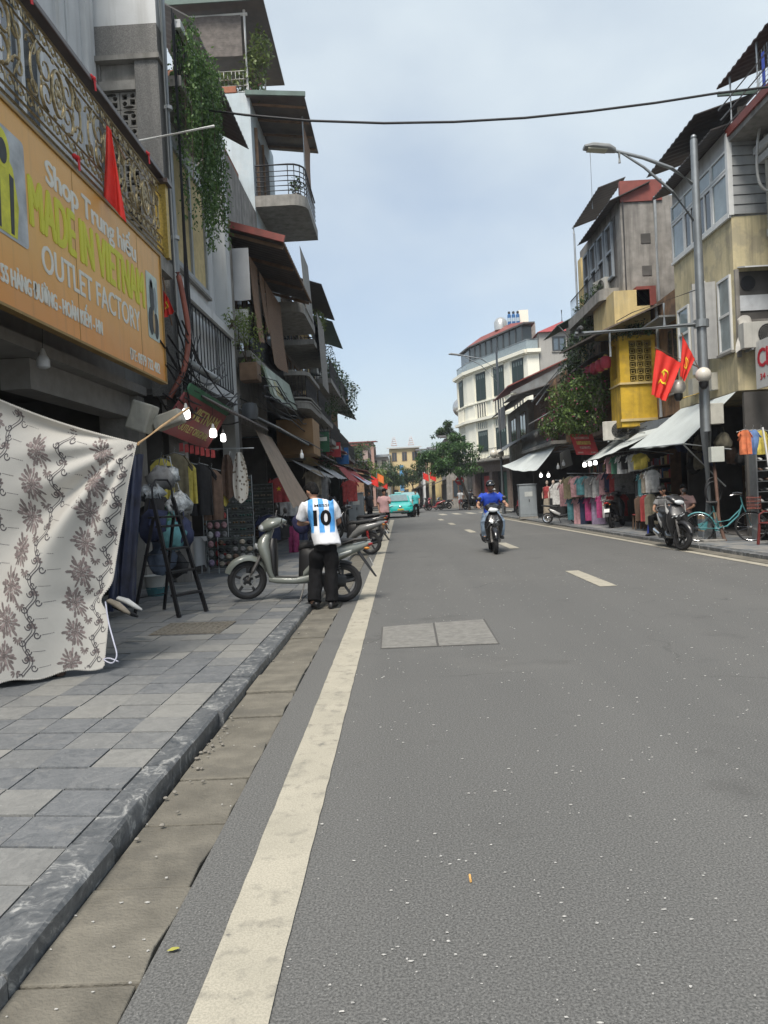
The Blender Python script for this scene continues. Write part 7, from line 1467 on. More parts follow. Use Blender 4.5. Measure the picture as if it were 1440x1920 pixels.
# ---- walkers and bystanders
PINK = mat('pink_shirt', (.55, .34, .34), .85, var=.08); TEALS = mat('teal_shirt', (.05, .36, .38), .8, var=.1); WHT = mat('white_shirt', (.62, .62, .62), .85, var=.06); DKS = mat('charcoal_shirt', (.03, .03, .035), .9, var=.2); REDS = mat('red_shirt', (.40, .03, .035), .85, var=.1); KHAKI = mat('khaki_shirt', (.25, .21, .17), .85)
ph = dict(elL=(-.22, .06, 1.14), wrL=(-.10, .26, 1.20), haL=(-.05, .34, 1.26), knR=(.10, .14, .50), anR=(.10, .02, .11), toR=(.11, .20, .05), knL=(-.10, -.04, .50), anL=(-.10, -.22, .11), toL=(-.11, -.06, .04), look=(0, .9, -.3))
walk = dict(knR=(.10, .14, .50), anR=(.10, .10, .09), toR=(.11, .28, .04), knL=(-.10, -.02, .50), anL=(-.10, -.22, .13), toL=(-.11, -.06, .04), elL=(-.24, .06, 1.14), wrL=(-.24, .24, .95), haL=(-.23, .32, .83), elR=(.24, -.12, 1.14), wrR=(.24, -.10, .90), haR=(.24, -.08, .76))
person('person in pink T-shirt and black shorts walking along the white line', (-.62, 29.3, 0), rad(200), ph, PINK, BLACKC, BLKP, shorts=True, vox=.018, wx=1.15)
person('man in teal shirt and black trousers walking beside the taxi', (1.02, 50.5, 0), rad(175), walk, TEALS, BLACKC, BLKP, vox=.02)
person('man in charcoal T-shirt walking away between the scooters and the stalls', (-2.55, 27.5, KERB), rad(10), walk, DKS, BLACKC, BLKP, vox=.018)
person('person in white shirt and red shorts crossing at the far corner', (5.2, 66.5, 0), rad(170), walk, WHT, mat('red_shorts', (.25, .05, .05), .85), BLKP, shorts=True, vox=.022)
person('person in white shirt standing by the far left shopfronts', (-2.5, 50, KERB), rad(150), None, WHT, BLACKC, BLKP, vox=.022)
person('person in black standing left of the taxi', (-1.9, 47, KERB), rad(190), walk, DKS, BLACKC, BLKP, vox=.022)
person('person in red standing at the far corner under the stop sign', (7.2, 71, 0), rad(180), None, REDS, BLACKC, BLKP, vox=.024)
SIT = dict(J); SIT.update(knL=(-.20, .24, .70), knR=(.20, .24, .70), anL=(-.18, .16, .40), anR=(.18, .16, .40), toL=(-.19, .34, .335), toR=(.19, .34, .335))
def ride_on(lab, x, y, h, shirt, helm): person(lab, (x, y, 0), rad(h - 90), SIT, shirt, BLACKC, BLKP, helmet=helm, vox=.024)
ride_on('rider dressed in black on a motorbike at the far corner', 6.1, 66, 25, DKS, mat('black_helmet', (.012, .012, .013), .25)); ride_on('rider with white helmet and grey shirt on the far red motorbike', 8.0, 65.3, 160, mat('grey_shirt', (.25, .25, .26), .85), mat('white_helmet', (.65, .65, .65), .3))
CH_ = dict(pel=(0, -.05, .50), chest=(0, .02, .84), neck=(0, .06, 1.01), head=(0, .10, 1.15), shL=(-.18, .03, .96), shR=(.18, .03, .96), elL=(-.24, .16, .72), elR=(.24, .16, .72), wrL=(-.12, .32, .66), wrR=(.12, .32, .66), haL=(-.04, .38, .64), haR=(.04, .38, .64), hipL=(-.10, -.02, .48), hipR=(.10, -.02, .48), knL=(-.18, .38, .46), knR=(.18, .38, .46), anL=(-.17, .34, .09), anR=(.17, .34, .09), toL=(-.19, .52, .03), toR=(.19, .52, .03), look=(0, 1, -.3))
person('man in grey T-shirt sitting on a stool in the shade of the pale awning', (6.75, 19.7, KERB), rad(120), CH_, mat('grey_tee', (.20, .20, .20), .9), BLACKC, BLKP, vox=.018); person('man in dusty pink shirt sitting beside the man in grey under the awning', (7.0, 19.1, KERB), rad(150), CH_, mat('dusty_pink', (.30, .20, .19), .9), BLACKC, BLKP, vox=.018)
person('person behind the hanging tablecloth, only sandalled feet showing', (-3.0, 6.25, KERB), rad(200), None, DKS, mat('dark_trousers', (.03, .03, .04), .9), mat('brown_sandal', (.10, .06, .045), .7), vox=.02)
# ================================================================== STREET FURNITURE
POLEM = mat('lamp_pole_steel', (.27, .29, .30), .45, metal=.6, var=.12, scale=5, streak=.2)
def globes(t, base, dx):
    pass
lp = T('street_lamp', 'tall grey street lamp with curved double arm and two globe lights', 'street lamp', (6.76, 17.0, KERB))
B().tube([(0, 0, 0), (0, 0, 2.4), (0, 0, 8.75)], [.13, .115, .075], 14).ob('pole', POLEM, lp, smooth=50); B().box(-.24, .24, -.24, .24, 0, .05).ob('base_plate', CONC, lp, bevel=.01); B().ell((0, 0, 8.8), .06, .06, .06, 12, 8).ob('finial', POLEM, lp, smooth=60)
B().tube([(0, 0, 7.75), (-.5, 0, 8.16), (-1.1, 0, 8.42), (-1.75, 0, 8.62)], [.045, .042, .038, .034], 10).ob('arm', POLEM, lp, smooth=60); B().tube([(0, 0, 6.9), (-.5, 0, 7.65), (-1.1, 0, 8.22), (-1.55, 0, 8.54)], [.035, .032, .028, .022], 10).ob('brace_arm', POLEM, lp, smooth=60)
B().loft([((-1.70, 0, 8.62), V((0, .06, 0)), V((0, 0, .05))), ((-1.85, 0, 8.67), V((0, .15, 0)), V((0, 0, .06))), ((-2.2, 0, 8.72), V((0, .16, 0)), V((0, 0, .055))), ((-2.38, 0, 8.72), V((0, .11, 0)), V((0, 0, .03)))], 14, 4).ob('lamp_head', mat('lamp_grey', (.25, .26, .26), .5), lp, smooth=40); B().obox((-2.1, 0, 8.645), (.42, .22, .03), Matrix.Rotation(.12, 3, 'Y')).ob('lamp_glass', mat('lamp_lens', (.45, .44, .36), .3), lp)
B().tube([(-1.62, 0, 8.56), (-1.62, 0, 8.34)], .03, 8).ob('sensor', mat('lamp_grey', (.25, .26, .26), .5), lp)
B().tube([(0, 0, 4.75), (-2.75, 0, 4.68)], .055, 12).ob('mast_arm', POLEM, lp, smooth=50); B().lathe([(.16, -.08), (.16, .08)], 14, (0, 0, 4.76)).ob('clamp', POLEM, lp); B().lathe([(.03, -.1), (.06, -.06), (.06, .08)], 12, (-2.65, -.06, 4.78), 'y').ob('camera', mat('cam_dark', (.06, .06, .06), .4), lp, smooth=50); B().tube([(-2.0, 0, 4.70), (-2.0, 0, 4.15)], .03, 8).ob('hanger_pipe', POLEM, lp); B().tube([(-.8, 0, 4.76), (-.8, 0, 5.25)], .035, 8).ob('stub_pipe', POLEM, lp)
GLOBE = mat('globe_glass', (.60, .57, .50), .22, var=.05, spec=.7)
for i, (x, z) in enumerate(((-.52, 3.42), (-.13, 3.60))):
    B().ell((x, -.22 * (i * 2 - 1) - .1, z), .165, .165, .165, 20, 14).ob('globe', GLOBE, lp, smooth=60); B().lathe([(.05, -.30), (.09, -.24), (.10, -.15)], 12, (x, -.22 * (i * 2 - 1) - .1, z)).ob('globe_holder', BLKP, lp, smooth=60); B().tube([(0, 0, 3.28 + .04 * i), (x, -.22 * (i * 2 - 1) - .1, z - .27)], .022, 8).ob('globe_bracket', GOLDY, lp)
B().box(.06, .34, -.16, .10, 2.55, 3.0).ob('meter_box', mat('box_beige', (.42, .41, .36), .7, var=.1, streak=.3), lp, bevel=.01); B().box(-.02, .26, -.30, -.12, 1.72, 2.05).ob('switch_box', mat('box_pale', (.48, .50, .46), .6, var=.08), lp, bevel=.01)
B().tube(curve([(.10, -.12, 1.72), (.12, -.16, 1.0), (.13, -.18, .5), (.20, -.2, .12), (.24, -.2, 0)]), .036, 10).ob('conduit', mat('lamp_conduit', (.13, .075, .055), .7, var=.2), lp, smooth=60)
for z, r_ in ((1.05, .26), (1.1, .3)): B().tube([(.05 + r_ * .6 * math.cos(a * .5), -.14, z + r_ * math.sin(a * .5)) for a in range(13)], .012, 6, close=True).ob('cable_coil', WIREM, lp, smooth=60)
# flags on the lamp post
FLAG = mat('flag_red', (.62, .025, .015), .75, var=.12, scale=5); FLY = mat('flag_yellow', (.75, .55, .02), .7)
def flag(label, pole0, pole1, fn, emblem=True, w=.5):
    t = T('flag', label, 'flag', (0, 0, 0)); B().tube([pole0, pole1], .014, 6).ob('flag_pole', WOOD, t); B().grid(fn, 14, 16, .004).ob('flag_cloth', FLAG, t, smooth=70)
    if emblem:
        cu, cv, s_ = .5, .5, .17; e = lambda x, y: V(fn(cu + x * s_, cv - y * s_)) + V((0, -.03, 0)); b = B(); m2 = 12
        for rr in (1,):
            o_ = [e(math.cos(a) * 1.0, math.sin(a) * 1.0) for a in [rad(-150 + 250 * k / m2) for k in range(m2 + 1)]]; i_ = [e(math.cos(a) * .78 + .05, math.sin(a) * .78) for a in [rad(-150 + 250 * k / m2) for k in range(m2 + 1)]]
            for k in range(m2): b.add([o_[k], o_[k+1], i_[k+1], i_[k]], [(0, 1, 2, 3)])
        b.add([e(-.85, -.5), e(-.7, -.65), e(-1.2, -1.2), e(-1.35, -1.05)], [(0, 1, 2, 3)]); b.ob('sickle_emblem', FLY, t, fix=False); b = B()
        b.add([e(-.6, .5), e(-.3, .8), e(1.05, -.7), e(.75, -1.0)], [(0, 1, 2, 3)]); b.add([e(-.9, .5), e(-.25, 1.1), e(-.1, .9), e(-.75, .3)], [(0, 1, 2, 3)]); b.ob('hammer_emblem', FLY, t, fix=False)
    return t
def flagfn(tl, tr, br, bl, amp, ph, ns=2.5):
    tl, tr, br, bl = V(tl), V(tr), V(br), V(bl); return lambda u, v: tl.lerp(tr, u).lerp(bl.lerp(br, u), v) + V((0, amp * math.sin(u * ns * 2 * PI + v * 2 + ph) * (.3 + .7 * v), 0))
flag('red party flag with hammer and sickle hanging widest beside the globe lights', P(1300, 690, 16.95), P(1222, 655, 16.8), flagfn(P(1225, 657, 16.8), P(1271, 684, 16.9), P(1243, 755, 16.85), P(1217, 742, 16.8), .05, 1))
flag('narrow red party flag on a pole against the yellow house', P(1306, 700, 16.9), P(1271, 628, 16.8), flagfn(P(1273, 634, 16.8), P(1296, 676, 16.85), P(1277, 718, 16.85), P(1270, 708, 16.8), .03, 0))
flag('furled red flag hanging from the golden balcony railing', P(197, 226, 9.85), P(236, 300, 9.9), flagfn(P(200, 236, 9.8), P(210, 246, 9.85), P(237, 418, 9.8), P(193, 366, 9.75), .05, .5, 1.6), False)
flag('small red flag tucked behind the end of the orange sign', P(322, 610, 12.5), P(305, 520, 12.4), flagfn(P(306, 545, 12.4), P(316, 560, 12.4), P(327, 585, 12.5), P(305, 598, 12.4), .03, 0), True)
# far street lamp
l2 = T('street_lamp', 'distant street lamp standing before the white hotel', 'street lamp', (5.95, 44.5, KERB)); B().tube([(0, 0, 0), (0, 0, 9.6)], [.11, .07], 10).ob('pole', POLEM, l2, smooth=50); B().tube([(0, 0, 8.3), (-.9, 0, 9.0), (-2.2, 0, 9.3)], .035, 8).ob('arm', POLEM, l2, smooth=60); B().tube([(0, 0, 7.6), (-.9, 0, 8.6), (-1.8, 0, 9.15)], .025, 8).ob('brace_arm', POLEM, l2, smooth=60); B().loft([((-2.1, 0, 9.28), V((0, .1, 0)), V((0, 0, .05))), ((-2.6, 0, 9.36), V((0, .14, 0)), V((0, 0, .05))), ((-2.75, 0, 9.36), V((0, .08, 0)), V((0, 0, .03)))], 12, 4).ob('lamp_head', mat('lamp_grey', (.25, .26, .26), .5), l2)
for q in (-.45, -.1): B().ell((q, -.2, 3.5), .24, .24, .24, 16, 12).ob('globe', GLOBE, l2, smooth=60); B().tube([(0, 0, 3.2), (q, -.2, 3.26)], .03, 6).ob('globe_bracket', POLEM, l2)
sp_ = T('road_sign', 'round red no entry sign at the far corner under the tree', 'road sign', (5.05, 64.5, 0)); B().tube([(0, 0, 0), (0, 0, 2.5)], .035, 8).ob('post', POLEM, sp_); B().lathe([(.36, -.01), (.36, .01)], 24, (0, -.05, 2.45), 'y').ob('disc', mat('sign_disc_red', (.55, .02, .03), .5), sp_); B().box(-.26, .26, -.075, -.065, 2.40, 2.51).ob('bar', WHITEM, sp_)
def cabinet(label, loc, w_, d, h, rz=0):
    t = T('utility_cabinet', label, 'cabinet', loc, rz); m = mat('cabinet_grey', (.24, .27, .29), .6, var=.08, scale=3, streak=.2); B().box(-w_/2, w_/2, -d/2, d/2, .1, h).ob('body', m, t, bevel=.015); B().box(-w_/2 - .03, w_/2 + .03, -d/2 - .03, d/2 + .03, h + .002, h + .05).ob('lid', m, t, bevel=.01); B().box(-w_/2 - .02, w_/2 + .02, -d/2 - .02, d/2 + .02, 0, .098).ob('plinth', CONC, t)
    for q in (-1, 1): B().box(q*w_/4 - w_/4 + .03, q*w_/4 + w_/4 - .03, -d/2 - .012, -d/2 - .002, .2, h - .12).ob('door', m, t, bevel=.004)
    B().box(.02, .05, -d/2 - .03, -d/2 - .013, h*.5, h*.5 + .12).ob('handle', BLKP, t); B().box(-w_*.2, w_*.25, -d/2 - .016, -d/2 - .013, h*.66, h*.80).ob('notice', mat('notice_pale', (.42, .44, .43), .7), t); return t
cabinet('grey utility cabinet on the right-hand pavement behind the ridden scooter', (5.85, 35.5, KERB), .78, .5, 1.55); cabinet('grey utility cabinet beside the parked scooters left of the taxi', (-2.1, 36.5, KERB), .72, .5, 1.55); cabinet('low grey cabinet far off at the corner by the crossing', (6.6, 69.5, 0), 1.2, .6, 1.4)
# cable over the street and smaller ones
def cable(name, label, pts, r, kind=None):
    o = B().tube(pts, r, 6, cap=True).ob(name, WIREM, smooth=70); return tag(o, label, 'cable')
ys_ = [(345, 205), (460, 220), (580, 232), (720, 238), (850, 237), (980, 231), (1100, 220), (1220, 206), (1330, 190), (1420, 180), (1560, 160)]
cable('overhead_cable', 'thick black cable strung across the street high in the sky', [P(x, y, 14.5) for x, y in ys_], .022)
cable('overhead_cable', 'thin cable from the lamp post mast back to the yellow bay', [P(1300, 548, 17), P(1180, 590, 22), P(1090, 640, 30)], .012); cable('overhead_cable', 'thin cable sagging from the white column to the far left houses', [P(425, 735, 18), P(520, 780, 24), P(600, 800, 36), P(680, 850, 60)], .014)

# ================================================================== LEFT STALLS
# patterned tablecloth hung over the pavement
tc_ = T('tablecloth', 'cream tablecloth with brown floral pattern hung out across the pavement', 'tablecloth')
cTR, cBR, cBL, cTL = P(256, 832, 6.35), P(182, 1257, 6.15), P(-190, 1300, 5.75), P(-190, 668, 5.85)
def cloth(u, v):
    """u: 0 left .. 1 right, v: 0 top .. 1 bottom"""
    p = cTL.lerp(cTR, u).lerp(cBL.lerp(cBR, u), v); k = 1 - u
    r = math.hypot((1 - u) * 1.45, v * 1.55); an = math.atan2(v * 1.55, (1 - u) * 1.45 + 1e-6)
    fold_ = .085 * math.sin(an * 9.5 + .6) * min(1, r * 1.2) * math.exp(-((r - .9) / .75) ** 2) + .05 * math.sin(an * 17) * min(1, r * 2) * math.exp(-((r - .5) / .5) ** 2)
    tie = math.exp(-((v - .70) / .05) ** 2) * (u ** 6) * .05
    p += V((-tie * 1.6 - .05 * math.sin(v * PI) * u * u, fold_ + .05 * math.sin(u * 5 + v * 3) - .10 * math.sin(u * PI) * v, -.07 * math.sin(PI * u) * (1 - v) + .015 * math.sin(u * 25) * v)); return p
CLOTH = mat('cream_damask', (.52, .50, .458), .85, var=.06, scale=3, bump=.25, bscale=220)
B().grid(cloth, 70, 70, .003).ob('cloth', CLOTH, tc_, smooth=80, fix=False)
def on_cloth(b, poly, h=.0035):
    pts = []
    for u, v in poly:
        p = cloth(u, v); a = cloth(u + .004, v) - p; c2 = cloth(u, v + .004) - p; nn = a.cross(c2).normalized(); nn = nn if nn.y < 0 else -nn; pts.append(p + nn * h)
    b.add(pts, [tuple(range(len(pts)))])
U, Vv = 1 / 1.92, 1 / 1.80                     # metres to cloth coordinates
def petal(b, cu, cv, ang, r0, r1, w_, h):
    c, s = math.cos(ang), math.sin(ang); pts = [(r0, 0), (r0 + (r1 - r0) * .35, w_), (r0 + (r1 - r0) * .6, w_ * .9), (r0 + (r1 - r0) * .8, w_ * .95), (r1, 0), (r0 + (r1 - r0) * .8, -w_ * .95), (r0 + (r1 - r0) * .6, -w_ * .9), (r0 + (r1 - r0) * .35, -w_)]
    on_cloth(b, [(cu + (x * c - y * s) * U, cv + (x * s + y * c) * Vv) for x, y in pts if 0 < cu + (x * c - y * s) * U < 1 and 0 < cv + (x * s + y * c) * Vv < 1] , h) if all(0 < cu + (x * c - y * s) * U < 1 and 0 < cv + (x * s + y * c) * Vv < 1 for x, y in pts) else None
pd, pr = B(), B(); rn = random.Random(21)
def medallion(cu, cv, s_):
    for k in range(21):
        a = 2*PI*k/21; el = 1 + .22 * math.cos(2 * (a - .9)); petal(pr if k % 4 == 0 else pd, cu, cv, a + rn.uniform(-.10, .10), s_*.060, s_*el*(.108 + .026 * math.sin(k * 2.4) * rn.uniform(.4, 1)), s_*rn.uniform(.008, .013), .0035 + .0003 * (k % 4))
    for k in range(17): petal(pd if k % 3 else pr, cu, cv, 2*PI*k/17 + rn.uniform(-.1, .1), s_*.040, s_*rn.uniform(.070, .092), s_*rn.uniform(.007, .011), .005 + .0003 * (k % 4))
    for k in range(12): petal(pr if k % 3 else pd, cu, cv, 2*PI*k/12 + rn.uniform(-.1, .1), s_*.016, s_*rn.uniform(.040, .056), s_*.008, .0062)
    for k in range(7): petal(pd, cu, cv, 2*PI*k/7 + .3, s_*.002, s_*.022, s_*.006, .0070)
def sprig(cu, cv, s_):
    for k in range(7): petal(pd, cu, cv, PI/2 + (k - 3) * .5, .008, s_*(.055 - .004 * abs(k - 3)), .007, .0035)
dk = B()
def strip(pts, w_, h=.0042):
    for i in range(len(pts) - 1):
        (x0, y0), (x1, y1) = pts[i], pts[i+1]; dx, dy = x1 - x0, y1 - y0; L_ = math.hypot(dx, dy) or 1; nx, ny = -dy / L_ * w_, dx / L_ * w_
        q = [(x0 + nx, y0 + ny), (x1 + nx, y1 + ny), (x1 - nx, y1 - ny), (x0 - nx, y0 - ny)]
        q = [(a * U, c * Vv) for a, c in q]
        if all(0 < a < 1 and 0 < c < 1 for a, c in q): on_cloth(dk, q, h)
for col, (x0, lean_) in enumerate(((.16, -.02), (.62, -.10), (1.12, -.10), (1.66, -.06))):
    for k in range(9):
        y = .13 + k * .232 + (.11 if col == 2 else 0); x = x0 + lean_ * k * .16
        if x * U < .995: medallion((x - .0) * U, y * Vv, 1.0 if k % 3 else .92); sprig((x + .10) * U, (y + .115) * Vv, 1)
    if True:                                       # the scrolling chain beside each column of flowers
        k = 0; y = .02; cx = lambda yy: x0 + .215 + lean_ * (yy / .232) * .16 + .035 * math.sin(yy * 2*PI / .232)
        while y < 1.78:
            strip([(cx(y + t) + .010, y + t) for t in (0, .02, .04, .06)], .004); strip([(cx(y + t) - .014, y + t) for t in (0, .02, .04, .06)], .003)
            sg_ = 1 if k % 2 else -1; strip([(cx(y) + sg_ * (.030 + (.030 - .0018 * j) * math.cos(j * .55)), y + .02 + (.030 - .0018 * j) * math.sin(j * .55)) for j in range(13)], .0042)
            if k % 2: strip([(cx(y) + .07, y + .02), (cx(y) + .125, y + .02)], .0014); [strip([(cx(y) + .13 + j * .014, y + .02), (cx(y) + .137 + j * .014, y + .02)], .0028) for j in range(3)]
            if k % 4 == 0:
                for j in range(5): petal(pd, (cx(y)) * U, (y + .03) * Vv, -PI/2 + (j - 2) * .7, .004, .045, .009, .004)
            y += .058; k += 1
PD = mat('print_brown', (.19, .157, .148), .9, var=.3, scale=25); pd.ob('floral_print', PD, tc_, fix=False, kind='stuff'); pr.ob('rose_print', mat('print_rose', (.27, .215, .205), .9, var=.3, scale=25), tc_, fix=False, kind='stuff'); dk.ob('scroll_print', mat('print_dark_brown', (.085, .075, .08), .9), tc_, fix=False, kind='stuff')
hm = B()
for i in range(110):
    t_ = i / 110
    for q in (cloth(t_, 0), cloth(t_, 1), cloth(1, t_)): hm.ell(q, .010, .003, .010, 8, 4)
hm.ob('scalloped_hem', CLOTH, tc_, kind='stuff')
tag(B().tube([cTL, cTL.lerp(V((-4.55, 6.2, 3.3)), .5) - V((0, 0, .05)), V((-4.55, 6.2, 3.3))], .006, 6).ob('clothes_line', mat('string_pale', (.45, .46, .55), .8)), 'thin line tying the tablecloth corner up to the shop beam', 'line')
tag(B().tube([P(256, 832, 6.34), P(300, 800, 7.6), P(352, 765, 9.4)], [.012, .014, .016], 8).ob('bamboo_pole', mat('bamboo_stick', (.42, .27, .13), .6, var=.2)), 'bamboo pole holding up the corner of the floral tablecloth', 'pole')
tag(B().tube(curve([P(192, 1130, 6.15), P(198, 1170, 6.1), P(207, 1205, 6.02), P(213, 1232, 5.98), P(204, 1247, 5.98), P(188, 1240, 6.1), P(200, 1238, 6.05), P(216, 1244, 6.0)]), .006, 6).ob('string_tie', mat('string_pale', (.45, .46, .55), .8), smooth=70), 'pale string dangling from the tie at the tablecloth edge', 'string')
# stepladder
lad = T('stepladder', 'black metal stepladder standing open before the bag stall', 'ladder', (-2.95, 9.55, KERB), rz=-rad(28)); LM = mat('ladder_black', (.016, .016, .018), .45, metal=.3, var=.3)
for q in (-1, 1):
    B().beam((.38, q*.24, 0), (-.02, q*.17, 1.45), .028, .05).ob('front_rail', LM, lad); B().beam((-.36, q*.25, 0), (-.02, q*.17, 1.22), .024, .036).ob('rear_rail', LM, lad)
for k in range(4): z = .26 + k * .28; f_ = z / 1.45; B().box(.38 - .40*f_ - .07, .38 - .40*f_ + .045, -.235 + .07*f_, .235 - .07*f_, z - .015, z + .012).ob('step', LM, lad, bevel=.004)
B().box(-.14, .10, -.16, .16, 1.20, 1.225).ob('top_platform', LM, lad, bevel=.004); B().tube([(-.02, -.17, 1.40), (-.03, -.165, 1.60), (-.03, -.10, 1.68), (-.03, .10, 1.68), (-.03, .165, 1.60), (-.02, .17, 1.40)], .014, 8).ob('hoop_rail', LM, lad, smooth=60)
for z, x in ((.22, -.30), (.75, -.15)): B().tube([(x, -.23, z), (x, .23, z)], .010, 6).ob('rear_brace', LM, lad)
for q in (-1, 1): B().tube([(.20, q*.215, .62), (-.17, q*.215, .62)], .008, 5).ob('spreader', LM, lad)
# goods: garments, bags, racks, baskets
def garment(label, c, d, w_, h, m, sleeves=.2, group=None, seed=0, cat='shirt', name='hanging_shirt', flare=0., hanger=True):
    """a garment on a hanger; c = neck point, d = facing direction"""
    rr = random.Random(seed); d = V((d[0], d[1], 0)).normalized(); s_ = V((-d.y, d.x, 0)); t = T(name, label, cat, c, group=group); b = B(); ph = rr.random() * 6
    def fn(u, v):
        x = (u - .5) * (w_ + flare * v) * (.42 + .58 * min(1, v / .10)); z = -h * v - .09 * w_ * abs(u - .5) * 2 * (1 - min(1, v * 4)); return s_ * x + d * ((.03 * math.sin(u * 11 + ph) + .018 * math.sin(u * 23 + 2 * ph)) * v + .035 * math.cos((u - .5) * PI) + .05 * math.sin(v * 3 + ph) * v) + V((0, 0, z))
    b.grid(fn, 14, 8, .02); b.ob('cloth', m, t, smooth=70)
    if sleeves:
        for q in (-1, 1): b = B(); b.grid(lambda u, v: s_ * q * (w_ * .40 + sleeves * .55 * v + .10 * w_ * u) + d * (.02 + .02 * math.sin(u * 6)) + V((0, 0, -.03 - .13 * u * (1 - .2 * v) - sleeves * .95 * v)), 4, 5, .03); b.ob('sleeve', m, t, smooth=70)
    if hanger: B().tube([s_ * -.16 + V((0, 0, -.03)), V((0, 0, .02)), s_ * .16 + V((0, 0, -.03))], .005, 5).ob('hanger_bar', GREYM, t); B().tube([(0, 0, .02), (0, 0, .06), s_ * .02 + V((0, 0, .09)), s_ * .0 + V((0, 0, .11))], .003, 5).ob('hanger_hook', GREYM, t)
    return t
def clothm(n, c, v=.3):
    g_ = sum(c) / 3; return mat('cloth_' + n, tuple(.72 * q + .18 * g_ for q in c), .9, var=v, scale=9, streak=.25, scol=tuple(.4 * q for q in c), sscale=(18, 18, 1.2))
CM = {k: clothm(k, c) for k, c in dict(red=(.42, .03, .03), white=(.58, .58, .56), black=(.02, .02, .022), navy=(.02, .03, .09), teal=(.05, .22, .25), olive=(.18, .15, .08), pink=(.50, .25, .27), magenta=(.50, .02, .18), lilac=(.38, .28, .45), grey=(.22, .22, .22), blue=(.10, .22, .50), yellow=(.62, .50, .03), orange=(.65, .14, .02), brown=(.14, .08, .05), green=(.05, .20, .12), sand=(.36, .30, .22), khaki=(.20, .18, .12), denim=(.08, .12, .19)).items()}
def bag(label, c, r, m, group=None, seed=0, handles=True, cat='bag', name='hanging_bag'):
    rr = random.Random(seed); t = T(name, label, cat, c, group=group); b = B().loft([((0, 0, -r[2]), V((r[0]*.55, 0, 0)), V((0, r[1]*.6, 0))), ((0, 0, -r[2]*.6), V((r[0]*.95, 0, 0)), V((0, r[1], 0))), ((0, 0, 0), V((r[0], 0, 0)), V((0, r[1], 0))), ((0, 0, r[2]*.7), V((r[0]*.75, 0, 0)), V((0, r[1]*.7, 0))), ((0, 0, r[2]), V((r[0]*.35, 0, 0)), V((0, r[1]*.3, 0)))], 16, 2.5); me = b.mesh('bag', smooth=180)
    for q in me.vertices: q.co += V((mnoise.noise(q.co * 17 + V((seed, 0, 0))), mnoise.noise(q.co * 14 + V((0, seed, 9))), mnoise.noise(q.co * 12 + V((0, 4, seed))))) * min(r) * .75
    link('sack', me, m, t)
    if handles: B().tube([(-r[0]*.3, 0, r[2]*.9), (-.02, 0, r[2] + .14), (.02, 0, r[2] + .14), (r[0]*.3, 0, r[2]*.9)], .008, 5).ob('strap', m, t, smooth=60)
    return t
PLAST = mat('clear_plastic', (.30, .32, .33), .25, var=.7, scale=14, bump=.6, bscale=30)
# bag stall behind the ladder
for i, (px, py, r, m_, lab) in enumerate(((283, 985, (.16, .12, .20), CM['navy'], 'dark blue cloth bag behind the ladder, nearest the tablecloth'), (322, 1005, (.15, .12, .19), CM['teal'], 'teal cloth bag hanging behind the ladder'), (312, 990, (.10, .09, .15), CM['green'], 'green bag between the blue and teal bags'), (340, 1000, (.12, .10, .17), CM['navy'], 'navy bag hanging right of the teal bag'), (300, 1045, (.16, .12, .22), CM['denim'], 'denim bag low behind the ladder steps'), (290, 960, (.22, .16, .18), CM['black'], 'black backpack at the top of the bag pile'), (330, 945, (.17, .14, .15), PLAST, 'clear plastic wrapped parcel on the bag pile'), (285, 925, (.16, .13, .12), PLAST, 'crumpled clear plastic bag at the back of the bag pile'), (318, 972, (.09, .08, .10), CM['red'], 'small red pouch on the bag pile'), (302, 895, (.17, .13, .13), CM['grey'], 'grey cap bundle hung above the ladder'), (315, 890, (.14, .10, .12), PLAST, 'white plastic bundle hung above the ladder'), (330, 1060, (.12, .10, .16), CM['black'], 'black bag low beside the white table'))):
    bag(lab, P(px, py, 10.3 + .04 * i), r, m_, 'bags in the stall behind the ladder', i)
_q = [P(214, 862, 9.2), P(263, 850, 9.9), P(247, 1138, 9.9), P(196, 1150, 9.2)]
tag(B().grid(lambda u, v: _q[0].lerp(_q[1], u).lerp(_q[3].lerp(_q[2], u), v) + V((.035 * math.sin(u * 30 + v * 3), .06 * math.sin(u * 23 + v), 0)), 40, 14, .006).ob('plastic_curtain', mat('blue_plastic', (.028, .036, .075), .3, var=.6, scale=5, streak=.5, scol=(.12, .13, .17), sscale=(14, 14, .6), spec=.7), smooth=60), 'dark blue plastic sheet hanging down beside the tablecloth', 'curtain')
bk_ = T('bucket', 'teal and white bucket on the pavement behind the ladder', 'bucket', G(292, 1118, KERB)); B().lathe([(.14, 0), (.17, .12), (.175, .14)], 20).ob('lower_band', CM['teal'], bk_, smooth=40); B().lathe([(.175, .141), (.19, .30), (.20, .31)], 20).ob('upper_band', mat('bucket_white', (.5, .5, .47), .5), bk_, smooth=40); B().tube([(-.19, 0, .29), (-.12, -.16, .12), (.12, -.16, .12), (.19, 0, .29)], .004, 5).ob('handle', GREYM, bk_)
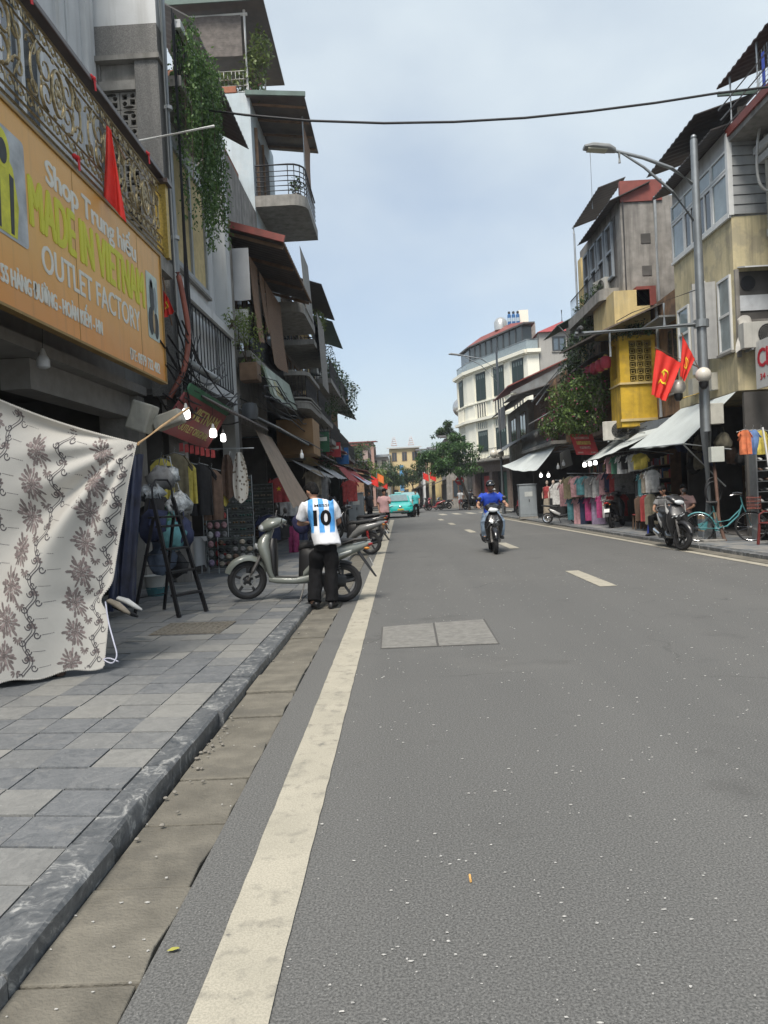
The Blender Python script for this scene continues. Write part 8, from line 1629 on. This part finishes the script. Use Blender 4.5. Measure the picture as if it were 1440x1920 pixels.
# table with white cloth and a printed poster
tb = T('display_table', 'small display table draped with a white cloth beside the ladder', 'table', G(357, 1075, KERB)); 
for x in (-.26, .26):
    for y in (-.2, .2): B().tube([(x, y, 0), (x, y, .68)], .015, 6).ob('leg', GREYM, tb)
B().box(-.30, .30, -.25, .25, .682, .70).ob('table_top', WOOD, tb)
def drape(u, v):
    x = (u - .5) * .70; y = -.30 + .62 * v; z = .712; e = max(0, abs(x) - .31)
    if v < .5: s = (0.5 - v) / .5; y = -.27 - .02 * math.sin(u * 19); z = .712 - .52 * s - .06 * math.sin(u * 3); 
    else: y = -.27 + .54 * (v - .5) / .5
    return V((x * (1 + .12 * (v < .5) * (.5 - v)), y, z - (.25 * e * 8 if e else 0)))
B().grid(drape, 20, 20, .004).ob('table_cloth', mat('white_linen', (.55, .56, .56), .85, var=.05), tb, smooth=60)
ps = T('poster', 'cream poster with green printed lines propped against the white table', 'poster', (0, 0, 0)); pc = G(357, 1075, KERB); Mp = board_M((pc.x - .24, pc.y - .33, .28), (1, .1, 0), (.06, .08, 1)); B().slab([Mp @ V(q) for q in ((0, 0, 0), (.36, 0, 0), (.36, .50, 0), (0, .50, 0))], Mp.to_3x3() @ V((0, 0, -.012))).ob('sheet', mat('poster_cream', (.55, .53, .36), .7, var=.08), ps)
for k, (w_, h) in enumerate(((.24, .03), (.25, .03), (.16, .018), (.17, .018), (.14, .018))): B().slab([Mp @ V(q) for q in ((.05, .41 - k * .055, .002), (.05 + w_, .41 - k * .055, .002), (.05 + w_, .41 + h - k * .055, .002), (.05, .41 + h - k * .055, .002))], Mp.to_3x3() @ V((0, 0, .001))).ob('printed_line', mat('poster_green', (.09, .12, .07), .7, var=.6, scale=60), ps)
for k in range(4): B().lathe([(.03, 0), (.035, .07), (.02, .08)], 8, Mp @ V((.07 + k * .075, .03, .006))).ob('printed_cup', CM['brown'], ps)
# slipper rack, sunglasses racks, scarves
def rack(label, c, w_, h, cols, rows, mats, seed, item='slipper', name='display_rack', d=(0, -1)):
    rr = random.Random(seed); t = T(name, label, 'rack', c); b = B()
    for x in (-w_/2, w_/2): b.tube([(x, 0, 0), (x, 0, h)], .012, 6)
    for k in range(rows + 1): b.tube([(-w_/2, 0, .12 + (h - .15) * k / rows), (w_/2, 0, .12 + (h - .15) * k / rows)], .006, 5)
    b.ob('frame', GREYM, t); B().box(-w_/2, w_/2, .02, .03, .1, h).ob('back_mesh', mat('rack_back', (.10, .11, .10), .8, var=.4, scale=14), t)
    for i in range(cols):
        for j in range(rows):
            x = -w_/2 + w_ * (i + .5) / cols; z = .12 + (h - .15) * (j + .45) / rows; m_ = rr.choice(mats); ww = w_ / cols * .42; hh = (h - .15) / rows * .38
            if item == 'glasses':
                q = B()
                for s_ in (-1, 1): q.ell((x + s_ * ww * .5, -.03, z), ww * .42, .008, ww * .34, 8, 5)
                q.tube([(x - ww * .9, -.02, z + .01), (x, -.035, z + .01), (x + ww * .9, -.02, z + .01)], .004, 4)
            else: q = B().ell((x, -.03, z), ww, .03, hh, 8, 6); q.ell((x, -.06, z - hh * .3), ww * .6, .02, hh * .4, 8, 5)
            q.ob(item, m_, t, smooth=60)
    return t
LM_ = [CM[k] for k in ('pink', 'lilac', 'white', 'red', 'grey')]
rack('wire rack of pastel hair slides and slippers beside the white table', G(410, 1075, KERB) + V((0, 0, 0)), .42, 1.25, 3, 6, LM_, 1); rack('tall rack of sunglasses behind the slipper rack', (-3.75, 16.6, KERB), 1.1, 1.95, 7, 12, [mat('lens_green', (.03, .09, .07), .15), mat('lens_dark', (.015, .015, .02), .12), mat('lens_amber', (.15, .09, .04), .15), CM['grey']], 2, 'glasses'); rack('second sunglasses rack deeper along the stalls', (-3.6, 18.4, KERB), 1.1, 1.8, 7, 10, [mat('lens_dark', (.015, .015, .02), .12), CM['grey'], CM['sand']], 3, 'glasses'); rack('low rack of trinkets at the foot of the sunglasses', (-3.25, 14.9, KERB), .7, .7, 5, 4, [CM[k] for k in ('black', 'sand', 'grey', 'brown')], 4)
def scarf(label, p0, ln, w_, m, seed, group='scarves hanging in the left stalls'):
    rr = random.Random(seed); ph = rr.random() * 6; p0 = V(p0); o = B().grid(lambda u, v: p0 + V(((u - .5) * w_ * (.35 + .8 * math.sin(v * PI * .75) ** .7), .04 * math.sin(u * 9 + ph), -ln * v * (1 - .12 * abs(u - .5) * 2))), 8, 10, .006).ob('scarf', m, smooth=70); return tag(o, label, 'scarf', group)
def _scarfp(n, l, bs, v):
    vo = nd(n, l, 'ShaderNodeTexVoronoi', {'Vector': v, 'Scale': 14.}); c = MX(n, l, MR(n, l, vo.outputs['Distance'], .3, .36), (.16, .13, .10), (.55, .53, .48)); l(c, bs.inputs['Base Color']); bs.inputs['Roughness'].default_value = .85
scarf('white patterned silk scarf hanging on the stall front', P(447, 848, 14.2), .95, .26, custom('scarf_print', _scarfp), 1); scarf('brown and gold scarf left of the white patterned scarf', P(424, 852, 14.3), .85, .22, CM['brown'], 2); scarf('yellow scarf tip hanging below the brown scarf', P(418, 880, 14.4), .7, .12, CM['yellow'], 3); scarf('white thin scarf beside the brown scarf', P(430, 846, 14.6), .6, .10, CM['white'], 4)
# garments along the left stalls
GL = [(523, 895, 20, 'red', .55, .65, 'red T-shirt with yellow star hanging under the slanting awning'), (540, 925, 20.5, 'white', .5, .6, 'white T-shirt next to the red star shirt'), (517, 965, 18, 'black', .55, .55, 'black T-shirt on a hanger left of the striped-shirt man'), (503, 965, 17.6, 'navy', .5, .6, 'navy top on the rail left of the black T-shirt'), (549, 985, 20, 'magenta', .28, .75, 'magenta cloth hanging low behind the man in stripes'), (560, 965, 21, 'navy', .4, .7, 'dark blue dress behind the man in stripes'), (490, 950, 18.5, 'brown', .4, .7, 'brown top beside the sunglasses rack'), (586, 880, 24, 'sand', .5, .8, 'beige top hanging under the plywood box'), (600, 890, 25, 'grey', .5, .8, 'grey top right of the beige top'), (655, 900, 32, 'red', .6, .9, 'red top far along the left stalls'), (300, 860, 12.5, 'yellow', .35, .8, 'yellow garment in the shade behind the ladder'), (325, 850, 12.6, 'olive', .4, .9, 'olive garment in the shade behind the ladder'), (350, 868, 13.1, 'yellow', .25, .7, 'ochre strip of cloth under the red outlet sign'), (372, 870, 13.4, 'black', .4, .9, 'black garment below the row of red tags'), (395, 880, 13.6, 'brown', .35, .9, 'brown garment beside the hanging scarves')]
for i, (px, py, Y, k, w_, h, lab) in enumerate(GL): garment(lab, P(px, py, Y), (.25, -1), w_, h, CM[k], .16 if w_ > .38 else 0, 'garments in the left stalls', i)
b = B(); c = P(523, 908, 19.9)
pts = [c + V((.075 * (1 if k % 2 == 0 else .4) * math.sin(k * PI / 5), -.10, -.12 + .075 * (1 if k % 2 == 0 else .4) * math.cos(k * PI / 5))) for k in range(10)]
b.slab(pts, (0, -.004, 0)); o = b.ob('star_print', FLY); o.parent = [q for q in bpy.data.objects if q.get('label', '').startswith('red T-shirt with yellow star')][0]; o.matrix_parent_inverse = Matrix.Translation(-V(o.parent.location))
for i in range(7):
    c = P(338 + i * 10, 836 + i * 2, 12.9); tag(B().slab([c + V(q) for q in ((-.03, 0, .05), (.03, 0, .05), (.035, 0, -.09), (-.035, 0, -.09))], (0, .01, 0)).ob('red_tag', CM['red']), ['leftmost red tag in the row under the outlet sign', 'second red tag from the ladder in the row under the outlet sign', 'third red tag from the ladder in the row under the outlet sign', 'middle red tag in the row under the outlet sign', 'red tag just past the middle of the row under the outlet sign', 'last but one red tag towards the white scarf', 'red tag nearest the white patterned scarf'][i], 'tag', 'red tags in a row')
tag(B().tube([P(332, 828, 12.9), P(410, 845, 12.9)], .006, 5).ob('tag_string', WIREM), 'string carrying the row of red tags', 'string')
rk = B().tube([P(383, 842, 14.2), P(475, 840, 14.6)], .014, 6).ob('hanging_rail', GREYM); tag(rk, 'metal rail from which the scarves hang', 'rail')
# red outlet sign, old casings
s5 = T('shop_sign', 'dark red outlet sign with green edge tilted under the balcony of the vine house', 'sign'); M5 = board_M(P(300, 808, 12.2), P(386, 843, 14.5) - P(300, 808, 12.2), P(345, 740, 12.6) - P(300, 808, 12.2)); w5 = (P(386, 843, 14.5) - P(300, 808, 12.2)).length; 
B().slab([M5 @ V(q) for q in ((0, 0, 0), (w5, 0, 0), (w5, .85, 0), (0, .85, 0))], M5.to_3x3() @ V((0, 0, -.05))).ob('board', mat('sign_maroon', (.22, .04, .04), .6, var=.15, scale=2, streak=.2), s5); B().slab([M5 @ V(q) for q in ((0, .855, 0), (w5, .855, 0), (w5, 1.05, 0), (0, 1.05, 0))], M5.to_3x3() @ V((0, 0, -.05))).ob('green_edge', mat('sign_green', (.03, .13, .06), .6), s5)
YT = mat('sign_dull_yellow', (.50, .45, .16), .6); text(s5, 'VIETNAM', YT, M5 @ Matrix.Translation((.75, .45, .004)), bold=.02, fit=(w5 - .95, .26)); text(s5, 'OUTLET ORIGINAL', YT, M5 @ Matrix.Translation((.5, .16, .004)), bold=.01, fit=(w5 - .8, .15))
for i, (px, py, Y, sz, rz_, lab) in enumerate(((265, 782, 11.0, (.30, .35, .42), .35, 'dirty white fluorescent casing leaning under the orange sign'), (315, 787, 11.2, (.42, .30, .20), -.3, 'flat cream casing hung beside the leaning one'))):
    B().obox((0, 0, 0), sz, Matrix.Rotation(rz_, 3, 'Y')).ob('lamp_casing', mat('old_casing', (.40, .38, .32), .7, var=.15, streak=.4), bevel=.025); o = [q for q in C.objects if q.name.startswith('lamp_casing')][-1]; o.location = P(px, py, Y); tag(o, lab, 'casing', 'old lamp casings')
tag(B().lathe([(.05, -.22), (.17, -.18), (.20, 0), (.17, .18), (.05, .22)], 16, P(468, 772, 18.0)).ob('round_vent', mat('vent_dull', (.09, .095, .10), .6, metal=.3), smooth=60), 'dull round metal vent beside the white column', 'vent')
# slanting awnings over the left stalls
cloth_awning('cloth_awning', 'grey-brown awning flap slanting steeply down behind the man in stripes', P(478, 806, 17), P(508, 820, 18.6), P(577, 934, 18.6), P(549, 952, 17), .04, m=mat('brown_awning', (.24, .19, .15), .85, var=.12, streak=.3))
cloth_awning('cloth_awning', 'dark red awning far along the left pavement', P(630, 872, 36), P(660, 880, 44), P(694, 906, 44), P(655, 900, 36), .05, m=mat('red_awning', (.33, .04, .04), .8, var=.15)); cloth_awning('cloth_awning', 'blue and white striped awning edge beside the dark red awning', P(652, 884, 40), P(668, 890, 46), P(698, 905, 46), P(690, 909, 40), .02, m=mat('blue_white_awning', (.45, .50, .62), .8)); cloth_awning('cloth_awning', 'thin grey awning under the plywood box', P(545, 862, 23), P(580, 872, 30), P(632, 894, 30), P(600, 892, 23), .05, m=mat('grey_awning', (.30, .30, .30), .8, var=.15)); cloth_awning('cloth_awning', 'white-edged awning past the plywood box', P(585, 865, 29), P(620, 878, 36), P(650, 897, 36), P(634, 897, 29), .03, m=mat('pale_awning', (.42, .42, .42), .8, var=.1))
for i, (px, py, Y, lab) in enumerate(((566, 860, 20, 'white globe bulb under the plywood box'), (418, 828, 14.6, 'small lit tube lamp by the sunglasses rack'))): bulb(P(px, py, Y), lab, i == 1, .05, .2)
# sandals and shoes hanging at the tablecloth edge
for i, (px, py) in enumerate(((205, 1140), (222, 1135), (212, 1150))): o = B().loft([((0, 0, 0), V((0, .04, 0)), V((0, 0, .02))), ((.10, 0, .01), V((0, .045, 0)), V((0, 0, .03))), ((.22, 0, .0), V((0, .035, 0)), V((0, 0, .02))), ((.27, 0, 0), V((0, .015, 0)), V((0, 0, .01)))], 12).ob('hanging_shoe', (CM['sand'], CM['white'], CM['black'])[i], smooth=60); o.location = P(px - 6, py - 12, 7.4 + .1 * i); o.rotation_euler = (0, rad(28), rad(-20 + 15 * i)); tag(o, ['tan shoe hanging beyond the tablecloth edge', 'pale shoe hanging beyond the tablecloth edge', 'dark shoe hanging lowest beyond the tablecloth edge'][i], 'shoe', 'shoes past the tablecloth')

# ================================================================== RIGHT STALLS
def rail_row(pA, pB, cols, w_, h, prefix, group, seed, sl=.16, d=(-.4, -1)):
    rr = random.Random(seed); pA, pB = V(pA), V(pB); n = len(cols)
    tag(B().tube([pA + V((0, 0, .1)), pB + V((0, 0, .1))], .014, 6).ob('clothes_rail', GREYM), 'metal rail holding ' + prefix, 'rail')
    for i, k in enumerate(cols): garment('%s %s among %s, number %d from the camera end' % (k, 'top' if sl else 'trousers', prefix, i + 1) if False else '%s %s hanging %s of %s' % (k, 'top' if sl else 'pair of trousers', ['first', 'second', 'third', 'fourth', 'fifth', 'sixth', 'seventh', 'eighth', 'ninth'][i], prefix), pA.lerp(pB, (i + .5) / n), (d[0] + rr.uniform(-.3, .3), d[1]), w_ * rr.uniform(.85, 1.1), h * rr.uniform(.85, 1.15), CM[k], sl, group, seed * 50 + i)
GR_ = 'clothes on the right-hand stalls'
rail_row(P(1062, 893, 28), P(1128, 893, 26.5), ['olive', 'pink', 'teal', 'grey', 'white'], .55, .75, 'the upper rail under the red tilted sign', GR_, 1); rail_row(P(1070, 932, 28.2), P(1125, 930, 27), ['teal', 'pink', 'navy', 'magenta', 'lilac'], .5, .95, 'the lower rail under the red tilted sign', GR_, 2, .12); rail_row(P(1130, 885, 26), P(1172, 880, 25), ['pink', 'navy', 'red', 'grey'], .55, .8, 'the rail behind the dark scooter', GR_, 3); rail_row(P(1122, 928, 26.2), P(1165, 925, 25.4), ['magenta', 'white', 'red', 'red'], .45, .8, 'the low rail behind the dark scooter', GR_, 4, .1)
rail_row(P(1142, 856, 24.5), P(1202, 850, 22), ['pink', 'green', 'white', 'black', 'white', 'yellow'], .42, .5, 'the row of shirts under the narrow awning', GR_, 5, .12); rail_row(P(1040, 905, 32), P(1062, 905, 30.5), ['white', 'pink'], .5, .9, 'the rail beside the mannequins', GR_, 6)
rail_row(P(1196, 890, 22.3), P(1222, 880, 21), ['black', 'teal', 'sand', 'white'], .4, .7, 'the corner rail beside the dark bag shop', GR_, 7, .1); rail_row(P(1195, 930, 22), P(1220, 925, 21), ['brown', 'red', 'khaki'], .35, .8, 'the low corner rail beside the bag shop', GR_, 8, 0)
def mannequin(label, c, top, bottom, seed):
    t = T('mannequin', label, 'mannequin', c, rad(-20 + seed * 15) + PI, group='mannequins at the stall'); b = B(); J = dict(STAND); tors(b, J, 0, -.06); b.tube([(0, 0, 1.42), (0, .01, 1.52)], .05, 10); b.ell((0, .02, 1.60), .07, .085, .11, 14, 10)
    for q in (-1, 1): b.tube([(q*.16, 0, 1.40), (q*.23, -.02, 1.13), (q*.22, .05, .88)], [.05, .04, .028], 8); b.tube([(q*.09, 0, .92), (q*.09, 0, .5), (q*.09, 0, .08)], [.08, .055, .035], 8)
    link('figure', remeshed(b, 'figure', .022, 3), mat('mannequin_skin', (.50, .40, .33), .5), t); b = B(); tors(b, J, .022, -.05); me = remeshed(b, 'top', .022, 2); link('top', me, top, t); b = B(); b.loft([((0, 0, .98), V((.16, 0, 0)), V((0, .12, 0))), ((0, 0, .7), V((.20, 0, 0)), V((0, .15, 0))), ((0, 0, .16), V((.22, 0, 0)), V((0, .17, 0)))], 16); b.ob('skirt', bottom, t, smooth=60); B().lathe([(.2, 0), (.2, .02), (.02, .04)], 14).ob('stand', GREYM, t)
for i, (px, k1, k2, lab) in enumerate(((1017, 'red', 'sand', 'mannequin in red top and beige skirt, left of three'), (1029, 'white', 'black', 'mannequin in white top and black skirt, middle of three'), (1043, 'grey', 'black', 'mannequin in grey top and black skirt, right of three'))): mannequin(lab, G(px, 975, KERB) * 1.0 + V((.55, 1.6, 0)), CM[k1], CM[k2], i)
for i, (px, py, Y) in enumerate(((1094, 876, 27), (1104, 874, 27), (1114, 872, 26.8), (1141, 874, 25.5), (1013, 895, 34), (1027, 895, 33), (1045, 880, 30), (1055, 874, 29))): bulb(P(px, py, Y), ['lit bulb, left of the trio under the red tilted sign', 'lit bulb, middle of the trio under the red tilted sign', 'lit bulb, right of the trio under the red tilted sign', 'lit bulb above the dark scooter', 'lit bulb over the mannequins, nearest the cabinet', 'warm lit bulb over the mannequins', 'unlit bulb below the grey hanging boards', 'unlit bulb beside the tilted sign'][i], i < 6, .062, .25, group='bulbs over the right stalls')
tag(B().slab([P(1048, 850, 30), P(1066, 842, 29), P(1072, 872, 29), P(1050, 880, 30)], (0, .05, 0)).ob('hanging_board', mat('dull_board', (.10, .095, .085), .8, var=.2)), 'dull grey board hanging left of the red tilted sign', 'board')
# dark bag shop: racks of dark bags and the front posts
for i in range(14):
    rr = random.Random(i); bag('%s bag in the %s row of the shaded shop, %s from the lamp post' % (['black', 'navy', 'brown', 'khaki'][i % 4], ['lower', 'upper'][i // 7], ['first', 'second', 'third', 'fourth', 'fifth', 'sixth', 'seventh'][i % 7]), (7.5 + rr.uniform(0, .9), 18.6 + (i % 7) * .42, 1.9 + (i // 7) * .5 + rr.uniform(-.1, .1)), (.17, .12, .2), [CM['black'], CM['navy'], CM['brown'], CM['khaki']][i % 4], 'bags in the shaded shop front', i)
st_ = T('plastic_stool', 'blue plastic stool beside the seated men', 'stool', (6.55, 19.9, KERB)); B().box(-.15, .15, -.15, .15, .40, .43).ob('seat', mat('blue_plastic_solid', (.03, .06, .35), .5), st_, bevel=.01)
for x in (-1, 1):
    for y in (-1, 1): B().beam((x*.17, y*.17, 0), (x*.13, y*.13, .40), .04).ob('leg', mat('blue_plastic_solid', (.03, .06, .35), .5), st_)
for i in range(3):
    t = T('wooden_stool', ['red-topped wooden stool nearest the kerb by the corner rail', 'middle wooden stool by the corner rail', 'wooden stool against the corner rail'][i], 'stool', G(1195 + i * 9, 992 - i, KERB), group='stools by the corner rail'); B().box(-.14, .14, -.14, .14, .42, .45).ob('seat', CM['red'] if i < 2 else WOOD, t, bevel=.008)
    for x in (-1, 1):
        for y in (-1, 1): B().beam((x*.13, y*.13, 0), (x*.11, y*.11, .42), .03).ob('leg', WOOD, t)
# shoe and cap shop at the right edge
sr = T('shoe_shelf', 'tall dark shelf of shoes in the shop at the frame edge', 'shelf', (7.9, 16.55, KERB)); B().box(-.35, .35, .16, .18, 0, 2.1).ob('back_panel', DARKIN, sr)
for q in (-.35, .35): B().box(q - .015, q + .015, -.16, .16, 0, 2.1).ob('side_panel', GREYM, sr)
for k in range(9):
    B().box(-.334, .334, -.16, .155, .15 + k * .22, .165 + k * .22).ob('shelf_board', GREYM, sr)
    for j in range(4): B().loft([((-.25 + j * .165, .08, .205 + k * .22), V((.035, 0, 0)), V((0, 0, .035))), ((-.25 + j * .165, -.04, .20 + k * .22), V((.042, 0, 0)), V((0, 0, .032))), ((-.25 + j * .165, -.15, .185 + k * .22), V((.03, 0, 0)), V((0, 0, .018)))], 10).ob('shoe', [CM['black'], CM['grey'], CM['brown'], CM['white']][(j + k) % 4], sr, smooth=60)
cr = T('cap_rack', 'sloping rack of red, black and white caps at the frame edge', 'rack', (7.72, 15.6, KERB), rz=rad(0)); 
for q in (-.28, .28): B().beam((q + .12, -.1, 0), (q - .06, .1, 2.35), .03).ob('rack_post', WHITEM, cr)
for k in range(5):
    for j in range(3):
        x = -.22 + j * .2 + .12 - .15 * k / 6; y = -.14 + .03 * k; z = .55 + k * .24; m_ = [CM['red'], CM['black'], CM['white'], CM['red'], CM['pink']][(k + j) % 5]; cp = B().ell((x, y, z), .085, .095, .07, 12, 8).ob('cap', m_, cr, smooth=60); B().loft([((x, y - .07, z - .02), V((.07, 0, 0)), V((0, 0, .012))), ((x, y - .15, z - .035), V((.05, 0, 0)), V((0, 0, .006)))], 10).ob('cap_peak', m_, cp, smooth=60)
for i, (px, k) in enumerate(((1389, 'orange'), (1404, 'blue'), (1418, 'yellow'))): garment(['small orange football shirt at the top of the cap rack', 'small blue football shirt between the orange and yellow ones', 'small yellow football shirt at the top of the cap rack'][i], P(px, 808, 15.9), (-.3, -1), .20, .50, CM[k], .08, 'football shirts above the caps', i)
chp = T('plastic_chair', 'dark red plastic chair with slatted back at the frame edge', 'chair', (7.35, 15.3, KERB), rz=rad(100)); MC = mat('maroon_plastic', (.14, .025, .022), .45, var=.1); B().box(-.21, .21, -.21, .21, .42, .45).ob('seat', MC, chp, bevel=.012)
for x in (-1, 1):
    for y in (-1, 1): B().beam((x*.22, y*.22, 0), (x*.19, y*.19, .42), .045).ob('leg', MC, chp, bevel=.006)
    B().beam((x*.19, -.2, .45), (x*.20, -.27, .88), .04).ob('back_post', MC, chp); B().tube([(x*.21, -.22, .64), (x*.23, .05, .66), (x*.21, .18, .60), (x*.2, .19, .44)], .018, 6).ob('armrest', MC, chp)
for k in range(5): B().box(-.18, .18, -.265 - .012*k*0 - .002, -.235, .52 + k * .075, .575 + k * .075).ob('slat', MC, chp)
for i in range(4): bx_ = B().box(-.2, .2, -.14, .14, 0, .14).ob('shoe_box', [mat('box_slate', (.18, .2, .22), .7), mat('box_tan', (.36, .27, .18), .8)][i % 2], bevel=.005); bx_.location = (7.25, 18.3, KERB + i * .143); tag(bx_, ['bottom shoe box of the stack behind the lamp post', 'second shoe box up in the stack behind the lamp post', 'third shoe box up in the stack behind the lamp post', 'top shoe box of the stack behind the lamp post'][i], 'box', 'shoe boxes behind the lamp post')
# far goods and flags that fill the end of the street
for i, (x, y, z, m_) in enumerate(((-2.6, 70, 2.6, FLAG), (-2.2, 76, 3.0, mat('flag_orange', (.65, .16, .03), .8)), (-2.0, 84, 2.5, FLAG), (2.7, 88, 3.2, FLAG), (3.1, 79, 3.0, FLAG))):
    t = T('flag', ['first red flag past the left houses', 'orange flag under the yellow-green tree', 'red flag further left beyond the taxi', 'red flag far down the right-hand side', 'red flag beside the ochre far house'][i], 'flag', (x, y, 0), group='flags along the far street'); B().tube([(0, 0, 0), (0, 0, z + .9)], .03, 6).ob('flag_pole', GREYM, t); B().grid(lambda u, v: V((.05 + .9 * u * .7, .08 * math.sin(u * 6), z + .8 - .75 * v - .35 * u)), 8, 6, .01).ob('flag_cloth', m_, t, smooth=60)
tag(B().box(.1, .75, 119, 119.1, 2.2, 6.2).ob('banner', mat('banner_blue', (.10, .30, .55), .7)), 'tall blue banner hanging far down the street', 'banner')
rail_row((-3.2, 44, 1.9), (-3.0, 49, 1.9), ['red', 'white', 'grey', 'navy', 'pink'], .5, .9, 'the far rail under the red awning on the left', 'garments in the left stalls', 12, d=(1, -.6))

# thin summer haze over the whole street
hz = B().box(-120, 120, -40, 320, -1.5, 19.5).ob('haze', None); tag(hz, 'thin pale haze hanging in the air over the whole street', None, kind='stuff')
hm_ = bpy.data.materials.new('haze_air'); hm_.use_nodes = True; t_ = hm_.node_tree; t_.nodes.clear(); o_ = t_.nodes.new('ShaderNodeOutputMaterial'); pv_ = t_.nodes.new('ShaderNodeVolumePrincipled')
pv_.inputs['Color'].default_value = (.86, .91, 1, 1); pv_.inputs['Density'].default_value = .0006; pv_.inputs['Anisotropy'].default_value = .2; t_.links.new(pv_.outputs[0], o_.inputs['Volume']); hz.data.materials.append(hm_)
bpy.data.scenes.remove(_ws)
